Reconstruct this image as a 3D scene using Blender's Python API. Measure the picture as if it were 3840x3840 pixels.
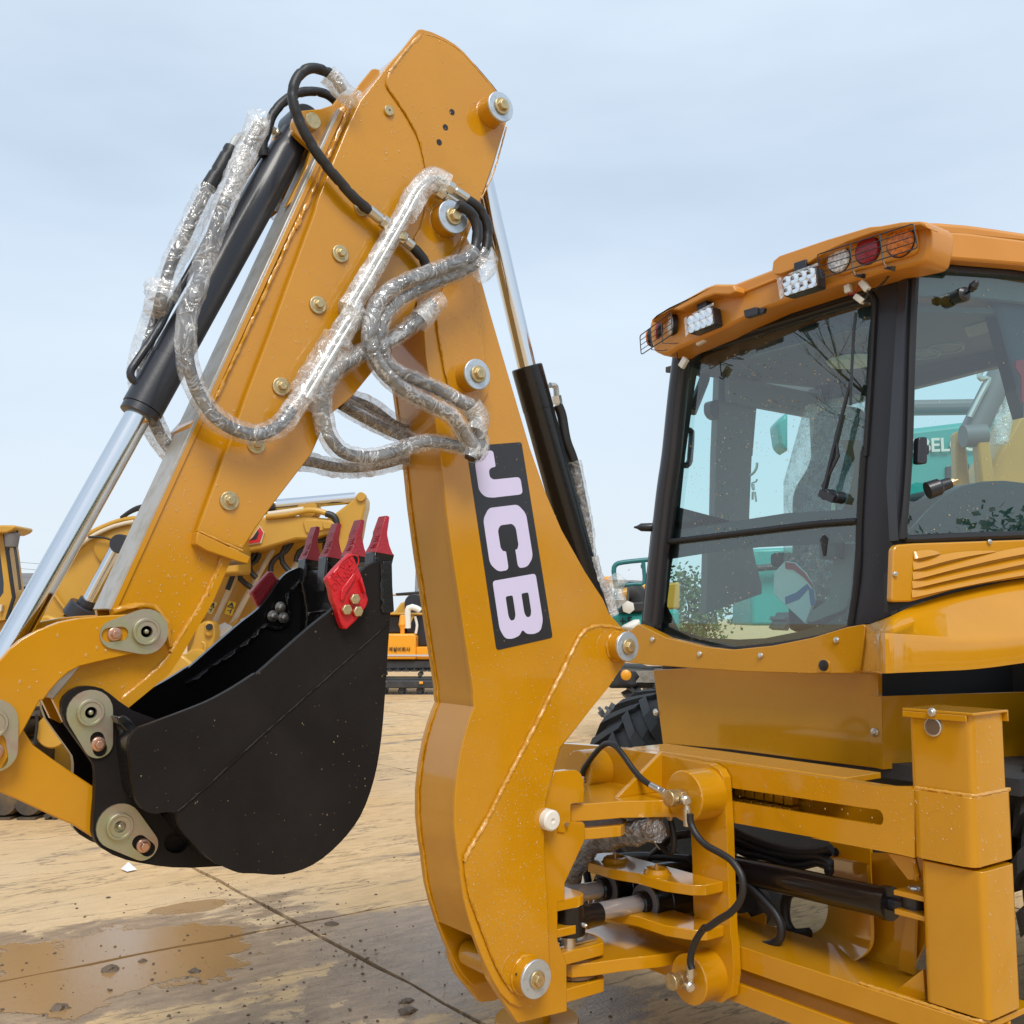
import bpy, bmesh, math, random
from mathutils import Vector, Matrix, noise
from mathutils.geometry import tessellate_polygon
random.seed(7)
for o in list(bpy.data.objects):
    bpy.data.objects.remove(o)
SC = bpy.context.scene
COL = SC.collection
V = Vector
R_ = math.radians
# ------------------------------------------------------------------ camera
FOC = 3876.0                     # focal length measured on a 3840 px wide frame
PITCH = math.atan(395.0/FOC)
CAM = V((0, 0, 1.65))
DH = V((-.799, .602, 0)).normalized()
RT = V((DH.y, -DH.x, 0))
FW = DH*math.cos(PITCH) + V((0, 0, math.sin(PITCH)))
UP = V((0, 0, math.cos(PITCH))) - DH*math.sin(PITCH)
cd = bpy.data.cameras.new('camera'); cam = bpy.data.objects.new('camera', cd); COL.objects.link(cam)
cd.sensor_width = 36; cd.lens = 36*FOC/3840; cd.clip_start = .05; cd.clip_end = 3000
m = Matrix((RT, UP, -FW)).transposed().to_4x4(); m.translation = CAM
cam.matrix_world = m
SC.camera = cam
# ------------------------------------------------------------------ world and sun
SUN = V((.56, -.30, .77)).normalized()
W = bpy.data.worlds.new('World'); SC.world = W; W.use_nodes = True
nt = W.node_tree; nt.nodes.clear()
def wn(t, **k):
    n = nt.nodes.new(t)
    for a, b in k.items(): setattr(n, a, b)
    return n
wo = wn('ShaderNodeOutputWorld'); bg = wn('ShaderNodeBackground')
sky = wn('ShaderNodeTexSky', sky_type='NISHITA', sun_disc=False)
sky.sun_elevation = math.asin(SUN.z); sky.sun_rotation = math.atan2(SUN.x, SUN.y)
sky.air_density = 1.0; sky.dust_density = 2.5; sky.ozone_density = 1.5; sky.altitude = 30
tc = wn('ShaderNodeTexCoord'); mp = wn('ShaderNodeMapping')
mp.inputs['Rotation'].default_value = (R_(18), R_(14), R_(40)); mp.inputs['Scale'].default_value = (.8, 1.0, 3.6)
nz = wn('ShaderNodeTexNoise'); nz.inputs['Scale'].default_value = 1.7; nz.inputs['Detail'].default_value = 5; nz.inputs['Roughness'].default_value = .5
rp = wn('ShaderNodeValToRGB'); rp.color_ramp.elements[0].position = .33; rp.color_ramp.elements[1].position = .72
rp.color_ramp.elements[0].color = (.66, .66, .66, 1); rp.color_ramp.elements[1].color = (.96, .96, .96, 1)
sp = wn('ShaderNodeSeparateXYZ')
hz = wn('ShaderNodeMapRange'); hz.inputs[1].default_value = 0; hz.inputs[2].default_value = .55; hz.inputs[3].default_value = .55; hz.inputs[4].default_value = 0
mx2 = wn('ShaderNodeMath', operation='MAXIMUM')
mix = wn('ShaderNodeMix', data_type='RGBA')
mix.inputs[7].default_value = (5.5, 6.5, 7.5, 1)       # thin high cloud and haze
L = nt.links.new
L(tc.outputs['Generated'], mp.inputs[0]); L(mp.outputs[0], nz.inputs[0]); L(nz.outputs[0], rp.inputs[0])
L(tc.outputs['Generated'], sp.inputs[0]); L(sp.outputs[2], hz.inputs[0])
L(rp.outputs[0], mx2.inputs[0]); L(hz.outputs[0], mx2.inputs[1]); L(mx2.outputs[0], mix.inputs[0])
hz2 = wn('ShaderNodeMapRange'); hz2.inputs[1].default_value = -.02; hz2.inputs[2].default_value = .34; hz2.inputs[3].default_value = .75; hz2.inputs[4].default_value = 0
mix2 = wn('ShaderNodeMix', data_type='RGBA'); mix2.inputs[7].default_value = (6.2, 6.75, 7.2, 1)
L(sp.outputs[2], hz2.inputs[0]); L(hz2.outputs[0], mix2.inputs[0]); L(mix.outputs[2], mix2.inputs[6])
L(sky.outputs[0], mix.inputs[6]); L(mix2.outputs[2], bg.inputs[0]); bg.inputs[1].default_value = .138
L(bg.outputs[0], wo.inputs[0])
sd = bpy.data.lights.new('sun', 'SUN'); so = bpy.data.objects.new('sun', sd); COL.objects.link(so)
sd.energy = 2.5; sd.angle = R_(24); sd.color = (1, .95, .87)
so.rotation_euler = SUN.to_track_quat('Z', 'Y').to_euler(); so.location = (0, 0, 20)
SC.view_settings.view_transform = 'Standard'; SC.view_settings.look = 'None'
SC.view_settings.gamma = 1; SC.view_settings.use_curve_mapping = False; SC.view_settings.exposure = 0.0
SC.cycles.max_bounces = 8; SC.cycles.transparent_max_bounces = 24
# ------------------------------------------------------------------ measuring: a photograph pixel to a point on a known plane
ZM = dict(F=(0, 0, 1), N1=(0, 0, 3840/1932),
    A=(960, 0, .4969), B=(480, 800, .4969), C=(0, 1700, .4969), D=(960, 1700, .4969), E=(1200, 600, .4969),
    G=(1400, 2300, .4969), H=(1500, 2880, .4969), I=(2300, 750, .4969), J=(2880, 750, .4969), K=(2300, 1700, .4969),
    L=(2880, 1800, .4969), FF=(0, 2500, .4969), M=(2000, 2700, .4141), N=(2500, 2700, .4141), O=(3040, 2500, .4141),
    Q=(2500, 3240, .6936), R=(700, 1850, .3727), S=(0, 1850, .3727), T=(3300, 1100, .5176), U=(0, 3000, .8799),
    VV=(480, 400, .3934), W=(2200, 2050, .3882))
def fr(z, x, y):
    a = ZM[z]; return (a[0]+x*a[2], a[1]+y*a[2])
def PX(v): return (V((1, 0, 0)), v)
def PY(v): return (V((0, 1, 0)), v)
def PZ(v): return (V((0, 0, 1)), v)
def PT(v): return (DH, v)
def PN(p, n):
    n = V(n).normalized(); return (n, n.dot(V(p)))
def on(z, x, y, pl):
    px, py = fr(z, x, y)
    d = FW + RT*((px-1920)/FOC) + UP*((1920-py)/FOC)
    n, k = pl
    t = (k-n.dot(CAM))/n.dot(d)
    return CAM + d*t
def P(z, pts, pl):
    return [on(z, x, y, pl) for x, y in pts]
def PM(pl, *runs):                # runs from several enlargements
    out = []
    for z, pts in runs: out += P(z, pts, pl)
    return out
# ------------------------------------------------------------------ meshes
class MB:
    def __init__(s): s.v = []; s.f = []; s.m = []; s.cm = 0
    def add(s, vs, fs):
        b = len(s.v); s.v += [V(p) for p in vs]; s.f += [tuple(b+i for i in f) for f in fs]; s.m += [s.cm]*len(fs); return s
    def prism(s, poly, off, holes=()):
        off = V(off); n = len(poly)
        if not holes:
            nr = sum(((poly[i]-poly[0]).cross(poly[(i+1) % n]-poly[0]) for i in range(n)), V())
            p = list(poly) if nr.dot(off) < 0 else list(reversed(poly))
            fs = [tuple(range(n)), tuple(range(2*n-1, n-1, -1))]
            fs += [(i, i+n, (i+1) % n+n, (i+1) % n) for i in range(n)]
            return s.add(p+[q+off for q in p], fs)
        loops = [list(poly)]+[list(h) for h in holes]
        tri = tessellate_polygon(loops); flat = [q for l in loops for q in l]; k = len(flat)
        fs = [tuple(t) for t in tri]+[tuple(i+k for i in reversed(t)) for t in tri]
        b = 0
        for l in loops:
            c = len(l)
            fs += [(b+i, b+(i+1) % c, b+(i+1) % c+k, b+i+k) for i in range(c)]; b += c
        return s.add(flat+[q+off for q in flat], fs)
    def box(s, a, b):
        a, b = V(a), V(b)
        return s.prism([V((a.x, a.y, a.z)), V((b.x, a.y, a.z)), V((b.x, a.y, b.z)), V((a.x, a.y, b.z))], (0, b.y-a.y, 0))
    def bar(s, a, b, w, h, up=(0, 0, 1)):
        a, b = V(a), V(b); d = (b-a).normalized(); x = d.cross(V(up)).normalized(); y = x.cross(d)
        q = [a+x*(w/2)+y*(h/2), a-x*(w/2)+y*(h/2), a-x*(w/2)-y*(h/2), a+x*(w/2)-y*(h/2)]
        return s.prism(q, b-a)
    def lathe(s, a, axis, prof, seg=24, ph=0):
        """prof: list of (distance along axis, radius)"""
        a = V(a); d = V(axis).normalized(); x = d.orthogonal().normalized(); y = d.cross(x)
        vs, fs = [], []
        for h, r in prof:
            for i in range(seg):
                t = 2*math.pi*i/seg+ph; vs.append(a+d*h+(x*math.cos(t)+y*math.sin(t))*r)
        n = len(prof)
        for j in range(n-1):
            for i in range(seg):
                k = (i+1) % seg
                fs.append((j*seg+i, j*seg+k, (j+1)*seg+k, (j+1)*seg+i))
        if prof[0][1] > 1e-6: fs.append(tuple(reversed(range(seg))))
        if prof[-1][1] > 1e-6: fs.append(tuple((n-1)*seg+i for i in range(seg)))
        return s.add(vs, fs)
    def cyl(s, a, b, r, seg=24, r2=None, ch=0):
        a, b = V(a), V(b); l = (b-a).length; r2 = r if r2 is None else r2
        pr = [(0, r), (l, r2)] if not ch else [(0, r-ch), (ch, r), (l-ch, r2), (l, r2-ch)]
        return s.lathe(a, b-a, pr, seg)
    def tube(s, pts, r, seg=10, rfun=None, caps=True, jit=0):
        n = len(pts); t0 = (pts[1]-pts[0]).normalized(); x = t0.orthogonal().normalized()
        vs, fs = [], []
        for j in range(n):
            t = (pts[min(j+1, n-1)]-pts[max(j-1, 0)]).normalized()
            x = (x-t*x.dot(t)).normalized(); y = t.cross(x)
            for i in range(seg):
                a = 2*math.pi*i/seg
                q = rfun(j, i) if rfun else r
                if jit: q *= 1+random.uniform(-jit, jit)
                vs.append(pts[j]+(x*math.cos(a)+y*math.sin(a))*q)
        for j in range(n-1):
            for i in range(seg):
                k = (i+1) % seg
                fs.append((j*seg+i, j*seg+k, (j+1)*seg+k, (j+1)*seg+i))
        if caps:
            fs.append(tuple(reversed(range(seg)))); fs.append(tuple((n-1)*seg+i for i in range(seg)))
        return s.add(vs, fs)
    def loft(s, rows, close=False):
        """quads between rows of equal length"""
        n = len(rows[0]); vs = [p for r in rows for p in r]; fs = []
        for j in range(len(rows)-1):
            for i in range(n if close else n-1):
                k = (i+1) % n
                fs.append((j*n+i, j*n+k, (j+1)*n+k, (j+1)*n+i))
        return s.add(vs, fs)
def smooth_path(p, step=.012, closed=False):
    out = []; n = len(p)
    for i in range(n-1):
        a, b = p[i], p[i+1]; z = p[i-1] if i else a+(a-b)*.5; c = p[i+2] if i+2 < n else b+(b-a)*.5
        k = max(2, int((b-a).length/step))
        for j in range(k):
            t = j/k; t2, t3 = t*t, t*t*t
            out.append(.5*((2*a)+(b-z)*t+(2*z-5*a+4*b-c)*t2+(3*a-z-3*b+c)*t3))
    out.append(p[-1]); return out
def arc_round(poly, r, seg=4, idx=None):
    """round the corners of a flat polygon"""
    out = []; n = len(poly)
    for i in range(n):
        p, a, b = poly[i], poly[i-1], poly[(i+1) % n]
        u, w = (a-p), (b-p); q = min(r, u.length*.45, w.length*.45)
        if (idx is not None and i not in idx) or q < 1e-4 or u.normalized().dot(w.normalized()) < -.985:
            out.append(p); continue
        s0, s1 = p+u.normalized()*q, p+w.normalized()*q
        for j in range(seg+1):
            t = j/seg; out.append(s0*(1-t)**2+p*2*t*(1-t)+s1*t*t)
    return out
def spline(poly, k=4, closed=False):
    out = []; n = len(poly)
    if closed: idx = range(n)
    else: idx = range(n-1)
    for i in idx:
        a, b = poly[i], poly[(i+1) % n]
        z = poly[i-1] if (i or closed) else a; c = poly[(i+2) % n] if (closed or i+2 < n) else b
        for j in range(k):
            t = j/k; t2, t3 = t*t, t**3
            out.append(.5*((2*a)+(b-z)*t+(2*z-5*a+4*b-c)*t2+(3*a-z-3*b+c)*t3))
    if not closed: out.append(poly[-1])
    return out
ORG = {}
def put(o, parent, center):
    COL.objects.link(o)
    if parent is not None:
        o.parent = parent; o.location = center-ORG[parent.name]
    else: o.location = center
    ORG[o.name] = V(center)
def obj(name, mb, mat, parent=None, bevel=0, smooth=30, label=None, kind=None, cat=None, group=None, recalc=True):
    me = bpy.data.meshes.new(name)
    lo = V([min(p[i] for p in mb.v) for i in range(3)]); hi = V([max(p[i] for p in mb.v) for i in range(3)])
    c = (lo+hi)/2
    me.from_pydata([p-c for p in mb.v], [], mb.f)
    for mm in (mat if isinstance(mat, (list, tuple)) else [mat]): me.materials.append(mm)
    if any(mb.m): me.polygons.foreach_set('material_index', mb.m)
    if recalc:
        bm = bmesh.new(); bm.from_mesh(me); bmesh.ops.recalc_face_normals(bm, faces=bm.faces); bm.to_mesh(me); bm.free()
    if smooth:
        me.polygons.foreach_set('use_smooth', [True]*len(me.polygons)); me.set_sharp_from_angle(angle=R_(smooth))
    o = bpy.data.objects.new(name, me)
    if bevel:
        b = o.modifiers.new('edge', 'BEVEL'); b.width = bevel; b.segments = 2; b.limit_method = 'ANGLE'; b.angle_limit = R_(40)
        b.harden_normals = False
    put(o, parent, c)
    if label: o['label'] = label
    if kind: o['kind'] = kind
    if cat: o['category'] = cat
    if group: o['group'] = group
    return o
def thing(name, label, cat, loc, group=None):
    o = bpy.data.objects.new(name, None); o.empty_display_size = .2
    put(o, None, V(loc)); o['label'] = label; o['category'] = cat
    if group: o['group'] = group
    return o
def inst(src, parent, loc, rot=None, name=None):
    o = src.copy(); o.name = name or src.name; COL.objects.link(o); o.parent = parent
    o.matrix_parent_inverse = Matrix(); o.location = V(loc)-(ORG[parent.name] if parent else V())
    if rot is not None: o.rotation_mode = 'QUATERNION'; o.rotation_quaternion = rot
    ORG[o.name] = V(loc); return o
# ------------------------------------------------------------------ materials
def mat(name, col, rough=.5, metal=0, coat=0, spec=.5, bump=None, var=None, alpha=1, trans=0, emit=None):
    m = bpy.data.materials.new(name); m.use_nodes = True; n = m.node_tree.nodes; l = m.node_tree.links.new
    b = n['Principled BSDF']
    b.inputs['Base Color'].default_value = (*col, 1); b.inputs['Roughness'].default_value = rough; b.inputs['Metallic'].default_value = metal
    b.inputs['Coat Weight'].default_value = coat; b.inputs['Coat Roughness'].default_value = .09; b.inputs['Coat IOR'].default_value = 1.6 if coat > .6 else 1.5; b.inputs['Specular IOR Level'].default_value = spec
    b.inputs['Alpha'].default_value = alpha; b.inputs['Transmission Weight'].default_value = trans
    t = n.new('ShaderNodeTexCoord')
    if bump:                      # (scale, distance, detail)
        z = n.new('ShaderNodeTexNoise'); z.inputs['Scale'].default_value = bump[0]; z.inputs['Detail'].default_value = bump[2] if len(bump) > 2 else 3
        bp = n.new('ShaderNodeBump'); bp.inputs['Distance'].default_value = bump[1]; bp.inputs['Strength'].default_value = 1
        l(t.outputs['Object'], z.inputs[0]); l(z.outputs[0], bp.inputs['Height']); l(bp.outputs[0], b.inputs['Normal'])
    if var:                       # (other colour, scale, low, high)
        z = n.new('ShaderNodeTexNoise'); z.inputs['Scale'].default_value = var[1]; z.inputs['Detail'].default_value = 6; z.inputs['Roughness'].default_value = .6
        r = n.new('ShaderNodeValToRGB'); r.color_ramp.elements[0].position = var[2]; r.color_ramp.elements[1].position = var[3]
        r.color_ramp.elements[0].color = (*col, 1); r.color_ramp.elements[1].color = (*var[0], 1)
        l(t.outputs['Object'], z.inputs[0]); l(z.outputs[0], r.inputs[0]); l(r.outputs[0], b.inputs['Base Color'])
        r2 = n.new('ShaderNodeMapRange'); r2.inputs[3].default_value = rough*.8; r2.inputs[4].default_value = min(1, rough*1.35)
        l(z.outputs[0], r2.inputs[0]); l(r2.outputs[0], b.inputs['Roughness'])
    return m
YEL = mat('yellow machine paint', (.545, .243, .0005), .42, coat=1.0, spec=.15, bump=(16, .0010, 5), var=((.50, .22, .0005), 3.5, .35, .7))
YEL2 = mat('yellow paint on weld bead', (.56, .27, .03), .34, coat=.6, bump=(160, .002))
YBG = mat('yellow paint of yard excavator', (.55, .30, .03), .4, coat=.2, var=((.48, .25, .025), 1.5, .35, .7))
ORO = mat('orange moulded plastic', (.60, .245, .025), .36, coat=.25, bump=(40, .0004), var=((.55, .22, .02), 3, .35, .7))
ORBG = mat('orange paint', (.80, .33, .012), .4, coat=.2)
BLK = mat('gloss black paint', (.009, .0085, .009), .25, coat=.25, spec=.35, bump=(60, .0008))
BLKM = mat('black bucket paint', (.0115, .0095, .009), .45, coat=0, spec=.14, bump=(90, .0005), var=((.016, .0135, .0125), 5, .4, .7))
BLKC = mat('black cab paint', (.017, .018, .025), .38, coat=.2, bump=(120, .0003))
RUB = mat('black rubber hose', (.014, .014, .016), .45, bump=(220, .0006))
TYR = mat('tyre rubber', (.026, .027, .030), .62, bump=(70, .002), var=((.05, .047, .043), 6, .45, .75))
GASK = mat('rubber gasket', (.012, .012, .014), .5)
CHR = mat('chromed rod', (.72, .74, .77), .11, metal=1)
ZNC = mat('blue zinc washer', (.56, .63, .70), .42, metal=.75, bump=(150, .0006), var=((.42, .47, .53), 60, .5, .75))
GLD = mat('yellow zinc bolt', (.62, .49, .27), .33, metal=.85, bump=(300, .0004), var=((.45, .36, .2), 60, .4, .7))
STL = mat('bare steel fitting', (.62, .60, .55), .3, metal=.9, bump=(200, .0004))
RAIL = mat('bare grey wear rail', (.50, .47, .43), .42, metal=.55, bump=(70, .0006), var=((.33, .29, .2), 14, .45, .8))
RED = mat('red cast tooth paint', (.33, .008, .018), .42, coat=.15, bump=(120, .0025, 4))
RED2 = mat('red side cutter paint', (.52, .007, .014), .40, coat=.2, bump=(110, .002, 4))
DECB = mat('black decal film', (.018, .018, .022), .32, coat=.25)
DECW = mat('lavender white decal film', (.62, .58, .80), .35)
WHT = mat('white plastic', (.72, .70, .64), .5)
GRYP = mat('grey plastic trim', (.16, .155, .16), .55, bump=(90, .0005))
HEAD = mat('beige grey headliner', (.10, .092, .092), .8)
SEAT = mat('dark seat cloth', (.035, .035, .042), .7, bump=(160, .001))
BRN = mat('brown trim panel', (.16, .085, .04), .5)
TEAL = mat('teal machine paint', (.02, .36, .33), .4, coat=.2, var=((.03, .30, .28), 2, .4, .7))
TEALD = mat('dark teal tube paint', (.02, .16, .17), .4)
GRYD = mat('dark grey machine frame', (.03, .032, .036), .5, var=((.06, .055, .05), 4, .45, .75))
TRK = mat('muddy track steel', (.05, .042, .034), .6, var=((.16, .10, .045), 5, .45, .7))
CONC = mat('grey roof sheeting', (.22, .24, .27), .6)
PAPR = mat('white litter paper', (.8, .8, .82), .6)
MUDL = mat('dark mud clod', (.12, .078, .045), .55, bump=(60, .006))
STKY = mat('yellow warning sticker', (.75, .50, .01), .45)
STKP = mat('pale yellow warning sticker', (.72, .60, .22), .45)
LGT = mat('pale tube paint', (.62, .52, .38), .45)
LEAF = mat('green leaf', (.06, .11, .03), .6)
BARK = mat('grey bark', (.05, .042, .036), .8)
ZCH = mat('passivated keeper plate', (.52, .47, .36), .42, metal=.9, bump=(120, .0004), var=((.46, .50, .30), 9, .35, .65))
def zchrom(m):                    # pink, green and straw bands of yellow passivation
    n = m.node_tree.nodes; l = m.node_tree.links.new; b = n['Principled BSDF']
    r = [x for x in n if x.bl_idname == 'ShaderNodeValToRGB'][0].color_ramp
    r.elements[0].color = (.46, .31, .25, 1); r.elements[0].position = .3
    r.elements[1].color = (.44, .37, .18, 1); r.elements[1].position = .72
    e = r.elements.new(.45); e.color = (.47, .42, .33, 1); e = r.elements.new(.58); e.color = (.42, .42, .28, 1)
zchrom(ZCH)
def thin_glass(name, tint, f0):
    m = bpy.data.materials.new(name); m.use_nodes = True; n = m.node_tree.nodes; l = m.node_tree.links.new; n.clear()
    o = n.new('ShaderNodeOutputMaterial'); x = n.new('ShaderNodeMixShader'); t = n.new('ShaderNodeBsdfTransparent'); g = n.new('ShaderNodeBsdfGlossy')
    w = n.new('ShaderNodeLayerWeight'); w.inputs[0].default_value = .5; p = n.new('ShaderNodeMath'); p.operation = 'POWER'; p.inputs[1].default_value = 5
    r = n.new('ShaderNodeMapRange'); r.inputs[3].default_value = f0; r.inputs[4].default_value = 1; g.inputs['Roughness'].default_value = .01
    t.inputs[0].default_value = (*tint, 1)
    l(w.outputs['Facing'], p.inputs[0]); l(p.outputs[0], r.inputs[0]); l(r.outputs[0], x.inputs[0]); l(t.outputs[0], x.inputs[1]); l(g.outputs[0], x.inputs[2]); l(x.outputs[0], o.inputs[0]); return m
GLS = thin_glass('tinted cab glass', (.62, .90, .885), .15)
def film(name, op, rough, scale):
    """clear polythene film: see-through, sharply glossy, with whitish crease lines"""
    m = bpy.data.materials.new(name); m.use_nodes = True; n = m.node_tree.nodes; l = m.node_tree.links.new; n.clear()
    o = n.new('ShaderNodeOutputMaterial'); x = n.new('ShaderNodeMixShader'); t = n.new('ShaderNodeBsdfTransparent')
    p = n.new('ShaderNodeBsdfPrincipled'); p.inputs['Base Color'].default_value = (.82, .82, .82, 1); p.inputs['Roughness'].default_value = rough
    p.inputs['Specular IOR Level'].default_value = .6; p.inputs['Coat Weight'].default_value = .5; p.inputs['Coat Roughness'].default_value = .08
    gl = n.new('ShaderNodeBsdfGlossy'); gl.inputs['Roughness'].default_value = .12; x2 = n.new('ShaderNodeMixShader'); lw = n.new('ShaderNodeLayerWeight'); lw.inputs[0].default_value = .25
    c = n.new('ShaderNodeTexCoord'); z = n.new('ShaderNodeTexNoise'); z.inputs['Scale'].default_value = scale*.35; z.inputs['Detail'].default_value = 3
    v = n.new('ShaderNodeTexNoise'); v.inputs['Scale'].default_value = scale*.62; v.inputs['Detail'].default_value = 2.5; v.inputs['Roughness'].default_value = .6; v.inputs['Distortion'].default_value = 1.6
    rg = n.new('ShaderNodeMath'); rg.operation = 'SUBTRACT'; rg.inputs[1].default_value = .5; ra = n.new('ShaderNodeMath'); ra.operation = 'ABSOLUTE'
    r = n.new('ShaderNodeMapRange'); r.inputs[1].default_value = 0; r.inputs[2].default_value = .045; r.inputs[3].default_value = min(.9, op*2.0); r.inputs[4].default_value = op*.75
    k = n.new('ShaderNodeMapRange'); k.inputs[1].default_value = .42; k.inputs[2].default_value = .62; k.inputs[3].default_value = .45; k.inputs[4].default_value = 1
    mu = n.new('ShaderNodeMath'); mu.operation = 'MULTIPLY'
    bp = n.new('ShaderNodeBump'); bp.inputs['Distance'].default_value = .016; bp.inputs['Strength'].default_value = 1
    l(c.outputs['Object'], z.inputs[0]); l(c.outputs['Object'], v.inputs[0]); l(v.outputs[0], rg.inputs[0]); l(rg.outputs[0], ra.inputs[0])
    l(ra.outputs[0], r.inputs[0]); l(z.outputs[0], k.inputs[0]); l(r.outputs[0], mu.inputs[0]); l(k.outputs[0], mu.inputs[1]); l(mu.outputs[0], x.inputs[0])
    l(v.outputs[0], bp.inputs['Height']); l(bp.outputs[0], p.inputs['Normal']); l(bp.outputs[0], gl.inputs['Normal'])
    l(lw.outputs['Facing'], x2.inputs[0]) if False else setattr(x2.inputs[0], 'default_value', .10)
    l(t.outputs[0], x2.inputs[1]); l(gl.outputs[0], x2.inputs[2])
    l(x2.outputs[0], x.inputs[1]); l(p.outputs[0], x.inputs[2]); l(x.outputs[0], o.inputs[0]); return m
FILM = film('crinkled clear film', .34, .2, 24)
FILMW = film('milky bubble film', .62, .22, 30)
FOIL = mat('crinkled film over hoses', (.15, .15, .155), .16, coat=1, spec=1, bump=(26, .05, 3))
ROD = mat('dull chromed rod', (.50, .51, .54), .24, metal=.65)
DROP = mat('rain drop', (.80, .60, .30), .04, spec=.9, coat=.5, alpha=.24)  # clear water; pale base colour paints in the bright glint of each drop
LENSW = mat('clear lamp lens', (.85, .87, .9), .2, coat=.3, bump=(140, .003), var=((.5, .52, .55), 90, .45, .55))
LENSR = mat('red lamp lens', (.26, .004, .014), .15, coat=.3, bump=(140, .003))
LENSA = mat('amber lamp lens', (.74, .20, .004), .2, coat=.2, bump=(140, .003), var=((.45, .12, .004), 70, .45, .55))
REFL = mat('lamp reflector', (.85, .85, .85), .1, metal=1)
PNK = mat('pinkish plated bolt', (.60, .36, .26), .3, metal=.85)
BRZ = mat('dark bronze bush', (.20, .125, .07), .35, metal=.6)
BOLTS = {}
def make_hex(name, r, washer, h, m, axis=V((1, 0, 0))):
    mb = MB()
    if washer: mb.lathe((0, 0, 0), axis, [(0, washer), (.006, washer), (.0075, washer-.0015)], 28)
    mb.lathe((0, 0, 0), axis, [(.003, r*1.45), (.009, r*1.4), (.010, r)], 20) if washer else None
    mb.lathe((0, 0, 0), axis, [(.004, r), (h*.85, r), (h, r*.86)], 6, .3)
    return mb
def bolt(parent, c, r=.014, washer=.03, h=.022, m=None, axis=(1, 0, 0), name='bolt'):
    m = m or GLD; key = (r, washer, h, m.name)
    if key not in BOLTS:
        o = obj(name, MB().add(*[(lambda q: q.v)(make_hex(name, r, washer, h, m)), (lambda q: q.f)(make_hex(name, r, washer, h, m))]), m, None, .0012)
        # recentre the shared mesh on its seat
        off = o.location.copy()
        o.data.transform(Matrix.Translation(off)); BOLTS[key] = o.data
        bpy.data.objects.remove(o)
    o = bpy.data.objects.new(name, BOLTS[key]); b = o.modifiers.new('edge', 'BEVEL'); b.width = .0012; b.segments = 2; b.limit_method = 'ANGLE'
    COL.objects.link(o); o.parent = parent; o.location = V(c)-ORG[parent.name]
    o.rotation_mode = 'QUATERNION'; q = V((1, 0, 0)).rotation_difference(V(axis)); o.rotation_quaternion = q @ V((1, 0, 0)).rotation_difference(V((1, 0, 0)))
    ORG[o.name] = V(c); return o
def bead(parent, pts, r=.007, m=None, jit=.28, name='weld_bead', seg=6):
    p = smooth_path(pts, .008)
    p = [q+V([random.uniform(-1, 1)*r*.12 for _ in range(3)]) for q in p]
    return obj(name, MB().tube(p, r, seg, jit=jit*.6), m or YEL2, parent, smooth=60)
def text_mesh(body, size, m, name, parent, origin, ex, ey, thick=.001, bold=0):
    cu = bpy.data.curves.new(name, 'FONT'); cu.body = body; cu.size = 1; cu.extrude = .5; cu.offset = bold; cu.align_x = 'LEFT'
    t = bpy.data.objects.new('lettering_source', cu); COL.objects.link(t)
    dg = bpy.context.evaluated_depsgraph_get(); me = t.evaluated_get(dg).to_mesh()
    ex, ey = V(ex).normalized(), V(ey).normalized(); ez = ex.cross(ey)
    mb = MB(); mb.add([V(origin)+ex*(q.co.x*size)+ey*(q.co.y*size)+ez*(q.co.z*thick) for q in me.vertices], [tuple(p.vertices) for p in me.polygons])
    t.evaluated_get(dg).to_mesh_clear(); bpy.data.objects.remove(t); bpy.data.curves.remove(cu)
    return obj(name, mb, m, parent, smooth=0)
# ================================================================== the backhoe loader
bl = thing('backhoe_loader', 'yellow backhoe loader with folded digging arm and black bucket, filling the foreground', 'backhoe loader', (-3.05, 3.6, 0))
XB = -2.90                        # near face of the boom
BW = .25                          # boom width
XC = XB-BW/2
# ---- boom: two side plates and the folded web between them
bo_l = P('E', [(620, 1330), (640, 1932)], PX(XB))
left = P('D', [(1390, 0), (1430, 380), (1480, 750), (1530, 1080), (1590, 1480), (1640, 1800)], PX(XB)) \
    + P('G', [(752, 640), (762, 705), (735, 770), (700, 880), (665, 1010), (632, 1200), (612, 1400), (612, 1600), (632, 1800), (655, 1932)], PX(XB)) \
    + P('H', [(455, 800), (480, 980), (515, 1120), (565, 1280)], PX(XB))
top_l = P('E', [(780, 1230), (800, 1500), (832, 1680)], PX(XB))
nose = P('H', [(630, 1450), (700, 1600), (760, 1700), (830, 1775), (900, 1808), (980, 1800), (1055, 1740), (1120, 1640), (1135, 1560)], PX(XB))
right_l = P('H', [(1130, 1400), (1115, 1000), (1090, 620), (1100, 300), (1110, 180)], PX(XB)) + P('G', [(1350, 1240), (1380, 1120), (1415, 1015)], PX(XB))
lug = P('W', [(0, 1640), (200, 1370), (380, 1110), (450, 1080), (490, 1000), (480, 900), (430, 835), (360, 800)], PX(XB))
right_u = P('G', [(1870, 100), (1780, 0)], PX(XB)) + P('F1' if 0 else 'N1', [(1138, 1130), (1105, 1080), (1060, 1000), (1030, 930), (1000, 845), (960, 710), (925, 590), (895, 480), (878, 440)], PX(XB))
topb = P('E', [(900, 470), (760, 700), (700, 1000)], PX(XB))
side = top_l + left + nose + right_l + lug[1:] + right_u + topb
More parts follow.
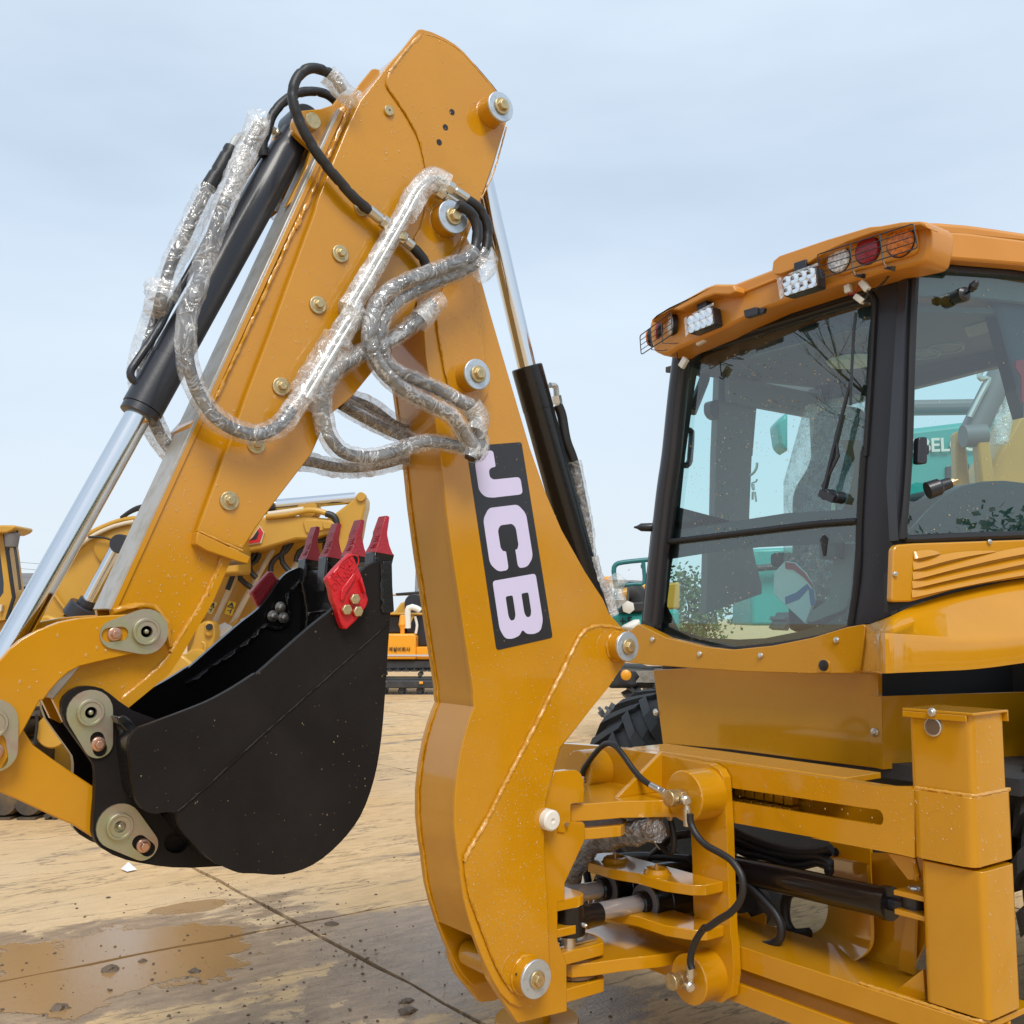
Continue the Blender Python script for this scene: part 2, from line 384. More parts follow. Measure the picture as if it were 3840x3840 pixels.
# order: down the left, round the nose, up the right
mb = MB()
mb.prism(side, (-.022, 0, 0))
boom = obj('boom', mb, YEL, bl, .003)
far = [p+V((-BW, 0, 0)) for p in side]
obj('far_side_plate', MB().prism(far, (.022, 0, 0)), YEL, boom, .003)
web = MB()
wl = top_l+left
inn = [p+V((-.022, .004, 0)) for p in wl]; out = [p+V((-BW+.022, .004, 0)) for p in wl]
web.loft([inn, out])
b2 = [p+V((0, .02, 0)) for p in inn]; b3 = [p+V((0, .02, 0)) for p in out]
web.loft([b2, b3]); web.loft([[inn[-1], out[-1]], [b2[-1], b3[-1]]]); web.loft([[inn[0], out[0]], [b2[0], b3[0]]])
obj('web_plate', web, YEL, boom, smooth=20)
rw = right_u[1:]
w2 = MB(); a = [p+V((-.022, -.015, 0)) for p in rw]; c = [p+V((-BW+.022, -.015, 0)) for p in rw]; w2.loft([a, c])
rw = right_l; a = [p+V((-.022, -.02, 0)) for p in rw]; c = [p+V((-BW+.022, -.02, 0)) for p in rw]; w2.loft([a, c])
obj('back_web_plate', w2, YEL, boom, smooth=20)
# far edge weld on the web
bead(boom, [p+V((-BW+.026, .001, 0)) for p in wl[3:]], .004, YEL)
# doubler plate with the long diagonal weld
dbl = P('G', [(1900, 150), (1850, 105), (1740, 92), (1640, 105), (1580, 140), (1530, 220), (1440, 410), (1330, 630), (1200, 890), (1080, 1120), (950, 1370), (840, 1590), (720, 1790), (700, 1870)], PX(XB+.012)) \
    + P('H', [(495, 690), (510, 830), (540, 990), (610, 1180), (690, 1390), (770, 1560), (830, 1640), (900, 1740), (1000, 1760), (1080, 1700), (1125, 1600), (1110, 1000), (1085, 620), (1095, 250)], PX(XB+.012)) \
    + P('G', [(1345, 1240), (1375, 1120), (1405, 1015)], PX(XB+.012)) + P('W', [(210, 1360), (370, 1120), (450, 1070), (485, 990), (470, 890), (420, 840)], PX(XB+.012))
db = obj('doubler_plate', MB().prism(dbl, (-.0125, 0, 0)), YEL, boom, .002)
bead(boom, P('G', [(1870, 118), (1740, 95), (1640, 108), (1580, 145), (1530, 225), (1440, 412), (1330, 632), (1200, 892), (1080, 1122), (950, 1372), (840, 1592), (715, 1800), (690, 1870)], PX(XB+.008)), .0085)
bead(boom, P('H', [(490, 690), (505, 830), (537, 990), (607, 1180), (687, 1390), (767, 1560), (850, 1680)], PX(XB+.006)), .006, YEL)
# upper doubler round the middle pin, with its two welds
ud = P('E', [(870, 1110), (1100, 590), (1140, 640), (1180, 850), (1210, 1100), (1235, 1400), (1260, 1600), (1275, 1690), (1270, 1760), (1230, 1830), (1150, 1850), (1050, 1800), (990, 1720), (940, 1560), (900, 1330)], PX(XB+.010))
obj('upper_doubler_plate', MB().prism(ud, (-.0105, 0, 0)), YEL, boom, .002)
bead(boom, P('E', [(868, 1120), (900, 1330), (940, 1560), (985, 1720), (1050, 1805), (1150, 1855)], PX(XB+.006)), .005, YEL)
bead(boom, P('E', [(1150, 850), (1180, 1150), (1240, 1520)], PX(XB+.008)), .003)
# decal
DX = XB+.0015
q = P('N1', [(880, 842), (984, 834), (1043, 1203), (937, 1227)], PX(DX))
def rr(pl): return arc_round(pl, .012, 4)
dec = obj('decal', MB().prism(rr(q), (-.002, 0, 0)), DECB, boom)
def dq(s, t):                     # s down the decal, t from its left to its right edge
    a = q[0].lerp(q[3], s); b = q[1].lerp(q[2], s); return a.lerp(b, t)+V((.0012, 0, 0))
def glyph(outer, s0, s1, holes=()):
    def tr(l): return [dq(s0+(s1-s0)*x, .10+.77*y) for x, y in l]
    mb = MB(); mb.prism(tr(outer), (-.0016, 0, 0), [tr(h) for h in holes] if holes else ())
    return obj('letter', mb, DECW, boom, smooth=0)
def corner(pts, r, seg=5):
    out = arc_round([V((x, y, 0)) for x, y in pts], r, seg); return [(p.x, p.y) for p in out]
J = [(.62, 1), (1, 1), (1, .30), (.97, .12), (.82, 0), (.24, 0), (.05, .10), (0, .28), (0, .46), (.36, .46), (.36, .36), (.42, .29), (.56, .29), (.62, .36)]
glyph(corner(J, .10), .03, .262)
Cc = [(1, .62), (1, .84), (.86, 1), (.16, 1), (0, .84), (0, .16), (.16, 0), (.86, 0), (1, .16), (1, .40), (.70, .40), (.70, .34), (.64, .29), (.36, .29), (.29, .36), (.29, .64), (.36, .71), (.64, .71), (.70, .67), (.70, .62)]
glyph(corner(Cc, .08), .31, .625)
Bb = [(0, 0), (.80, 0), (.97, .09), (1, .25), (.97, .42), (.88, .50), (.97, .58), (1, .75), (.97, .91), (.80, 1), (0, 1)]
glyph(corner(Bb, .07), .665, .962, [corner([(.29, .235), (.62, .235), (.70, .27), (.70, .36), (.62, .40), (.29, .40)], .04), corner([(.29, .60), (.62, .60), (.70, .64), (.70, .73), (.62, .765), (.29, .765)], .04)])
# bosses with washers and hex bolts
def pin(parent, z, c, x0, x1, r, rb=None, bs=.021):
    a = on(z, c[0], c[1], PX(x1)); rb = rb or r*.97
    b = V((x0, a.y, a.z))
    bs_o = obj('pin_boss', MB().lathe(b, (1, 0, 0), [(0, rb), (x1-x0-.004, rb), (x1-x0, rb-.004)], 36), YEL, parent)
    obj('pin_washer', MB().lathe(a+V((.0008, 0, 0)), (1, 0, 0), [(0, r), (.006, r), (.0078, r-.002)], 40), ZNC, parent)
    bolt(parent, a+V((.008, 0, 0)), bs, bs*1.25, bs*1.15)
    n = 26
    pts = [b+V((.004, math.cos(i/n*6.283)*rb*1.03, math.sin(i/n*6.283)*rb*1.03)) for i in range(n+1)]
    bead(parent, pts, .006, YEL)
    return a
pin(boom, 'E', (1180, 1620), XB, XB+.062, .053)
pin(boom, 'W', (385, 965), XB+.01, XB+.062, .055)
pin(boom, 'H', (1020, 1590), XB+.01, XB+.062, .063)
# small hole of each boss
for z, x, y in (('E', 1062, 1630), ('G', 1808, 238), ('H', 882, 1560)):
    a = on(z, x, y, PX(XB+.035)); obj('grease_hole', MB().lathe(a, RT*.2-DH, [(-.004, .005), (.003, .0052)], 12), RUB, boom)
# ---- dipper arm
XD = XB+.045
plate = P('A', [(1225, 222), (1250, 218), (1330, 240), (1420, 282), (1500, 330), (1570, 390), (1640, 470), (1700, 545), (1760, 610), (1800, 665), (1835, 710), (1890, 830), (1895, 900), (1880, 960), (1790, 1260), (1700, 1510)], PX(XD)) \
    + P('E', [(1112, 590), (1050, 700), (960, 790), (880, 830), (830, 815), (760, 960), (690, 1190), (410, 1580), (240, 1790), (60, 1935)], PX(XD)) \
    + P('D', [(420, 5), (200, 290), (0, 560)], PX(XD)) + P('C', [(1830, 725), (1490, 590), (1560, 400), (1640, 180), (1705, -5)], PX(XD)) \
    + P('B', [(760, 1760), (900, 1360), (1080, 890), (1200, 560), (1300, 290), (1410, -5)], PX(XD)) + P('A', [(470, 1500), (590, 1200), (690, 960), (785, 760), (990, 500), (1110, 365)], PX(XD))
mb = MB(); mb.prism(plate, (-.02, 0, 0))
dip = obj('dipper_arm', mb, YEL, bl, .003)
DW = .34
obj('far_side_plate', MB().prism([p+V((-DW, 0, 0)) for p in plate], (.02, 0, 0)), YEL, dip, .003)
# head doubler, edged by the curved weld
hd = P('A', [(1265, 262), (1320, 268), (1420, 308), (1500, 355), (1570, 412), (1640, 492), (1760, 632), (1830, 730), (1880, 840), (1875, 950), (1785, 1250), (1695, 1500)], PX(XD+.008)) \
    + P('E', [(1080, 575), (1000, 690), (920, 765), (845, 795), (780, 760), (730, 700), (715, 600), (760, 520), (790, 420), (810, 310)], PX(XD+.008)) \
    + P('A', [(1290, 1320), (1270, 1180), (1230, 1040), (1170, 920), (1090, 790), (1020, 690), (990, 630), (1000, 560), (1120, 400), (1240, 268)], PX(XD+.008))
obj('head_plate', MB().prism(hd, (-.0085, 0, 0)), YEL, dip, .002)
bead(dip, P('A', [(1240, 266), (1120, 398), (1010, 545)], PX(XD+.004)), .0075)
bead(dip, P('A', [(1005, 550), (988, 630), (1018, 690), (1085, 785), (1168, 920), (1228, 1040), (1268, 1180), (1290, 1300)], PX(XD+.004)), .005, YEL)
bead(dip, P('A', [(1265, 262), (1320, 268), (1420, 308), (1500, 355), (1570, 412), (1640, 492), (1760, 632), (1830, 730)], PX(XD+.005)), .003)
bead(dip, P('E', [(1085, 578), (1000, 695), (920, 770), (845, 800)], PX(XD+.004)), .006, YEL)
bead(dip, P('E', [(808, 320), (790, 420), (760, 520), (715, 600)], PX(XD+.004)), .005)
bead(dip, P('A', [(1890, 960), (1800, 1280), (1700, 1500)], PX(XD+.005)), .003)
# web of the head between the side plates (its edge shows as the second outline)
edge = P('A', [(720, 790), (800, 700), (900, 610), (990, 500), (1110, 365), (1245, 218), (1330, 240), (1500, 330), (1640, 470), (1760, 610), (1835, 710), (1890, 830)], PX(XD-.02))
mb = MB(); mb.loft([[p+V((0, .012, -.008)) for p in edge], [p+V((-DW+.04, .012, -.008)) for p in edge]])
obj('head_web', mb, YEL, dip, smooth=35)
back = P('E', [(60, 1930), (240, 1785), (410, 1575), (690, 1185), (760, 960), (830, 815)], PX(XD-.02))+[]
back = P('C', [(1830, 720)], PX(XD-.02))+P('D', [(0, 560), (420, 0)], PX(XD-.02))+back
mb = MB(); mb.loft([[p+V((0, -.006, .01)) for p in back], [p+V((-DW+.04, -.006, .01)) for p in back]])
obj('under_web', mb, YEL, dip, smooth=35)
# end flange of the outer box
fl = P('C', [(1490, 590), (1890, 782), (1872, 836), (1800, 818), (1560, 735), (1478, 685)], PX(XD+.012))
obj('end_flange', MB().prism(fl, (-DW-.02, 0, 0)), YEL, dip, .003)
bead(dip, P('C', [(1500, 588), (1660, 660), (1830, 735)], PX(XD+.006)), .004)
# sliding inner arm
XI = XD-.028; IW = .16
inner = P('A', [(725, 718), (780, 770), (700, 930), (560, 1250)], PX(XI)) + P('B', [(1410, 0), (1080, 890), (700, 1932)], PX(XI)) + P('C', [(1640, 180), (1500, 560), (1700, 760)], PX(XI)) \
    + P('C', [(1560, 1080), (1300, 1520), (1230, 1620), (960, 1860)], PX(XI)) + P('FF', [(905, 280), (800, 330), (680, 420), (560, 460), (480, 420), (400, 250), (440, 150), (600, 10)], PX(XI)) \
    + P('C', [(850, 1240), (840, 1180), (1030, 760), (1230, 340), (1400, -10)], PX(XI)) + P('B', [(380, 1932), (650, 1395), (960, 720), (1300, 0)], PX(XI)) + P('A', [(190, 1932), (330, 1510)], PX(XI))
ia = obj('inner_arm', MB().prism(inner, (-.022, 0, 0)), YEL, dip, .002)
obj('inner_far_plate', MB().prism([p+V((-IW, 0, 0)) for p in inner], (.022, 0, 0)), YEL, dip)
uf = P('C', [(1700, 760), (1560, 1080), (1300, 1520), (1230, 1620), (905, 1885)], PX(XI))
mb = MB(); uo = [p+V((.014, .012, -.018)) for p in uf]; ui = [p+V((.014, -.006, .006)) for p in uf]
for k in range(len(uf)-1):
    mb.prism([uo[k], uo[k+1], ui[k+1], ui[k]], (-IW-.02, 0, 0))
obj('lower_flange', mb, YEL, dip, smooth=20)
bead(dip, P('C', [(1690, 780), (1550, 1090), (1290, 1500)], PX(XI+.006)), .009)
bead(dip, P('C', [(1290, 1520), (1220, 1600), (920, 1860)], PX(XI+.006)), .007)
bead(dip, P('S', [(1130, 1195), (1220, 1165), (1330, 1140), (1450, 1130), (1560, 1155), (1640, 1230), (1680, 1320), (1695, 1430), (1712, 1540)], PX(XI+.004)), .010, YEL)
# bare rail along the outer edge of the inner arm
re = P('C', [(840, 1185), (1030, 765), (1230, 345), (1400, -10)], PX(XI+.006)) + P('B', [(640, 1395), (950, 720), (1275, 0)], PX(XI+.006)) + P('A', [(310, 1520), (640, 830)], PX(XI+.006))
mb = MB(); d = (re[-1]-re[0]).normalized(); nrm = V((0, -d.z, d.y)); nrm = nrm if nrm.y < 0 else -nrm
p0, p1 = re[0], re[-1]
mb.prism([p0, p1, p1+nrm*.010, p0+nrm*.010], (-IW+.015, 0, 0))
obj('wear_rail', mb, RAIL, dip, .002)
lo = P('C', [(600, 1610), (400, 1880)], PX(XI))
lo2 = P('FF', [(400, 245), (440, 150), (600, 5)], PX(XI+.004))
obj('tip_strip', MB().prism([lo2[0], lo2[2], lo2[2]+V((0, -.02, .01)), lo2[0]+V((0, -.02, .01))], (-IW, 0, 0)), RAIL, dip, .002)
# welded edge band beside the rail
bead(dip, P('A', [(720, 770), (600, 1060), (480, 1330), (300, 1730)], PX(XI+.004))+P('B', [(1290, 40), (960, 760), (650, 1420)], PX(XI+.004)), .006, YEL)
mb = MB(); p0, p1 = re[0]-nrm*.014, re[-1]-nrm*.014
mb.prism([p0, p1, p1+nrm*.016, p0+nrm*.016], (-.012, 0, 0)); obj('edge_band', mb, YEL, dip, .002)
for z, x, y in (('B', 1600, 308), ('B', 1430, 695), ('B', 1153, 1310), ('B', 965, 1745), ('C', 1728, 360), ('A', 795, 1570)):
    bolt(dip, on(z, x, y, PX(XD)), .0135, .0285, .022)
a = on('A', 998, 840, PX(XD)); obj('plug', MB().lathe(a, (1, 0, 0), [(0, .018), (.008, .018), (.01, .016), (.0101, .004), (.004, .003)], 24), GLD, dip)
for x, y in ((1480, 845), (1430, 960), (1383, 1073)):
    a = on('A', x, y, PX(XD+.009)); obj('bolt_hole', MB().lathe(a, (1, 0, 0), [(-.008, .0105), (0.0004, .0105)], 18), RUB, dip)
pin(dip, 'A', (1840, 810), XD, XD+.07, .053)
pin(dip, 'A', (1480, 1640), XD, XD+.058, .057, .055)
# cylinder lug at the head of the arm
XL = XD-.06
lg = P('A', [(735, 718), (640, 712), (580, 790), (490, 820), (340, 835), (290, 880), (275, 940), (290, 1000), (350, 1060), (420, 1120), (380, 1260), (230, 1560), (330, 1480), (600, 960)], PX(XL))
for dx in (0, -.15):
    obj('cylinder_lug', MB().prism([p+V((dx, 0, 0)) for p in lg], (-.025, 0, 0)), YEL, dip, .003)
bead(dip, P('A', [(690, 760), (590, 960), (450, 1250), (340, 1480)], PX(XL+.01)), .013)
a = on('A', 405, 935, PX(XL)); obj('lug_pin', MB().lathe(a+V((-.2, 0, 0)), (1, 0, 0), [(0, .027), (.226, .027), (.229, .024)], 28), GLD, dip)
# ---- bucket cylinder (left of the arm)
XY = XL-.085
def cyl_part(name, parent, a, b, prof, m, seg=32, **k):
    return obj(name, MB().lathe(a, b-a, prof, seg), m, parent, **k)
top = on('VV', 1640, 190, PX(XY)); e1 = on('N1', 268, 772, PX(XY)); e0 = on('N1', -40, 1262, PX(XY))
ax = (e1-top).normalized(); ln = (e1-top).length; RB = .0555
bc = obj('bucket_cylinder', MB().lathe(top, ax, [(.06, RB*.8), (.10, RB*.93), (.13, RB), (ln-.17, RB), (ln-.168, RB+.003), (ln-.16, RB+.003), (ln-.002, RB+.003), (ln, RB-.004)], 40), BLKC, bl)
obj('gland_ring', MB().lathe(top+ax*ln, ax, [(0, RB), (.022, RB), (.024, RB-.006)], 40), BLKC, bc)
obj('piston_rod', MB().lathe(top+ax*ln, ax, [(0, .037), ((e0-e1).length, .037)], 40), CHR, bc)
obj('cylinder_eye', MB().lathe(top+V((-.055, 0, 0)), (1, 0, 0), [(0, .05), (.006, .056), (.104, .056), (.11, .05)], 32).lathe(top, ax, [(0.02, .045), (.10, .05)], 24), BLKC, bc)
tp = PM(PX(XY+.01), ('VV', [(1240, 470), (940, 930), (640, 1480), (400, 1900)]), ('B', [(230, 870), (70, 1110), (25, 1180), (20, 1230), (60, 1275), (130, 1250)]))
obj('steel_pipe', MB().tube(smooth_path(tp, .01), .0115, 12), BLKC, bc)
obj('pipe_tee', MB().cyl(on('VV', 1350, 450, PX(XY)), on('VV', 1220, 385, PX(XY+.01)), .017, 16, ch=.002), BLKC, bc)
a, b = on('VV', 1470, 290, PX(XY)), on('VV', 1340, 200, PX(XY+.01))
ft = obj('hose_fitting', MB().lathe(a, b-a, [(0, .012), (.02, .012), (.02, .019), (.028, .019), (.028, .013), (.05, .013), (.05, .022), (.085, .022), (.085, .015), ((b-a).length+.02, .015)], 6), STL, bc)
# ---- crowd cylinder behind the boom
XR = XC
a, b = on('E', 1215, 60, PX(XR)), on('E', 1560, 1560, PX(XR)); ax = (b-a).normalized()
c2 = on('W', 90, 700, PX(XR))
cc = obj('crowd_cylinder', MB().lathe(b, c2-b, [(0, .056), (.004, .060), (.165, .060), (.167, .0585), (.175, .0585), ((c2-b).length, .0585)], 40), BLK, bl)
obj('piston_rod', MB().lathe(a, ax, [(0, .036), ((b-a).length+.02, .036)], 40), CHR, cc)
p = P('E', [(1735, 1700), (1775, 1710), (1785, 1780), (1800, 1860), (1830, 1932)], PX(XR+.01))
obj('elbow_fitting', MB().tube(smooth_path(p[:3], .006), .012, 6).lathe(p[2], p[3]-p[2], [(0, .018), (.03, .018), (.03, .013), (.07, .014)], 6), STL, cc)
# ---- bucket
XK, XF = XC+.315, XC-.265         # near and far sides
bk_c = XC
side_lo = P('FF', [(1335, 1100), (1370, 1230), (1500, 1370), (1620, 1480), (1680, 1508), (1800, 1555)], PX(XK)) \
    + P('N1', [(480, 1648), (535, 1650), (590, 1632), (640, 1592), (680, 1540), (706, 1470), (720, 1390), (728, 1290), (733, 1210), (737, 1150), (737, 1062), (716, 1058)], PX(XK)) \
    + P('D', [(900, 822), (850, 845), (800, 885), (740, 960), (690, 1040), (590, 1165), (440, 1285), (250, 1450), (0, 1672)], PX(XK)) \
    + P('FF', [(1932, 48), (1760, 158), (1550, 270), (1200, 405), (1060, 455)], PX(XK))
side_lo = spline(side_lo, 3)
panel = P('FF', [(1060, 455), (1010, 490), (980, 540), (968, 610), (985, 720), (1000, 850), (1020, 980), (1040, 1030), (1075, 1075), (1130, 1105), (1180, 1112), (1250, 1098), (1335, 1095)], PX(XK))
lo = side_lo
poly = lo + panel[:-1]
bkt = obj('bucket', MB().prism(poly, (-.022, 0, 0)), BLKM, bl, .0025)
lipy = max(p.y for p in poly)
obj('far_side', MB().prism([p+V((XF-XK+.09*(lipy-p.y), 0, 0)) for p in poly], (.022, 0, 0)), BLK, bkt, .002)
# shell: sheet running from the back edge under the bottom to the lip
pr = P('FF', [(1075, 462), (1005, 560), (1000, 640), (1012, 740), (1030, 860), (1060, 990), (1180, 1090), (1335, 1110), (1385, 1230), (1510, 1370), (1630, 1480), (1800, 1545)], PX(XK)) \
    + P('N1', [(480, 1640), (535, 1642), (588, 1624), (636, 1586), (674, 1536), (699, 1468), (713, 1390), (721, 1290), (727, 1210), (730, 1150), (731, 1066)], PX(XK))
prs = spline(pr, 3)
mb = MB()
cen = sum(prs, V())/len(prs)
for k in range(len(prs)-1):
    a, b = prs[k], prs[k+1]
    n = V((0, -(b-a).z, (b-a).y)).normalized(); n = n if n.dot(cen-a) > 0 else -n
    pass
outer = [p+V((-.010, 0, 0)) for p in prs]; o2 = [p+V((XF-XK+.010+.09*(lipy-p.y), 0, 0)) for p in prs]
nrm = []
for k in range(len(prs)):
    a, b = prs[max(k-1, 0)], prs[min(k+1, len(prs)-1)]; n = V((0, -(b-a).z, (b-a).y)).normalized()
    nrm.append(n if n.dot(cen-prs[k]) > 0 else -n)
i1 = [p+n*.014 for p, n in zip(outer, nrm)]; i2 = [p+n*.014 for p, n in zip(o2, nrm)]
mb.loft([outer, o2, i2, i1, outer])
obj('bucket_shell', mb, BLK, bkt, smooth=35)
# seam bead on the near side and welds inside
bead(bkt, P('FF', [(1340, 1095), (1600, 870), (1932, 560)], PX(XK+.001))+P('D', [(520, 1710), (960, 1320), (1000, 1270)], PX(XK+.0)), .0032, BLKM)
# thick upper rim doubler of far side with its weld
xf = XF+.023
def farside(z, pts):
    return [on(z, x, y, PX(xf+.003+.09*(lipy-on(z, x, y, PX(xf+.03)).y))) for x, y in pts]
bead(bkt, farside('R', [(0, 1930), (300, 1720), (600, 1510), (790, 1330), (860, 1352), (960, 1350), (1040, 1240), (1010, 1070), (1060, 960), (1150, 885)]), .009, BLK)
bead(bkt, P('R', [(1165, 890), (1200, 1080), (1215, 1180), (1210, 1390)], PX(xf+.1)), .006, BLK)
bead(bkt, P('R', [(1225, 1215), (1330, 1195), (1470, 1175)], PX(XK-.2)), .005, BLK)
# lip edge strip at the near corner
st = P('D', [(958, 815), (1028, 812), (1032, 1000), (1045, 1195), (1000, 1210), (955, 1200)], PX(XK+.004))
obj('wear_strip', MB().prism(st, (-.03, 0, 0)), BLK, bkt, .003)
bead(bkt, P('D', [(945, 830), (950, 1010), (955, 1200)], PX(XK+.002)), .006, BLK)
# cutting lip between the sides
l0 = P('N1', [(716, 1058), (737, 1060), (737, 1110), (722, 1112)], PX(XK-.03))
obj('cutting_lip', MB().prism(l0, (XF-XK+.06, 0, 0)), BLK, bkt, .003)
# teeth: black adapter nose and red crown
tb = on('D', 925, 790, PX(XK-.075)); tt = on('D', 962, 475, PX(XK-.075))
up = (tt-tb).normalized(); hh = (tt-tb).length; fwd = V((0, -up.z, up.y)); fwd = fwd if fwd.y > 0 else -fwd
def sect(s, w, d0, d1):
    c = tb+up*s; return [c+V((w/2, 0, 0))+fwd*d0, c+V((w/2, 0, 0))+fwd*d1, c+V((-w/2, 0, 0))+fwd*d1, c+V((-w/2, 0, 0))+fwd*d0]
mb = MB(); rows = [sect(.012, .066, -.030, .034), sect(hh*.10, .064, -.032, .032), sect(hh*.30, .056, -.022, .018), sect(hh*.52, .052, -.016, .008), sect(hh*.60, .051, -.017, .006), sect(hh*.97, .046, -.006, .009), sect(hh, .042, -.004, .007)]
mb.loft(rows, close=True); mb.f.append((3, 2, 1, 0)); mb.m.append(0); n = len(mb.v); mb.f.append((n-4, n-3, n-2, n-1)); mb.m.append(0)
# raised cast marks down the front face
def plaque(s0, s1, x0, x1, t):
    a0, a1 = tb+up*s0, tb+up*s1
    f0 = -.036+(.012)*(s0/hh)*1.9; f1 = -.036+(.012)*(s1/hh)*1.9
    q = [a0+V((x0, 0, 0))+fwd*f0, a0+V((x1, 0, 0))+fwd*f0, a1+V((x1, 0, 0))+fwd*f1, a1+V((x0, 0, 0))+fwd*f1]
    mb.prism(q, fwd*-t)
tooth0 = obj('tooth', mb, RED, bkt, .004, smooth=35)
am = MB(); am.loft([sect(-.10, .050, -.028, .026), sect(-.02, .056, -.032, .034), sect(.013, .062, -.033, .037), sect(.02, .055, -.02, .03)], close=True)
am.box(tb-up*.03+V((.028, -.03, -.02)), tb-up*.03+V((.036, -.012, .03)))
ad0 = obj('tooth_adapter', am, BLK, bkt, .003)
def marks(ox):
    mk = MB(); rnd = random.Random(5)
    base = tb+V((ox, 0, 0))
    fr_ = lambda s: -.0172+(-.006+.0175)*((s/hh-.52)/.45) if s > hh*.52 else -.032+(.016)*((s/hh-.10)/.42)
    for s0, s1, parts in ((.22, .34, 3), (.38, .54, 3), (.62, .74, 4)):
        for k in range(parts):
            a = hh*(s0+(s1-s0)*(k+.1)/parts); b = hh*(s0+(s1-s0)*(k+.62)/parts); xo = rnd.uniform(-.006, .004)
            q = [base+up*a+V((-.012+xo, 0, 0))+fwd*(fr_(a)), base+up*a+V((.012+xo, 0, 0))+fwd*(fr_(a)), base+up*b+V((.012+xo, 0, 0))+fwd*(fr_(b)), base+up*b+V((-.012+xo, 0, 0))+fwd*(fr_(b))]
            mk.prism(q, fwd*-.0022)
    return mk
mk0 = obj('cast_mark', marks(0), RED, bkt, 0, smooth=0)
sp4 = [0, -.158, -.316, -.472]
for k, d in enumerate(sp4[1:]):
    for s in (tooth0, ad0, mk0): inst(s, bkt, ORG[s.name]+V((d, 0, 0)), name=s.name.split('.')[0])
# red side cutters with their bolts
def cutter(poly, t, m, bev=.006): return obj('side_cutter', MB().prism(poly, (t, 0, 0)), m, bkt, bev)
sc = P('D', [(712, 755), (728, 752), (800, 920), (825, 1010), (832, 1050), (852, 1105), (835, 1160), (760, 1262), (690, 1328), (665, 1325), (640, 1270), (610, 1170), (580, 1100), (565, 1020), (538, 945), (600, 870)], PX(XK+.034))
near_c = cutter(sc, -.032, RED2)
rib = P('D', [(650, 1020), (740, 900), (760, 905), (745, 960), (680, 1060), (665, 1110), (640, 1110)], PX(XK+.042)); obj('cutter_rib', MB().prism(rib, (-.012, 0, 0)), RED2, bkt, .003)
rib = P('D', [(800, 930), (830, 1030), (835, 1060), (820, 1055), (790, 960)], PX(XK+.050)); obj('cutter_rib', MB().prism(rib, (-.018, 0, 0)), RED2, bkt, .004)
# cast letters on the near cutter
c0 = on('D', 592, 1040, PX(XK+.0345)); c1 = on('D', 690, 940, PX(XK+.0345)); ex = (c1-c0).normalized(); ey = V((1, 0, 0)).cross(ex)
ch = .030
text_mesh('DH-55', ch*1.05, RED2, 'cast_lettering', bkt, c0, ex, ey, .004, .012)
c3 = on('D', 590, 958, PX(XK+.0345)); text_mesh('R', ch, RED2, 'cast_lettering', bkt, c3, ex, ey, .004, .012)
c4 = on('D', 668, 893, PX(XK+.0345)); text_mesh('VZI', ch*.95, RED2, 'cast_lettering', bkt, c4, ex, ey, .004, .012)
oc = on('D', 697, 850, PX(XK+.035)); ring = [oc+ex*.041*math.cos(t/24*6.283)+ey*.022*math.sin(t/24*6.283) for t in range(25)]
obj('cast_ring', MB().tube(ring, .0022, 6), RED2, bkt)
for x, y in ((735, 1100), (673, 1180), (757, 1193)): bolt(bkt, on('D', x, y, PX(XK+.034)), .0165, 0, .016)
fc = P('R', [(835, 785), (870, 785), (930, 880), (978, 975), (960, 1010), (880, 1110), (770, 1225), (735, 1180), (695, 1085), (652, 1000), (740, 890)], PX(XF-.004))
cutter(fc, -.03, RED)
for x, y in ((935, 1148), (860, 1236), (965, 1252)):
    a = farside('R', [(x, y)])[0]; o = bolt(bkt, a, .0135, .017, .022, STL); obj('bolt_end', MB().lathe(a, (1, 0, 0), [(.0, .008), (.026, .008), (.028, .006)], 16), STL, bkt)
# hinge ears
XE = XI+.036
ear = P('FF', [(660, 147), (600, 152), (540, 180), (490, 225), (468, 270), (468, 350), (500, 440), (600, 580), (680, 690), (712, 740), (722, 800), (718, 1000), (705, 1140), (702, 1250), (722, 1320), (770, 1372), (850, 1420), (950, 1458), (1050, 1480), (1180, 1502), (1300, 1515), (1450, 1518), (1600, 1510), (1700, 1505), (1450, 1330), (1250, 1150), (1150, 1050), (1150, 700), (1250, 500), (1215, 408), (1120, 375), (1000, 330), (900, 262), (830, 205), (770, 165), (715, 150)], PX(XE))
hole = [on('FF', 1328+92*math.cos(t/20*6.283), 1330+80*math.sin(t/20*6.283), PX(XE)) for t in range(20)]
obj('hinge_ear', MB().prism(ear, (-.028, 0, 0), [hole]), BLKM, bkt)
obj('hinge_ear', MB().prism([p+V((-.215, 0, 0)) for p in ear], (-.028, 0, 0), [[p+V((-.215, 0, 0)) for p in hole]]), BLK, bkt)
eb = [on('FF', x, y, PX(XE+.01)) for x, y in ((905, 385), (930, 480), (960, 600), (990, 800), (1010, 960))]
bead(bkt, eb, .016, BLK)
obj('ear_stiffener', MB().prism(P('FF', [(880, 380), (935, 365), (985, 400), (1060, 470), (1010, 520), (970, 500), (900, 430)], PX(XE+.06)), (-.06, 0, 0)), BLK, bkt, .004)
tubec = on('FF', 1328, 1330, PX(XE-.03)); obj('cross_tube', MB().lathe(tubec, (-1, 0, 0), [(0, .046), (.13, .046)], 28), BLKM, bkt)
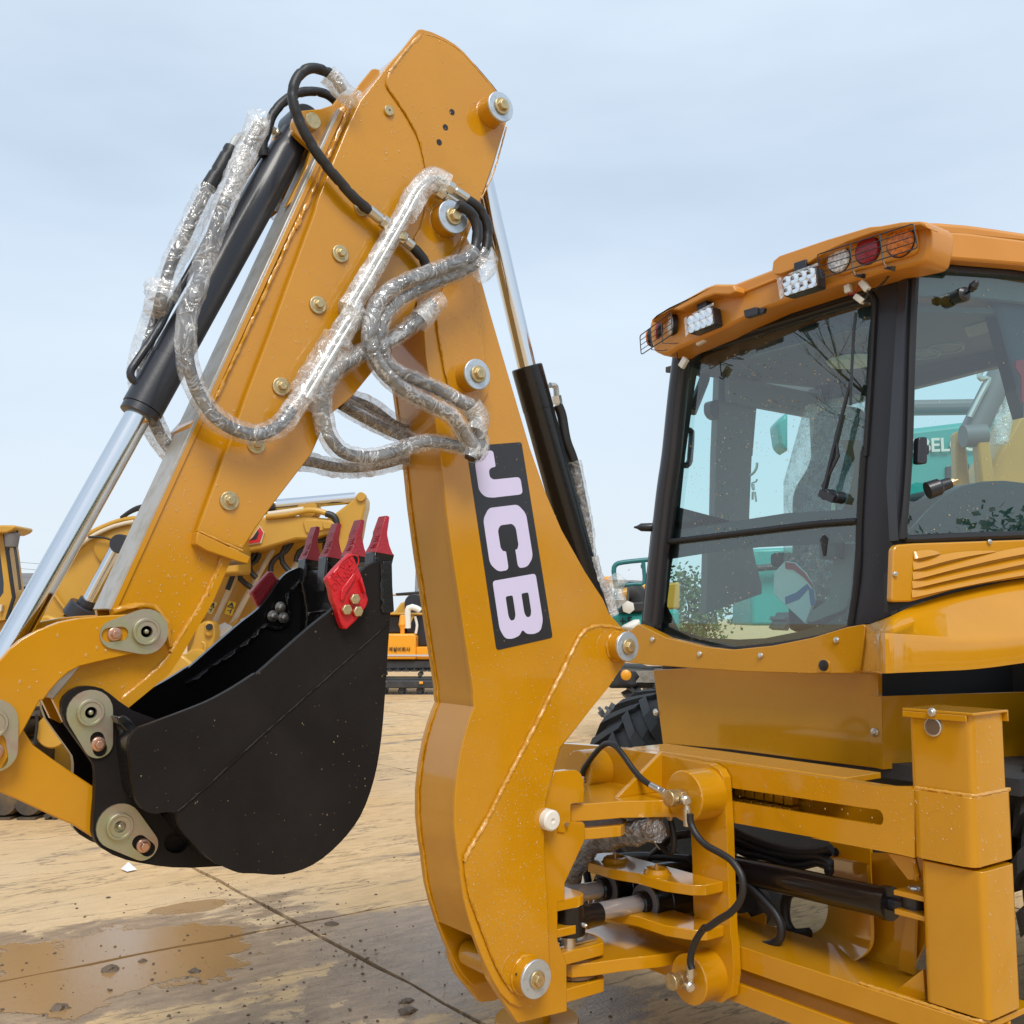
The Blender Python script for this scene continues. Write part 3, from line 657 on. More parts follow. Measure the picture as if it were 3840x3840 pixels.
# ---- keeper plates with grease pins
def keeper(parent, z, big, rb, small, rs, x, slot=True):
    B, S_ = on(z, *big, PX(x)), on(z, *small, PX(x)); d = (S_-B); l = d.length; e = d.normalized(); w = V((1, 0, 0)).cross(e)
    al = math.acos((rb-rs)/l); pl = []
    n = 14
    for i in range(n+1):
        t = al+(2*math.pi-2*al)*i/n; pl.append(B+(e*math.cos(t)+w*math.sin(t))*rb)
    for i in range(n+1):
        t = -al+2*al*i/n; pl.append(S_+(e*math.cos(t)+w*math.sin(t))*rs)
    sl = []
    for s, sg in ((-1, 1), (1, 1)):
        c = S_+e*(s*rs*.42)
        for i in range(9):
            t = (math.pi/2 if s < 0 else -math.pi/2)+math.pi*i/8; sl.append(c+(e*math.cos(t)+w*math.sin(t))*rs*.50)
    o = obj('keeper_plate', MB().prism(pl, (-.007, 0, 0), [sl]), ZCH, parent)
    obj('grease_pin', MB().lathe(B, (1, 0, 0), [(0, rb*.60), (.010, rb*.60), (.012, rb*.57), (.012, rb*.48), (.009, rb*.45), (.009, rb*.26), (-.004, rb*.22), (-.004, .007), (.010, .006), (.013, .003)], 32), ZCH, parent)
    bolt(parent, S_+V((-.007, 0, 0)), .0125, .019, .024, PNK)
XLK = XE+.024
keeper(bkt, 'FF', (680, 345), .058, (745, 585), .036, XE+.007)
keeper(bkt, 'FF', (900, 1205), .058, (1085, 1352), .038, XE+.007)
# ---- bucket link
XN = XE+.002
lk = P('C', [(-300, 1990), (-200, 1800), (0, 1560), (70, 1480), (150, 1410), (280, 1335), (450, 1272), (600, 1243), (740, 1228), (1000, 1212), (1090, 1212), (1150, 1235), (1205, 1285), (1232, 1345), (1230, 1410), (1195, 1460), (1140, 1485), (1000, 1515), (800, 1560), (600, 1608), (520, 1650), (440, 1720), (380, 1790), (330, 1860)], PX(XN)) + P('FF', [(300, 255), (200, 440), (110, 600), (20, 760), (-120, 980), (-300, 900)], PX(XN))
lnk = obj('bucket_link', MB().prism(lk, (-.024, 0, 0)), YEL, bl, .003)
obj('far_link_plate', MB().prism([p+V((-.20, 0, 0)) for p in lk], (-.024, 0, 0)), YEL, lnk, .003)
keeper(lnk, 'C', (1100, 1345), .061, (868, 1366), .038, XN+.007)
kb = on('FF', -45, 480, PX(XN+.007)); keeper(lnk, 'FF', (-60, 430), .06, (-30, 640), .05, XN+.007)
XH = XE-.035
hl = P('FF', [(165, 455), (250, 590), (420, 715), (600, 835), (760, 940), (790, 1100), (760, 1300), (690, 1285), (560, 1200), (400, 1130), (260, 1065), (120, 1000), (0, 950), (-200, 880), (-260, 600), (-100, 400)], PX(XH))
obj('tipping_link', MB().prism(hl, (-.125, 0, 0)), YEL, lnk, .004)
# ---- kingpost
XG = XB-.012
kp = P('H', [(1165, 28), (1250, 18), (1330, 15), (1365, 40), (1388, 85), (1390, 262), (1300, 270), (1290, 280), (1290, 408), (1385, 410), (1397, 425), (1397, 540), (1245, 870), (1245, 1000), (1190, 1015), (1190, 1300), (1258, 1475), (1262, 1838), (890, 1927), (800, 1790), (680, 1600), (648, 1510), (650, 1465), (900, 1300), (1040, 700), (1100, 200)], PX(XG))
kg = obj('kingpost', MB().prism(kp, (-.03, 0, 0)), YEL, bl, .003)
kf = P('H', [(375, 1215), (372, 1400), (395, 1500), (600, 1765), (660, 1755), (650, 1480), (700, 1300), (900, 1200)], PX(XG-.29))
kf = P('H', [(372, 1212), (395, 1212), (470, 1300), (800, 1400), (1000, 1300), (1050, 700), (1150, 200), (1200, 800), (1150, 1600), (700, 1760), (605, 1768), (430, 1555), (385, 1440), (370, 1300)], PX(XG-.22))
obj('kingpost_far_plate', MB().prism(kf, (-.03, 0, 0)), YEL, kg, .003)
fp2 = [p+V((0, 0, 0)) for p in P('H', [(60, 700), (100, 850), (240, 1210), (330, 1480), (380, 1540), (440, 1555), (500, 1300), (400, 1000)], PX(XB-BW-.02))]
a = on('H', 520, 1390, PX(XG-.20)); obj('pivot_tube', MB().lathe(a+V((.0, 0, 0)), (1, 0, 0), [(0, .045), (.19, .045)], 28), YEL, kg)
a = on('H', 600, 1472, PX(XG-.12)); obj('grease_nipple', MB().lathe(a, -DH, [(-.01, .008), (.012, .008), (.02, .004)], 10), STL, kg)
# bump stop and small pin
a = on('H', 1140, 395, PX(XG+.045)); obj('bump_stop', MB().lathe(a+V((-.045, 0, 0)), (1, 0, 0), [(0, .036), (.01, .037), (.05, .036), (.056, .03), (.057, .009), (.05, .006)], 28), WHT, kg)
obj('stop_plate', MB().prism(P('H', [(1200, 400), (1285, 400), (1240, 488), (1190, 480)], PX(XG+.006)), (-.006, 0, 0)), YEL, kg)
a = on('H', 1262, 427, PX(XG+.014)); obj('dowel_pin', MB().lathe(a+V((-.014, 0, 0)), (1, 0, 0), [(0, .008), (.014, .008)], 12), GLD, kg)
# swing pins stand upright; the ears of the carriage reach to them
KX = XC-.02
def zprism(z, pts, zz, h): return [p for p in P(z, pts, PZ(zz))]
# kingpost clevis for the swing cylinder rod
def flat(name, parent, poly, h, m=YEL, bev=.003): return obj(name, MB().prism(poly, (0, 0, -h)), m, parent, bev)
def onx(z, x, y, X=XG): return on(z, x, y, PX(X))
ya = onx('H', 1190, 1100)
def ear_pad(zt, h, y0, y1, name='swing_clevis', w=.075):
    x0 = XG-.03; c = V((x0-.02, y1-w*.6, zt)); pl = []
    pl += [V((XG-.002, y0, zt)), V((XG-.002, y1-.05, zt))]
    for i in range(9):
        t = i/8*math.pi*.5; pl.append(V((XG-.05+.048*math.cos(t), y1-.05+.05*math.sin(t), zt)))
    pl += [V((XG-.14, y1, zt)), V((XG-.14, y0, zt))]
    return flat(name, kg, pl, h)
for v0, v1 in ((1005, 1085), (1220, 1285)):
    p0, p1 = onx('H', 1190, v0), onx('H', 1190, v1); e = onx('H', 1352, v0)
    ear_pad(p0.z, p0.z-p1.z, p0.y-.02, e.y+.05)
c = onx('H', 1270, 1000, XG-.045); obj('swing_pin', MB().lathe(c, (0, 0, -1), [(-.012, .018), (-.012, .024), (.0, .026), (.20, .026)], 24), STL, kg)
# swing rods and barrels
def rodset(p, q, r, blk=True):
    pass
XS1, XS2 = XG-.055, XG-.235
a, b = on('M', 330, 1800, PX(XS1)), on('M', 590, 1735, PX(XS1)); d = on('M', 1010, 1655, PX(XS1-.0))
ax = (d-b).normalized(); far_p = d+ax*.55
sw = obj('swing_cylinder', MB().lathe(d, ax, [(0, .068), (.004, .074), (.075, .074), (.078, .070), (.084, .070), (.087, .074), (.12, .074), (.122, .068), (.5, .068)], 40), BLK, bl)
obj('end_face', MB().lathe(d-ax*.002, ax, [(0, .03), (.0, .070), (.003, .070)], 40), GRYP, sw)
obj('piston_rod', MB().lathe(b, ax, [(0, .033), ((d-b).length, .033)], 32), ROD, sw)
obj('rod_collar', MB().lathe(d-ax*.035, ax, [(0, .042), (.004, .045), (.036, .045)], 32), BLK, sw)
obj('rod_end', MB().lathe(a+V((0, 0, -.055)), (0, 0, 1), [(0, .052), (.004, .056), (.106, .056), (.11, .052)], 32).lathe(a, ax, [(.03, .042), (.07, .042), (.075, .04), ((b-a).length*.75, .04), ((b-a).length, .040), ((b-a).length+.002, .034)], 28), BLK, sw, .002)
a2 = a+V((.0, .0, -.005))+V((.055, -.01, 0)); obj('grease_nipple', MB().lathe(a+V((.05, .016, -.012)), (1, .2, 0), [(0, .009), (.016, .008), (.022, .004)], 10), STL, sw)
off = V((XS2-XS1, 0, .03))
b2, d2 = on('M', 290, 1585, PX(XS2)), on('M', 650, 1530, PX(XS2)); ax2 = (d2-b2).normalized()
sw2 = obj('swing_cylinder', MB().lathe(d2, ax2, [(0, .068), (.004, .074), (.075, .074), (.078, .070), (.084, .070), (.087, .074), (.5, .07)], 40), BLK, bl)
obj('end_face', MB().lathe(d2-ax2*.002, ax2, [(0, .03), (.0, .070), (.003, .070)], 40), GRYP, sw2)
obj('piston_rod', MB().lathe(b2-ax2*.1, ax2, [(0, .033), ((d2-b2).length+.1, .033)], 32), ROD, sw2)
obj('rod_collar', MB().lathe(d2-ax2*.035, ax2, [(0, .042), (.004, .045), (.036, .045)], 32), BLK, sw2)
# ---- carriage: upright plate, bosses and the pivot arms
YF = 3.0                          # rear face of the frame
YC = YF-.045
cp = P('M', [(-100, 195), (300, 215), (700, 245), (1130, 310), (1500, 385), (1600, 400), (1680, 450), (1720, 520), (1735, 700), (1752, 1000), (1765, 1450), (1785, 1932)], PY(YC)) + P('Q', [(355, 440), (362, 600), (345, 720), (300, 750), (240, 740), (150, 720), (150, 400), (148, 200)], PY(YC)) + P('M', [(1450, 1750), (1440, 1300), (1425, 1000), (1420, 860), (1200, 720), (700, 600), (200, 480), (-100, 440)], PY(YC))
ca = obj('side_shift_carriage', MB().prism(cp, (0, .04, 0)), YEL, bl, .004)
def ycyl(z, c, y0, y1, r, name, parent, m=YEL, seg=40):
    a = on(z, *c, PY(y0)); return obj(name, MB().lathe(a, (0, 1, 0), [(0, r-.004), (.004, r), (y1-y0, r)], seg), m, parent), a
bs, a1 = ycyl('M', (1362, 690), YC-.13, YC, .092, 'clamp_boss', ca)
bs2, a2 = ycyl('Q', (118, 625), YC-.11, YC, .088, 'clamp_boss', ca)
bs3, a3 = ycyl('M', (405, 465), YC-.12, YC, .085, 'clamp_boss', ca)
# pivot arm: horizontal plate from the carriage to the kingpost
zt = on('M', 470, 712, PY(YC-.35)).z
def zp(z, pts, zz): return P(z, pts, PZ(zz))
arm_top = zp('M', [(340, 770), (345, 700), (480, 665), (560, 655), (700, 640), (1000, 600), (1260, 690), (1240, 725), (865, 712), (600, 725)], zt)
arm_top = [V((XG-.33, YC, zt)), V((XG-.30, YC-.30, zt)), V((XG-.22, YC-.46, zt)), V((XG-.12, YC-.50, zt)), V((XG-.03, YC-.47, zt)), V((XG+.0, YC-.40, zt)), V((XG+.03, YC-.28, zt)), V((XG+.14, YC-.1, zt)), V((XG+.16, YC, zt))]
flat('pivot_arm', ca, arm_top, .062)
lug_pl = [p+V((0, 0, -.088)) for p in arm_top[:7]]+[V((XG-.04, YC-.15, zt-.088)), V((XG-.2, YC, zt-.088))]
flat('pivot_arm', ca, lug_pl, .04)
c = V((XG-.12, YC-.42, zt)); obj('pivot_bush', MB().lathe(c, (0, 0, 1), [(-.1, .05), (.004, .05), (.004, .04), (.022, .04), (.022, .02)], 28), STL, ca)
gus = [V((XG-.05, YC, zt)), V((XG-.05, YC-.24, zt)), V((XG-.05, YC, zt+.15))]
obj('gusset', MB().prism(gus, (.02, 0, 0)), YEL, ca, .002)
# lower pivot arm and keeper plate
zl = on('H', 1320, 1505, PY(YC-.48)).z
lowarm = [p+V((0, 0, zl-zt)) for p in arm_top]
lowarm[-1] = V((XG+.10, YC, zl)); lowarm[-2] = V((XG+.08, YC-.14, zl))
flat('pivot_arm', ca, lowarm, .046)
flat('pivot_arm', kg, [V((XG-.26, YC-.58, zl+.058)), V((XG-.005, YC-.58, zl+.058)), V((XG-.005, YC-.36, zl+.058))]+[V((XG-.10+.10*math.cos(t/8*math.pi), YC-.36+.06*math.sin(t/8*math.pi), zl+.058)) for t in range(9)][1:]+[V((XG-.26, YC-.4, zl+.058))], .044)
flat('pivot_arm', kg, [V((XG-.26, YC-.6, zl-.068)), V((XG-.005, YC-.6, zl-.068)), V((XG-.005, YC-.36, zl-.068))]+[V((XG-.10+.10*math.cos(t/8*math.pi), YC-.36+.06*math.sin(t/8*math.pi), zl-.068)) for t in range(9)][1:]+[V((XG-.26, YC-.4, zl-.068))], .046)
c = V((XG-.10, YC-.40, zl)); obj('bush_flange', MB().lathe(c, (0, 0, 1), [(-.068, .07), (-.060, .07), (-.060, .086), (-.048, .086), (-.046, .06)], 32).lathe(c, (0, 0, 1), [(0, .084), (.008, .084), (.010, .06), (.014, .058)], 32), BRZ, ca)
for k in range(8):
    t = k/8*6.283; bolt(ca, c+V((math.cos(t)*.074, math.sin(t)*.074, -.060)), .008, 0, .012, BRZ, axis=(0, 0, -1))
kpz = zl+.064; kk = c+V((0, 0, .064))
obj('pin_keeper', MB().box((kk.x-.06, kk.y-.13, kpz-.005), (kk.x+.06, kk.y+.06, kpz+.004)).lathe(kk+V((0, .015, 0)), (0, 0, 1), [(0, .036), (.012, .036), (.014, .03), (.008, .02), (.008, .01), (.014, .006)], 28), STL, kg, .002)
bolt(kg, V((kk.x+.02, kk.y-.10, kpz+.004)), .014, .022, .024, STL, axis=(0, 0, 1))
# cylinder trunnion plates
for nm, pts, th in (('trunnion_plate', [(500, 1300), (600, 1285), (770, 1275), (900, 1300), (1000, 1390), (1220, 1380), (1440, 1425), (1640, 1470), (1640, 1560), (1550, 1580), (1340, 1555)], .045),
                    ('trunnion_plate', [(700, 1790), (850, 1745), (1000, 1790), (1250, 1770), (1450, 1830), (1680, 1880), (1700, 1960), (1600, 1990), (1350, 1960)], .045)):
    pass
def tr_plate(v_left, zz, z_name='M'):
    pl = [V((XG-.36, YC, zz)), V((XG-.36, YC-.10, zz)), V((XG-.25, YC-.20, zz)), V((XG-.10, YC-.20, zz)), V((XG+.0, YC-.17, zz)), V((XG+.14, YC-.17, zz)), V((XG+.24, YC-.13, zz)), V((XG+.27, YC-.09, zz)), V((XG+.27, YC-.0, zz))]
    return flat('trunnion_plate', ca, pl, .038)
z1 = on('M', 1340, 1475, PY(YC-.14)).z; tr_plate(0, z1); z2 = on('M', 1350, 1880, PY(YC-.14)).z; tr_plate(0, z2)
for dx in (-.21, .02):
    c = V((XG+dx+.02, YC-.11, z1)); obj('trunnion_bush', MB().lathe(c, (0, 0, 1), [(0, .056), (.004, .050), (.018, .044), (.020, .036), (.012, .033), (.006, .012), (.026, .007), (.036, .005), (.037, .002)], 28), YEL, ca)
# hydraulic fittings on the bosses
n1 = a1+V((0, -.002, 0)); 
obj('clamp_fitting', MB().lathe(n1, (0, -1, 0), [(0, .028), (.03, .028)], 6).lathe(n1+V((0, -.03, 0)), (0, -1, 0), [(0, .022), (.02, .022), (.02, .03), (.05, .03), (.052, .02)], 12), GLD, ca, .002)
n2 = a2+V((-.02, -.002, -.0)); obj('clamp_fitting', MB().lathe(n2, (0, -1, 0), [(0, .028), (.03, .028)], 6).lathe(n2+V((0, -.03, 0)), (0, -1, 0), [(0, .022), (.02, .022), (.02, .03), (.04, .03)], 12), GLD, ca, .002)
for n_, dx in ((n1, .045), (n2, .06)):
    q = n_+V((dx, -.03, -.005)); obj('banjo_fitting', MB().lathe(q+V((-.016, 0, 0)), (1, -.3, 0), [(0, .014), (.004, .018), (.026, .018), (.032, .012)], 16).lathe(q, (0, .03, -1 if n_ is n1 else 1), [(.01, .010), (.03, .012), (.03, .015), (.09, .015), (.092, .012)], 14), STL, ca)
# ---- stabiliser frame
YB = YF
ub = P('M', [(900, 215), (1207, 310)], PY(YB)) + P('N', [(580, 395), (1000, 460), (1932, 600)], PY(YB)) + P('O', [(912, 1085), (912, 1105), (940, 1109), (940, 1732), (800, 1700), (0, 1550)], PY(YB)) + P('N', [(1400, 1075), (545, 920), (300, 880), (-400, 770)], PY(YB))
slot = P('N', [(300, 570), (535, 607), (1200, 706), (1860, 806)], PY(YB)) + P('O', [(600, 1291), (630, 1305), (652, 1340), (660, 1380), (650, 1420), (628, 1438), (605, 1432)], PY(YB)) + P('N', [(1930, 955), (1200, 838), (545, 730), (300, 690)], PY(YB))
ub_z = [on('N', -400, 250, PY(YB)), on('N', -400, 770, PY(YB))]
up_poly = [ub_z[0]] + ub[2:]
fr_o = obj('stabiliser_frame', MB().prism(up_poly, (0, .018, 0), [slot]), YEL, bl, 0, smooth=20)
zt_ = up_poly[1].z; x0 = up_poly[0].x; xr = P('O', [(912, 1100)], PY(YB))[0].x
obj('top_flange', MB().box((x0, YB+.0185, zt_-.022), (xr-.02, YB+.055, zt_-.003)), YEL, fr_o, .002)
obj('top_flange', MB().box((x0, YB+.055, zt_-.022), (xr-.28, YB+.26, zt_-.001)), YEL, fr_o, .002)
zb_ = on('N', 1000, 1005, PY(YB)).z
obj('rail_back', MB().box((x0, YB+.16, zb_), (xr, YB+.175, zt_-.025)), YEL, fr_o)
obj('rail_floor', MB().box((x0, YB+.0185, zb_+.002), (xr, YB+.16, zb_+.02)), YEL, fr_o)
for k in range(6):
    xx = on('N', 620+88*k, 690, PY(YB+.1)).x; x2_ = on('N', 620+88*k+74, 690, PY(YB+.1)).x
    obj('hose_guide_block', MB().box((xx, YB+.10, zb_+.075), (x2_, YB+.14, zb_+.125)).box((xx, YB+.09, zb_+.03), (x2_, YB+.14, zb_+.068)), YEL, fr_o, .003)
def ybox(z, pts, y, d, name, parent, r=.02, m=YEL, bev=.0, idx=None):
    return obj(name, MB().prism(arc_round(P(z, pts, PY(y)), r, 4, idx) if r else P(z, pts, PY(y)), (0, d, 0)), m, parent, bev)
def post(z, tl, tr, br, bl_, y, d, name, parent, r=.035):
    """upright box with rounded vertical corners; front face traced, depth d"""
    f = P(z, [tl, tr, br, bl_], PY(y)); x0 = (f[0].x+f[3].x)/2; x1 = (f[1].x+f[2].x)/2; z1 = (f[0].z+f[1].z)/2; z0 = (f[2].z+f[3].z)/2
    q = arc_round([V((x0, y, z1)), V((x1, y, z1)), V((x1, y+d, z1)), V((x0, y+d, z1))], r, 6)
    o = obj(name, MB().prism(q, (0, 0, z0-z1)), YEL, parent, .002, smooth=35); return o, (x0, x1, z0, z1)
sl, (sx0, sx1, sz0, sz1) = post('O', (912, 1110), (1476, 1195), (1476, 1815), (912, 1730), YB-.006, .235, 'stabiliser_sleeve', bl, .03)
ps, (px0, px1, pz0, pz1) = post('O', (872, 400), (1455, 425), (1482, 1150), (912, 1105), YB+.014, .195, 'stabiliser_leg', bl, .022)
lo_, (lx0, lx1, lz0, lz1) = post('Q', (1362, 0), (1700, 20), (1752, 850), (1405, 750), YB+.012, .19, 'lower_leg', ps, .022)
bead(sl, [V((sx0+.01, YB+.008, sz1+.004)), V((sx1-.03, YB+.008, sz1+.004)), V((sx1-.006, YB+.03, sz1+.004)), V((sx1-.006, YB+.22, sz1+.004))], .007)
# cap lid
zc = pz1; 
obj('leg_cap', MB().box((px0-.012, YB+.004, zc-.002), (px1+.012, YB+.205, zc+.006)).box((px0-.012, YB+.002, zc-.022), (px1-.01, YB+.0075, zc-.003)), YEL, ps, .0015)
obj('leg_cap', MB().box((px0+.0, YB+.206, zc-.03), (px1+.012, YB+.211, zc+.005)), YEL, ps, .001)
bolt(ps, on('O', 1104, 412, PY(YB+.002)), .0095, .014, .014, STL, axis=(0, -1, 0))
a = on('O', 1112, 545, PY(YB+.012)); obj('mesh_plug', MB().lathe(a, (0, -1, 0), [(-.01, .030), (0, .030), (.005, .029), (.006, .025), (.003, .024)], 32), STL, ps)
mbm = MB()
for k in range(-7, 8):
    w = math.sqrt(max(.0, .0235**2-(k*.003)**2)); mbm.box((a.x-w, a.y-.006, a.z+k*.003-.0009), (a.x+w, a.y-.0045, a.z+k*.003+.0009))
obj('plug_grille', mbm, BRN, ps, smooth=0)
# recessed round hole in the sleeve
a = on('O', 1163, 1452, PY(YB-.006)); rc = MB(); rc.lathe(a+V((0, .0004, 0)), (0, 1, 0), [(0, .0475), (.003, .0465), (.026, .045), (.026, .034), (.019, .031), (.019, 0)], 40)
hb = sl.data
bm = bmesh.new(); bm.from_mesh(hb); fcs = [f for f in bm.faces if f.normal.y < -.95]
fcs.sort(key=lambda f: -f.calc_area()); f0 = fcs[0]; pl = [v.co.copy() for v in f0.verts]; bmesh.ops.delete(bm, geom=[f0], context='FACES_ONLY'); bm.to_mesh(hb); bm.free()
cl = a-ORG[sl.name]; hole = [V((cl.x+.047*math.cos(t/40*6.283), pl[0].y, cl.z+.047*math.sin(t/40*6.283))) for t in range(40)]
tri = tessellate_polygon([pl, hole]); fl_ = pl+hole
fm = MB(); fm.add([p+ORG[sl.name] for p in fl_], [tuple(t) for t in tri]); obj('sleeve_face', fm, YEL, sl, smooth=0)
obj('sleeve_recess', rc, YEL, sl)
# lower rail
zs = on('Q', 800, 580, PY(YB)).z
lb = P('Q', [(-400, 230), (360, 450), (1420, 760), (1760, 862), (1790, 1010), (1250, 865), (930, 735), (360, 560), (-400, 330)], PY(YB))
def hrow(z, pts): return P(z, pts, PY(YB))
A_, B_ = hrow('Q', [(360, 450), (1420, 760)]); zl1 = (A_.z+B_.z)/2
C_, D_ = hrow('Q', [(380, 565), (900, 738)]); zl2 = (C_.z+D_.z)/2
E_, F_ = hrow('Q', [(370, 640), (800, 800)]); zl3 = (E_.z+F_.z)/2
G_ = hrow('Q', [(350, 740)])[0]; zl4 = G_.z
XR0, XR1 = -4.3, sx1
lr = obj('lower_rail', MB().box((XR0, YB, zl2), (XR1, YB+.018, zl1)), YEL, bl, .002)
obj('rail_shelf', MB().box((XR0, YB+.0185, zl1-.02), (XR1, YB+.30, zl1-.002)), YEL, lr, .002)
obj('rail_lip', MB().box((XR0, YB, zl4), (on('Q', 1240, 870, PY(YB)).x, YB+.018, zl3)), YEL, lr, .002)
obj('rail_back', MB().box((XR0, YB+.14, zl4), (XR1, YB+.155, zl1-.021)), YEL, lr)
bead(lr, [V((sx0-.22, YB+.012, zl1+.003)), V((sx0, YB+.01, zl1+.003)), V((XR1-.03, YB+.01, zl1+.003)), V((XR1-.004, YB+.04, zl1+.003))], .007)
# gussets of the leg
g1 = P('O', [(690, 1685), (930, 1730), (975, 1932), (880, 1932)], PY(YB+.06)); obj('gusset', MB().prism(g1, (0, .02, 0)), YEL, lo_, .002)
bead(lo_, P('O', [(930, 1740), (960, 1850), (955, 1932)], PY(YB+.05)), .008, YEL)
g2 = P('Q', [(1385, 570), (1400, 750), (1215, 700)], PY(YB+.05)); obj('gusset', MB().prism(g2, (0, .02, 0)), YEL, lo_, .002)
# back plate with a big opening, curved gusset plate
YK = YB+.42
cut = P('Q', [(700, 140), (760, 150), (800, 165), (840, 210), (885, 255), (875, 300), (850, 345), (800, 375), (720, 390), (640, 400), (600, 405), (520, 420), (600, 370), (625, 310), (645, 250), (665, 190)], PY(YK))
def tray(z, front, yk):
    pass
sp_front = P('Q', [(1100, 0), (1112, 200), (1122, 350), (1118, 430), (1090, 480), (1040, 515), (962, 548)], PY(YB+.20))
rowb = P('Q', [(880, -40), (888, 200), (880, 290), (850, 345), (800, 372), (720, 392), (600, 405)], PY(YK))
mb = MB(); mb.loft([spline(sp_front, 4), spline(rowb, 4)]); a_ = [p+V((-.014, 0, -.006)) for p in spline(sp_front, 4)]; b_ = [p+V((-.014, 0, -.006)) for p in spline(rowb, 4)]
mb.loft([a_, b_]); mb.loft([spline(sp_front, 4), a_]); obj('curved_gusset', mb, YEL, fr_o, smooth=50)
bp = P('Q', [(1105, -60), (1400, -60), (1400, 420), (1330, 560), (1290, 640), (1100, 560), (1000, 540), (1090, 480), (1118, 430), (1122, 350)], PY(YB+.26)); obj('inner_plate', MB().prism(bp, (0, .015, 0)), YEL, fr_o)
sp2 = P('Q', [(1300, 270), (1345, 300), (1335, 600), (1250, 570), (1265, 450)], PY(YB+.22)); obj('inner_plate', MB().prism(sp2, (0, .015, 0)), YEL, fr_o)
lf = P('Q', [(880, -330), (885, 200), (850, 340), (980, 560), (1110, 560), (1120, -330)], PY(YK+.02))
wl_ = P('N', [(1470, 1100), (1932, 1180), (1932, 1480), (1470, 1480)], PY(YB+.24)); 
sidep = P('N', [(1470, 1050), (1842, 1110), (1850, 1500), (1860, 1932), (1470, 1932), (1478, 1400)], PY(YB+.205)); obj('side_plate', MB().prism(P('N', [(1475, 1050), (1840, 1110), (1850, 1500), (1858, 1600), (1500, 1560), (1478, 1400)], PY(YB+.40)), (0, .015, 0)), YEL, fr_o)
obj('plate_hole', MB().lathe(on('N', 1528, 1195, PY(YB+.398)), (0, 1, 0), [(0, .016), (.003, .016)], 18), RUB, fr_o)
# stabiliser ram
ra, rb_ = on('N', 760, 1380, PY(YB+.15)), on('Q', 1215, 215, PY(YB+.10)); ax = (rb_-ra).normalized(); rl = (rb_-ra).length
rm = obj('stabiliser_ram', MB().lathe(ra-ax*.2, ax, [(0, .050), (rl+.17, .050), (rl+.172, .055), (rl+.2, .055), (rl+.202, .04)], 36), BLK, bl)
ey = on('Q', 1340, 222, PY(YB+.10)); obj('ram_rod', MB().lathe(rb_, ax, [(0, .022), ((ey-rb_).length, .022)], 20).lathe(ey+V((0, 0, -.03)), (0, 0, 1), [(0, .04), (.06, .04)], 24), BLKC, rm)
for v0, v1 in (((1255, 135), (1365, 200)), ((1260, 248), (1365, 305))):
    p0 = on('Q', *v0, PY(YB+.06)); p1 = on('Q', *v1, PY(YB+.03)); obj('ram_lug', MB().box((p0.x, YB+.03, p1.z-.0), (lx0+.0, YB+.19, p1.z+.016)), YEL, rm, .002)
bolt(rm, V((ey.x, ey.y, on('Q', 1310, 165, PY(YB+.1)).z)), .02, 0, .03, STL, axis=(0, 0, 1))
# ground pad seen below the boom
g = on('H', 1032, 1880, PZ(.06)); ft = obj('stabiliser_foot', MB().lathe(V((g.x, g.y, 0.004)), (0, 0, 1), [(0, .165), (.045, .17), (.055, .165), (.05, .10), (.05, .055), (.16, .055)], 40), YEL, bl)
# ================================================================== cab
YR = 3.62                         # rear glass plane
QP = on('J', 1092, 520, PY(YR)); QD = V((.293, .957, 0)).normalized(); QN = V((QD.y, -QD.x, 0))
def PQ(off=0): return PN(QP+QN*off, QN)
outer = P('I', [(465, 1120), (430, 1440), (370, 1932)], PY(YR)) + P('K', [(280, 620), (210, 1290), (400, 1395), (700, 1470), (900, 1488), (1200, 1458), (1500, 1398), (1760, 1315), (1932, 1280)], PY(YR)) + P('L', [(740, 1095), (925, 1020), (925, 930), (945, 400), (965, 0)], PY(YR)) + P('J', [(1000, 1932), (1030, 1300), (1062, 500), (700, 560), (0, 790)], PY(YR)) + P('I', [(800, 950)], PY(YR))
up_hole = P('I', [(590, 1215), (640, 1150), (1000, 1045), (1300, 945), (1600, 850), (1900, 760)], PY(YR)) + P('J', [(700, 770), (770, 770), (785, 810), (770, 1200), (745, 1500), (712, 1900)], PY(YR)) + P('K', [(1870, 100), (1840, 490), (1600, 503), (1100, 570), (700, 620), (418, 655), (450, 400), (490, 0)], PY(YR)) + P('I', [(520, 1700), (560, 1400)], PY(YR))
lo_hole = P('K', [(412, 690), (700, 655), (1100, 605), (1500, 562), (1835, 535), (1828, 700), (1805, 1000), (1768, 1300), (1600, 1360), (1400, 1400), (1200, 1430), (900, 1462), (700, 1445), (500, 1400), (340, 1345), (355, 1100), (385, 850)], PY(YR))
cab = obj('cab', MB().prism(outer, (0, .05, 0), [up_hole, lo_hole]), BLKC, bl, 0, smooth=20)
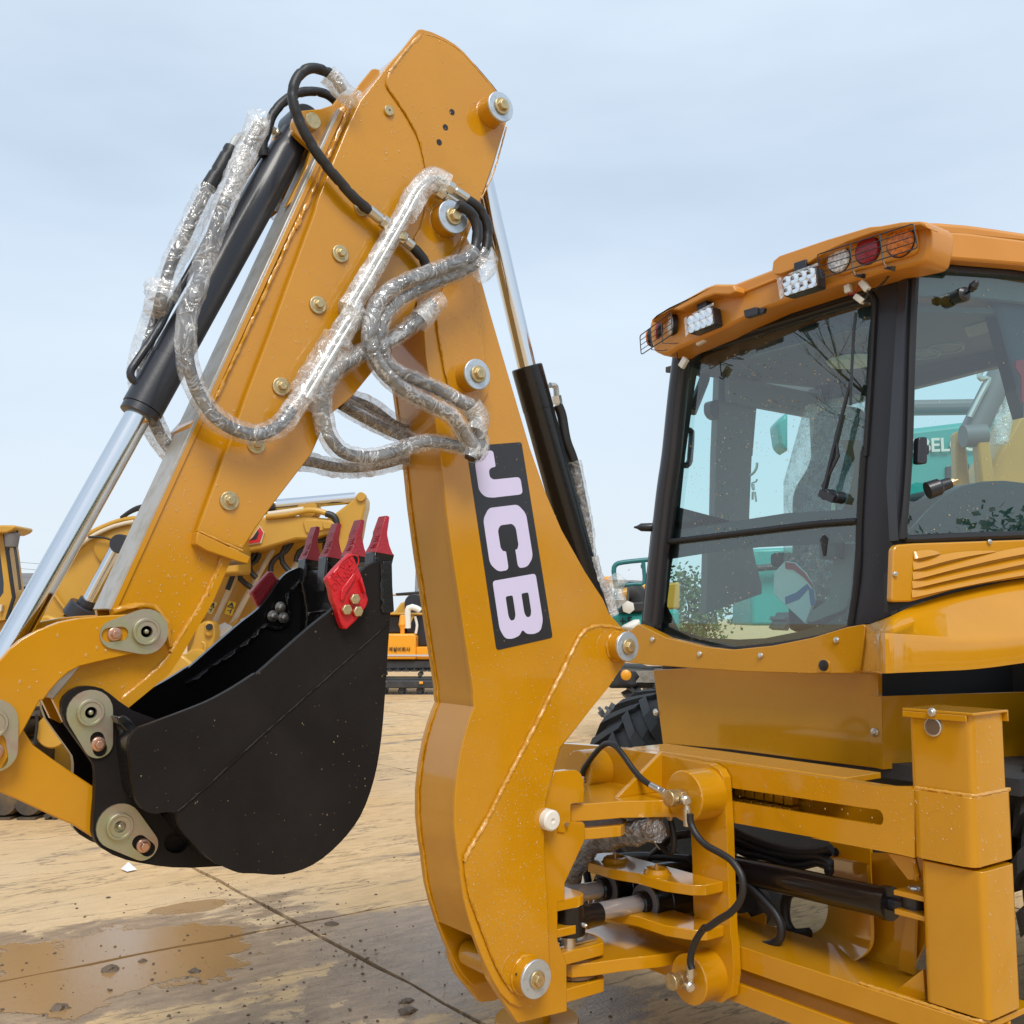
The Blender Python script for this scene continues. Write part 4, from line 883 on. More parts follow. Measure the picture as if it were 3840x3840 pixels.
# pillar relief: rounded left post, gasket lips
lp = P('I', [(475, 1130), (430, 1500), (385, 1932)], PY(YR-.03)) + P('K', [(345, 300), (290, 800), (245, 1270)], PY(YR-.03))
obj('rear_post', MB().tube(smooth_path([p+V((.03, .02, 0)) for p in lp], .05), .05, 16), BLKC, cab)
for pts, r in ((P('I', [(575, 1180), (520, 1600), (490, 1932)], PY(YR-.004)) + P('K', [(460, 250), (420, 640), (385, 850), (345, 1320)], PY(YR-.004)), .012),
               (P('I', [(560, 1230), (620, 1140), (900, 1040), (1300, 915), (1700, 790), (1932, 720)], PY(YR-.004)) + P('J', [(700, 705), (760, 700), (800, 740), (805, 800), (790, 1100), (765, 1500), (735, 1932)], PY(YR-.004)), .012),
               (P('J', [(735, 1900)], PY(YR-.004)) + P('K', [(1890, 0), (1860, 490), (1845, 900), (1790, 1300)], PY(YR-.004)), .014)):
    obj('window_gasket', MB().tube(smooth_path(pts, .03), r, 8), GASK, cab)
obj('window_bar', MB().tube(smooth_path(P('K', [(405, 668), (700, 632), (1100, 583), (1500, 535), (1840, 510)], PY(YR-.006)), .04), .013, 8), GASK, cab)
ug = [p+V((0, .02, 0)) for p in up_hole]; lg_ = [p+V((0, .02, 0)) for p in lo_hole]
def pane(name, poly, off, parent, m=GLS):
    mb = MB(); mb.add(poly, [tuple(range(len(poly)))]); return obj(name, mb, m, parent, smooth=0)
g_up = pane('upper_rear_window', ug, 0, cab); g_lo = pane('lower_rear_window', lg_, 0, cab)
# ceramic borders behind the glass
def frit(name, outer, inner, parent):
    l = [list(outer), list(inner)]; tri = tessellate_polygon(l); mb = MB(); mb.add(l[0]+l[1], [tuple(t) for t in tri]); return obj(name, mb, DECB, parent, smooth=0)
YG = YR+.023
ui = P('I', [(598, 1225), (650, 1165), (1000, 1065), (1300, 962), (1600, 872), (1880, 785)], PY(YG)) + P('J', [(690, 795), (755, 790), (765, 830), (750, 1200), (735, 1500), (700, 1900)], PY(YG)) + P('K', [(1855, 100), (1830, 420), (1500, 440), (1300, 452), (900, 515), (445, 585), (470, 400), (500, 0)], PY(YG)) + P('I', [(530, 1700), (570, 1400)], PY(YG))
frit('glass_border', [p+V((0, .003, 0)) for p in ug], ui, g_up)
li = arc_round(P('K', [(390, 805), (700, 755), (1100, 710), (1500, 690), (1822, 665), (1815, 820), (1790, 1050), (1755, 1200), (1600, 1290), (1400, 1345), (1150, 1395), (950, 1405), (700, 1392), (500, 1340), (358, 1285), (365, 1050)], PY(YG)), .04, 4, (0,))
frit('glass_border', [p+V((0, .003, 0)) for p in lg_], li, g_lo)
# wiper on the rear glass
YW = YR-.03
wp = obj('wiper', MB().tube(P('K', [(1620, 300), (1580, 250)], PY(YW)) + P('J', [(530, 1932), (510, 1800)], PY(YW)) + P('J', [(625, 1370)], PY(YW)), .008, 8), BLKC, cab)
obj('wiper_blade', MB().tube(P('J', [(666, 850), (645, 1020), (632, 1280), (624, 1550)], PY(YW-.005)), .006, 6).tube(P('J', [(652, 1000), (640, 1200), (628, 1420)], PY(YW-.018)), .0045, 6), BLKC, wp)
obj('wiper_arm', MB().bar(on('K', 1590, 290, PY(YW)), on('J', 565, 1620, PY(YW)), .022, .012).bar(on('J', 560, 1640, PY(YW)), on('J', 626, 1380, PY(YW)), .008, .006), BLKC, wp)
obj('wiper_motor', MB().lathe(on('K', 1590, 310, PY(YW-.01)), (0, 1, 0), [(0, .022), (.05, .026)], 20).lathe(on('K', 1665, 330, PY(YW-.0)), (0, 1, 0), [(0, .02), (.05, .026)], 20).bar(on('K', 1570, 300, PY(YW)), on('K', 1680, 350, PY(YW)), .04, .03), BLKC, wp, .002)
# ---- interior
intr = BLKC
XL_ = -3.58                       # left wall of the cab
def xwall(pts, name, m=BLKC, x=XL_, t=-.04): return obj(name, MB().prism(pts, (t, 0, 0)), m, cab)
bpil = P('I', [(800, 1290), (1110, 1290), (1090, 1450), (1050, 1932)], PX(XL_)) + P('K', [(1045, 0), (1025, 480), (1060, 760), (1120, 1000), (1120, 1060), (700, 1210), (712, 760), (765, 520), (775, 0)], PX(XL_))
xwall(bpil, 'door_pillar', GRYP)
a = on('I', 800, 1280, PX(XL_)); topz = 2.62
fr_y = 4.95
lin = [V((-3.60, YR+.055, 2.87)), V((-2.30, YR+.055, 2.87)), V((-1.88, fr_y, 2.975)), V((-3.60, fr_y, 2.96))]
obj('roof_lining', MB().prism(lin, (0, 0, .03)), HEAD, cab, .004)
obj('rear_header', MB().box((-3.50, YR+.052, 2.845), (-2.33, YR+.07, 2.97)), BLKC, cab)
obj('left_header', MB().box((-3.56, YR+.45, 2.76), (-3.53, fr_y, 2.90)), GRYP, cab)
LPL = PN(lin[0]+V((0, 0, -.002)), (lin[1]-lin[0]).cross(lin[2]-lin[1])); RIMG = mat('grey vent rim', (.24, .25, .26), .5)
fh = [on('T', *q, PY(fr_y)) for q in ((-500, 745), (-500, 860), (240, 685), (360, 655), (500, 620), (720, 560), (930, 515), (1200, 455), (1200, 130), (905, 198), (240, 200), (-500, 250), (-900, 400), (-900, 800))]
obj('front_header', MB().prism(fh, (0, .05, 0)), GRYP, cab, .004)
for k in range(4): obj('header_slat', MB().bar(on('T', -300, 745+22*k, PY(fr_y-.01)), on('T', 905, 432+22*k, PY(fr_y-.01)), .016, .02), HEAD, cab, 0, smooth=0)
for x, y, r in ((310, 415, .085), (475, 375, .085)):
    q = on('T', x, y, LPL); obj('ceiling_vent', MB().lathe(q, (0, -.08, -1), [(0, r), (.02, r*.98), (.02, r*.86), (.008, r*.82), (.008, 0)], 28), RIMG, cab); obj('vent_grille', MB().lathe(q+V((0, 0, -.0105)), (0, -.15, -1), [(0, r*.79), (.001, 0)], 28), GRYP, cab)
q = P('T', [(605, 240), (820, 180), (835, 255), (640, 318)], LPL); obj('ceiling_panel', MB().prism(q, (0, 0, -.006)), GRYP, cab, .002)
for x_ in (-3.58, -1.86): obj('front_post', MB().bar((x_, fr_y, 1.1), (x_, fr_y-.05, 2.95), .10, .09, up=(0, 1, 0)), BLKC, cab, .006)
obj('cab_floor', MB().box((-3.62, YR+.06, 1.02), (-1.9, fr_y, 1.08)), GRYD, cab)
obj('left_sill', MB().box((-3.66, YR+.06, 1.06), (-3.60, fr_y, 1.50)), GRYD, cab, .01)
obj('dashboard', MB().box((-3.5, fr_y-.5, 1.08), (-2.0, fr_y-.02, 1.55)), GRYD, cab, .03)
obj('front_console', MB().box((-3.0, fr_y-.75, 1.08), (-2.7, fr_y-.5, 1.75)), GRYD, cab, .03)
sw_c = V((-2.86, 4.45, 1.86)); ring = [sw_c+V((.19*math.cos(t/32*6.283), .19*math.sin(t/32*6.283)*.8, .19*math.sin(t/32*6.283)*.5)) for t in range(33)]
obj('steering_wheel', MB().tube(ring, .016, 8).tube([sw_c+V((0, .05, -.3)), sw_c], .025, 10).tube([sw_c+V((-.18, 0, 0)), sw_c, sw_c+V((.18, 0, 0))], .012, 8), RUB, cab)
# seat with plastic cover
sx, sy = -3.0, 4.12
seat = obj('operator_seat', MB().prism(arc_round([V((sx-.22, sy, 1.72)), V((sx+.24, sy, 1.72)), V((sx+.24, sy+.05, 2.28)), V((sx+.15, sy+.06, 2.40)), V((sx+.13, sy+.06, 2.66)), V((sx-.11, sy+.06, 2.66)), V((sx-.13, sy+.06, 2.40)), V((sx-.24, sy+.05, 2.28))], .08, 4), (0, .13, 0)).box((sx-.26, sy+.02, 1.58), (sx+.26, sy+.52, 1.74)).box((sx-.18, sy+.08, 1.08), (sx+.18, sy+.45, 1.58)), SEAT, cab, .03)
obj('armrest', MB().box((sx-.34, sy, 1.90), (sx-.26, sy+.36, 1.97)), SEAT, seat, .02)
obj('side_console', MB().box((sx+.27, sy-.1, 1.80), (sx+.40, sy+.30, 2.12)), BLKC, seat, .03)
obj('seat_cover', MB().prism([V((sx-.25, sy-.03, 1.70)), V((sx+.27, sy-.03, 1.70)), V((sx+.27, sy+.02, 2.32)), V((sx+.17, sy+.04, 2.70)), V((sx-.14, sy+.04, 2.70)), V((sx-.27, sy+.02, 2.32))], (0, .18, 0)), FILM, seat, .03)
# printed plastic bag hanging inside
bg_ = P('K', [(1290, 815), (1360, 825), (1440, 900), (1500, 1000), (1515, 1100), (1450, 1290), (1300, 1150), (1205, 1060), (1210, 900)], PY(YR+.22)); bag = obj('plastic_bag', MB().prism(bg_, (0, .02, 0)), mat('white bag film', (.62, .70, .74), .5), cab, .004)
obj('bag_print', MB().prism(P('K', [(1295, 1085), (1380, 1050), (1460, 985), (1480, 1010), (1400, 1100), (1300, 1140)], PY(YR+.217)), (0, .002, 0)), mat('blue print', (.02, .13, .36), .5), bag, smooth=0)
obj('bag_print', MB().prism(P('K', [(1470, 1010), (1510, 1030), (1520, 1140), (1490, 1150)], PY(YR+.217)), (0, .002, 0)), mat('blue print', (.02, .13, .36), .5), bag, smooth=0)
obj('bag_print', MB().prism(P('K', [(1295, 820), (1365, 830), (1445, 905), (1510, 1000), (1515, 1030), (1440, 940), (1360, 880), (1300, 870)], PY(YR+.217)), (0, .002, 0)), mat('red print', (.40, .05, .06), .5), bag, smooth=0)
# side trim seen through the right of the rear glass
obj('side_trim', MB().prism(P('K', [(1700, -100), (1860, -100), (1840, 640), (1690, 640), (1700, 480), (1760, 350), (1820, 100)], PY(YR+.10)), (0, .03, 0)), BRN, cab, .004)
obj('side_trim', MB().prism(arc_round(P('K', [(1655, 690), (1815, 680), (1795, 1020), (1760, 1180), (1470, 1290), (1480, 1200), (1640, 1090)], PY(YR+.10)), .03), (0, .03, 0)), GRYP, cab, .004)
obj('gas_strut', MB().cyl(on('K', 1672, 330, PY(YR+.06)), on('K', 1655, 620, PY(YR+.06)), .012, 12), STL, cab)
obj('trim_bellows', MB().lathe(on('K', 1640, 440, PY(YR+.07)), (0, 0, -1), [(0, .03), (.03, .05), (.08, .045), (.12, .055), (.2, .05)], 20), RUB, cab)
obj('lower_console', MB().box((-3.55, YR+.08, 1.05), (-3.05, YR+.35, 1.42)), GRYP, cab, .04)
# handles on the left door, hook and keys
dh = PM(PX(XL_-.02), ('I', [(640, 1250), (700, 1330), (660, 1420), (600, 1560), (570, 1600)]))
obj('door_handle', MB().tube(smooth_path(P('I', [(650, 1280), (690, 1330), (650, 1450), (590, 1600)], PX(XL_+.02)), .02), .028, 10).tube(smooth_path(P('I', [(530, 1650), (560, 1740), (590, 1750), (580, 1932)], PX(XL_+.02)) + P('K', [(575, 60), (555, 90), (500, 85)], PX(XL_+.02)), .02), .016, 10), BLKC, cab)
obj('window_latch', MB().prism(arc_round(P('I', [(735, 1520), (800, 1500), (800, 1660), (760, 1640), (735, 1600)], PX(XL_+.03)), .02), (-.05, 0, 0)), BLKC, cab, .004)
hk = obj('hook_and_keys', MB().tube(smooth_path(P('K', [(1085, 70), (1080, 110), (1060, 145), (1035, 165)], PY(YR+.06)), .01), .006, 6).tube(smooth_path(P('K', [(1085, 195), (1075, 215), (1045, 225), (1050, 270), (1062, 270), (1058, 230)], PY(YR+.06)), .01), .004, 6).bar(on('K', 1052, 290, PY(YR+.06)), on('K', 1050, 350, PY(YR+.06)), .012, .003).bar(on('K', 1068, 290, PY(YR+.06)), on('K', 1078, 365, PY(YR+.06)), .012, .003), STL, cab)
obj('dome_light', MB().lathe(V((-2.95, 4.3, 2.90)), (0, 0, -1), [(0, .12), (.02, .11), (.03, .06)], 24), WHT, cab)
# ---- roof
yr = YR-.16
rt = P('I', [(272, 950), (283, 905), (320, 868), (480, 780), (700, 655), (760, 632), (910, 632), (1195, 522), (1203, 465), (1250, 420), (1600, 300), (1932, 200)], PY(yr)) + P('J', [(850, 193), (1000, 163), (1140, 155), (1190, 165), (1222, 190), (1228, 235), (1220, 330), (1195, 440), (1160, 480), (1050, 505), (860, 545), (500, 645), (0, 812)], PY(yr)) + P('I', [(1000, 890), (750, 1010), (560, 1090), (470, 1128), (420, 1165), (370, 1172), (305, 1142), (285, 1080), (275, 1020)], PY(yr))
roof = obj('roof', MB().prism(rt, (0, .165, 0)), ORO, cab, .014, smooth=50)
rs = P('J', [(1190, 200), (1225, 225), (1500, 245), (1932, 300), (2300, 350), (2300, 550), (1932, 490), (1300, 440), (1200, 430), (1190, 350)], PQ(.07))
roof_s = obj('roof_side', MB().prism(rs, QN*-.07), ORO, roof, .012, smooth=50)
rt2 = P('J', [(1100, 158), (1300, 162), (1500, 178), (1700, 205), (1932, 240), (2300, 300), (2300, 420), (1932, 330), (1500, 290), (1225, 260), (1150, 240)], PQ(-.05))
obj('roof_crown', MB().prism(rt2, QN*-.2), ORO, roof, .02, smooth=50)
obj('roof_top', MB().prism([V((-3.58, YR+.075, 2.915)), V((-2.36, YR+.075, 2.915)), V((-1.86, 5.05, 3.0)), V((-3.58, 5.05, 3.0))], (0, 0, .07)), ORO, roof, .02)
# lamp hoods
hd1 = P('I', [(1215, 560), (1198, 520), (1205, 462), (1250, 422), (1600, 302), (1932, 202)], PY(yr-.07)) + P('J', [(850, 195), (1000, 167), (1140, 160), (1195, 175), (1205, 215), (1150, 190), (1000, 205), (800, 245), (600, 315), (430, 395), (360, 440), (300, 480), (200, 520), (100, 558), (50, 562)], PY(yr-.07))
obj('lamp_hood', MB().prism(hd1, (0, .075, 0)), ORO, roof, .012, smooth=50)
hd2 = P('I', [(285, 905), (320, 870), (480, 785), (700, 660), (760, 640), (905, 640), (925, 690), (880, 715), (760, 712), (680, 740), (560, 800), (500, 830), (420, 825), (330, 880), (290, 925)], PY(yr-.07))
obj('lamp_hood', MB().prism(hd2, (0, .075, 0)), ORO, roof, .012, smooth=50)
obj('roof_crease', MB().prism(P('I', [(930, 700), (1215, 585), (1230, 600), (940, 718)], PY(yr-.012)), (0, .02, 0)), ORO, roof, .004)
# round lamps in a raised bezel
bz = P('J', [(425, 440), (520, 355), (760, 280), (1010, 215), (1110, 200), (1130, 300), (1120, 400), (1000, 440), (700, 520), (520, 570), (430, 530)], PY(yr-.015)); obj('lamp_bezel', MB().prism(arc_round(bz, .03), (0, .02, 0)), ORO, roof, .006, smooth=50)
def lamp(c, r, m, nrm=(0, -1, 0), y=yr-.016, z='J'):
    a = on(z, *c, PY(y)); obj('lamp_ring', MB().lathe(a, nrm, [(-.02, r*1.0), (-.02, r*1.07), (.003, r*1.07), (.003, r*.98)], 36), GASK, roof)
    return obj('round_lamp', MB().lathe(a, nrm, [(-.02, r), (.004, r), (.013, r*.93), (.018, r*.6), (.02, 0)], 36), m, roof)
lamp((538, 455), .050, LENSW); lamp((755, 382), .053, LENSR); lamp((1003, 318), .056, LENSA)
lamp((440, 945), .046, LENSW, (-.55, -.83, 0), yr-.005, 'I'); lamp((345, 995), .046, LENSR, (-.75, -.65, 0), yr+.02, 'I'); lamp((285, 1040), .042, LENSA, (-.9, -.4, 0), yr+.06, 'I')
def guard(z, rect, verts, y):
    A, B, C_, D_ = [on(z, *p, PY(y)) for p in rect]      # left-top, right-top, right-bottom, left-bottom
    mb = MB(); lp = arc_round([A, B, C_, D_], .012, 3); mb.tube(lp+[lp[0]], .0026, 6)
    for k in (1, 2, 3): mb.tube([A.lerp(D_, k/4), B.lerp(C_, k/4)], .0018, 6)
    for pts in verts: mb.tube(P(z, pts[:-1], PY(y))+[on(z, *pts[-1], PY(yr))], .0024, 6)
    return obj('lamp_guard', mb, BLKC, roof)
guard('J', [(370, 412), (1098, 178), (1130, 360), (405, 590)], [[(618, 330), (640, 530), (660, 560), (690, 572)], [(845, 260), (870, 470), (890, 500), (915, 512)]], yr-.10)
guard('I', [(200, 1025), (436, 848), (447, 1012), (210, 1168)], [[(280, 965), (290, 1130), (380, 1138), (400, 1130)], [(360, 905), (372, 1080), (460, 1085), (480, 1080)]], yr-.06)
for z, x, y in (('J', 680, 572), ('J', 905, 515)): obj('guard_foot', MB().prism(P(z, [(x-40, y), (x+35, y-18), (x+15, y+12)], PY(yr-.02)), (0, .03, 0)), BLKC, roof)
# square work lamps
def worklamp(q, y):
    a = P('I', q, PY(y)); nn = V((0, 1, 0)); b = obj('work_lamp', MB().prism(arc_round(a, .012), (0, .055, 0)), BLKC, roof, .003)
    def bl_(s, t, o=0): return a[0].lerp(a[1], s).lerp(a[3].lerp(a[2], s), t)+V((0, o, 0))
    obj('lamp_face', MB().prism(arc_round([bl_(.03, .05, -.003), bl_(.97, .05, -.003), bl_(.97, .95, -.003), bl_(.03, .95, -.003)], .01), (0, .004, 0)), WHT, roof)
    for i in range(4):
        for j in range(2):
            c = bl_(.15+.235*i, .27+.46*j, -.003)
            obj('led_reflector', MB().lathe(c, (0, -1, 0), [(0, .0215), (.004, .0215), (.004, .0195), (.0005, .008), (.0005, 0)], 18), REFL, roof)
    obj('lamp_film', MB().prism([bl_(-.14, -.05, -.004), bl_(-.01, -.06, -.004), bl_(-.01, .96, -.004), bl_(-.12, 1.06, -.004)], (0, .002, 0)).prism([bl_(.2, -.12, .0), bl_(1.08, -.14, .0), bl_(1.05, -.01, .0), bl_(.2, -.01, .0)], (0, .002, 0)), FILM, roof)
    c = bl_(.45, -.05, .02); obj('lamp_bracket', MB().box((c.x-.03, c.y, c.z), (c.x+.03, c.y+.06, c.z+.05)), BLKC, roof, .003)
worklamp([(1272, 590), (1530, 500), (1545, 655), (1292, 735)], yr-.10)
worklamp([(562, 888), (745, 800), (765, 940), (572, 1015)], yr-.06)
# licence lamp, wiring plugs
obj('small_lamp', MB().prism(arc_round(P('I', [(982, 832), (1080, 805), (1088, 860), (992, 890)], PY(yr-.02)), .006), (0, .03, 0)).prism(P('I', [(1085, 815), (1140, 815), (1130, 850), (1085, 870)], PY(yr-.01)), (0, .02, 0)), BLKC, roof, .002)
for z, a, b, w in (('I', (632, 1080), (690, 1045), .03), ('I', (512, 1262), (550, 1195), .032), ('J', (600, 640), (608, 700), .026), ('J', (705, 615), (755, 680), .026), ('J', (660, 725), (720, 770), .022)):
    obj('wiring_plug', MB().bar(on(z, *a, PY(yr+.03)), on(z, *b, PY(yr+.03)), w, .022, up=(0, 1, 0)), WHT, roof, .003)
obj('lamp_wire', MB().tube(smooth_path(P('J', [(935, 520), (900, 590), (830, 660), (770, 685)], PY(yr+.06)), .01), .004, 6), RUB, roof)
obj('lamp_wire', MB().tube(smooth_path(P('J', [(690, 572), (700, 610), (660, 700), (610, 712), (605, 690)], PY(yr+.03)), .01), .003, 6), RED, roof)
obj('lamp_wire', MB().tube(smooth_path(P('J', [(720, 770), (740, 745), (755, 690), (740, 660)], PY(yr+.03)), .01), .004, 6), RUB, roof)
obj('lamp_wire', MB().tube(smooth_path(P('I', [(475, 1270), (500, 1285), (512, 1262), (490, 1260), (480, 1150)], PY(yr+.03)), .01), .003, 6), RUB, roof)
obj('lamp_wire', MB().tube(smooth_path(P('I', [(690, 1045), (720, 1020), (715, 990)], PY(yr+.03)), .01), .003, 6), RUB, roof)
# mirror arm tip on the left post
obj('post_knob', MB().lathe(on('K', 300, 558, PY(YR)), -RT, [(0, .022), (.06, .02), (.08, .008), (.095, .004)], 16), BLKC, cab)
# ---- quarter window on the angled side
obj('side_header', MB().prism(P('J', [(1080, 400), (2400, 480), (2400, 830), (1932, 770), (1500, 725), (1080, 720)], PQ(-.06)), QN*-.03), GRYP, cab)
qo = P('J', [(1062, 440), (1220, 425), (1932, 490), (2400, 520)], PQ()) + P('L', [(2600, 470), (1932, 460), (1010, 475), (985, 455), (960, 0)], PQ())
qh = arc_round(P('J', [(1122, 530), (1500, 548), (1932, 578), (2350, 605)], PQ()) + P('L', [(2550, 370), (1932, 392), (1060, 418), (1048, 380), (1060, 0)], PQ()), .03, 4)
qf = obj('quarter_window_frame', MB().prism(qo, QN*-.05, [qh]), BLKC, cab, smooth=20)
obj('window_gasket', MB().tube(smooth_path(P('J', [(1400, 528), (1140, 518), (1112, 560), (1085, 1100), (1060, 1932)], PQ(.008)) + P('L', [(1020, 380), (1030, 430), (1070, 445), (1400, 430), (1932, 412)], PQ(.008)), .03), .016, 8), GASK, qf)
gq = pane('quarter_window', [p-QN*.022 for p in qh], 0, cab, GLS)
obj('quarter_post', MB().prism(P('J', [(1700, 620), (1932, 1270)], PQ(-.1)) + P('T', [(985, 700), (1043, 900), (1043, 60), (800, 0)], PQ(-.1)), QN*-.06), BLKC, cab)
obj('wheel_arch_liner', MB().prism(P('T', [(150, 1800), (230, 1690), (330, 1580), (450, 1470), (600, 1395), (750, 1362), (900, 1356), (1043, 1372), (1250, 1430), (1400, 1800)], PQ(-.14)), QN*-.3), mat('dark arch liner', (.018, .026, .024), .4, bump=(30, .004)), cab, .004)
obj('red_strap', MB().prism(P('T', [(985, 490), (1060, 475), (1060, 800), (1030, 790), (1025, 600), (985, 540)], PQ(-.05)), QN*-.01), RED, cab)
# window latch knob, handle and hinge cap on the quarter glass
a = on('J', 1485, 710, PQ(.03)); kn = obj('latch_knob', MB().lathe(a-QN*.05, QN, [(0, .026), (.03, .030), (.05, .030), (.06, .018)], 24).tube([a, on('J', 1520, 690, PQ(.06))], .006, 8).lathe(on('J', 1525, 685, PQ(.065)), (.6, 0, .6), [(0, .012), (.02, .018), (.04, .012), (.05, 0)], 16).tube([a-QN*.05, on('J', 1395, 770, PQ(-.04))], .016, 10), BLKC, cab)
obj('window_handle', MB().prism(arc_round(P('T', [(283, 1040), (345, 1040), (345, 1235), (275, 1235)], PQ(.03)), .012), QN*-.03).prism(P('T', [(345, 1095), (360, 1100), (360, 1160), (345, 1170)], PQ(.01)), QN*-.02), BLKC, cab, .004)
a, b = on('T', 345, 1430, PQ(.02)), on('T', 510, 1372, PQ(.05)); obj('latch_tip', MB().lathe(a, b-a, [(0, .034), ((b-a).length*.5, .032), ((b-a).length*.6, .024), ((b-a).length, .02)], 20), BLKC, cab)
obj('latch_bolt', MB().lathe(b, b-a, [(0, .016), (.012, .016), (.012, .008), (.03, .006)], 12), GLD, cab)
# ceiling panel seen through the quarter glass
cp_ = P('J', [(1100, 900), (1500, 800), (1932, 750), (1932, 1230), (1560, 1300), (1100, 1410)], PQ(-.75))
# ---- louvred panel below the quarter window
lp = arc_round(P('L', [(945, 520), (975, 488), (1100, 478), (1500, 465), (1932, 450), (2500, 430), (2500, 700), (1932, 738), (1500, 800), (1080, 918), (930, 922)], PQ(.035)), .015)
lv = obj('louvre_panel', MB().prism(lp, QN*-.03), YEL, cab, .006)
for k, ln_ in enumerate(([(1098, 602), (1200, 580), (1305, 556)], [(1094, 684), (1300, 625), (1500, 580), (1735, 540)], [(1092, 758), (1300, 702), (1500, 652), (1700, 606), (1932, 562), (2400, 490)], [(1088, 824), (1300, 772), (1500, 727), (1700, 686), (1932, 637), (2400, 560)], [(1084, 893), (1300, 842), (1500, 800), (1700, 762), (1932, 722), (2400, 650)])):
    a = spline(P('L', ln_, PQ(.036)), 4); n = len(a)-1
    hgt = [.030*(1-(i/n)**3) if k < 2 else .030 for i in range(n+1)]
    r0_ = [p+V((0, 0, h_)) for p, h_ in zip(a, hgt)]
    r1_ = [p+QN*(.020*h_/.030*min(1, .15+i*.55))+V((0, 0, h_*.1)) for i, (p, h_) in enumerate(zip(a, hgt))]
    r2_ = [p+V((0, 0, -h_*.12)) for p, h_ in zip(a, hgt)]
    mb = MB(); mb.loft([r0_, r1_, r2_]); obj('louvre', mb, YEL, cab, smooth=25)
bolt(cab, on('L', 956, 710, PQ(.036)), .006, .010, .006, STL, axis=QN); bolt(cab, on('L', 1667, 467, PQ(.036)), .006, .010, .006, STL, axis=QN)
# dark strip added as the shade in the gap under the louvre
obj('gap_shade_strip', MB().prism(P('L', [(900, 700), (2500, 560), (2500, 760), (1932, 760), (1500, 830), (1080, 940), (905, 1000)], PQ(-.01)), QN*-.02), GASK, cab)
# ---- fender
r0 = PM(PQ(.0), ('L', [(735, 1100), (920, 1030), (1080, 955), (1300, 880), (1500, 830), (1700, 785), (1932, 745), (2600, 660)]))
r1 = PM(PQ(.05), ('L', [(738, 1140), (905, 1085), (1080, 1030), (1300, 960), (1500, 905), (1700, 860), (1932, 822), (2600, 760)]))
r2 = PM(PQ(.065), ('L', [(738, 1150), (905, 1130), (1080, 1075), (1300, 1005), (1500, 955), (1700, 905), (1932, 860), (2600, 790)]))
r3 = PM(PQ(.20), ('L', [(737, 1190), (850, 1158), (1050, 1165), (1300, 1180), (1500, 1185), (1700, 1182), (1932, 1168), (2600, 1130)]))
r4 = PM(PQ(.21), ('L', [(735, 1240), (850, 1200), (1050, 1210), (1300, 1228), (1500, 1232), (1700, 1230), (1932, 1215), (2600, 1180)]))
r5 = PM(PQ(.20), ('L', [(702, 1452), (850, 1460), (1050, 1452), (1300, 1442), (1500, 1432), (1700, 1412), (1932, 1380), (2600, 1290)]))
for rr_, off in ((r3, .14), (r4, .15), (r5, .14)):
    for k in (0, 1): pass
rows = [r0, r1, r2, r3, r4, r5]
# join onto the skirt at the corner: first points lie on the skirt plane
YSK = YR-.09
for rr_, q in zip(rows, [(735, 1100), (738, 1140), (738, 1150), (737, 1190), (735, 1240), (702, 1452)]): rr_[0] = on('L', *q, PY(YSK+.005))
rows = [spline(r, 5) for r in rows]
mb = MB(); mb.loft(rows); mb.loft([rows[-1], [p-QN*.05+V((0, 0, .005)) for p in rows[-1]]])
obj('rear_fender', mb, YEL, bl, smooth=35)
# ---- rear skirt panel
sk = P('K', [(190, 1290), (215, 1300), (400, 1392), (700, 1462), (900, 1482), (1200, 1452), (1500, 1392), (1760, 1312), (1890, 1290), (1903, 1310), (1885, 1480), (1863, 1660), (1500, 1662), (1000, 1648), (600, 1622), (250, 1595), (80, 1575), (60, 1400), (170, 1300)], PY(YSK))
skp = obj('rear_skirt', MB().prism(sk, (0, .05, 0)), YEL, bl, .003)
for x, y in ((300, 1405), (655, 1515), (1115, 1527), (1687, 1410)): bolt(skp, on('K', x, y, PY(YSK)), .007, .013, .007, STL, axis=(0, -1, 0))
a = on('K', 1590, 1600, PY(YSK-.002)); obj('round_sensor', MB().lathe(a, (0, -1, 0), [(0, .022), (.006, .022), (.008, .018)], 24), RUB, skp)
obj('sensor_pad', MB().prism(arc_round(P('K', [(1542, 1655), (1545, 1580), (1570, 1556), (1610, 1556), (1632, 1580), (1635, 1655)], PY(YSK-.0035)), .01), (0, .004, 0)), YEL, skp, .001)
# ---- tank panel under the skirt
YT = YR+.02
tk = P('W', [(642, 1190), (735, 1900), (745, 1990)], PY(YT)) + P('N', [(0, 215), (580, 268), (1200, 350), (1830, 427), (1932, 441)], PY(YT)) + P('O', [(650, 930), (645, 600), (640, 268), (610, 265), (610, 60), (515, 60)], PY(YT)) + P('K', [(1000, 1600)], PY(YT))
tkp = obj('tank_panel', MB().prism(tk, (0, .03, 0)), YEL, bl, .003)
bp_ = P('O', [(515, 262), (640, 268), (650, 930), (540, 905), (525, 600)], PY(YT-.004)); obj('corner_cover', MB().prism(bp_, (0, .005, 0)), YEL, tkp, .001)
cx = on('O', 648, 600, PY(YT)).x
zt1, zt0 = on('O', 640, 268, PY(YT)).z, on('O', 650, 930, PY(YT)).z
sdp = [V((cx, YT, zt0)), V((cx, YT, zt1))]; e1 = sdp[0]+QD*1.6; e2 = sdp[1]+QD*1.6
obj('tank_side', MB().prism([sdp[0], e1, e2, sdp[1]], (-.02, 0, 0)), YEL, tkp, .002)
bolt(tkp, on('O', 583, 593, PY(YT-.004)), .010, .017, .014, STL, axis=(0, -1, 0)); bolt(tkp, on('W', 672, 1600, PY(YT-.004)), .010, .017, .014, STL, axis=(0, -1, 0))
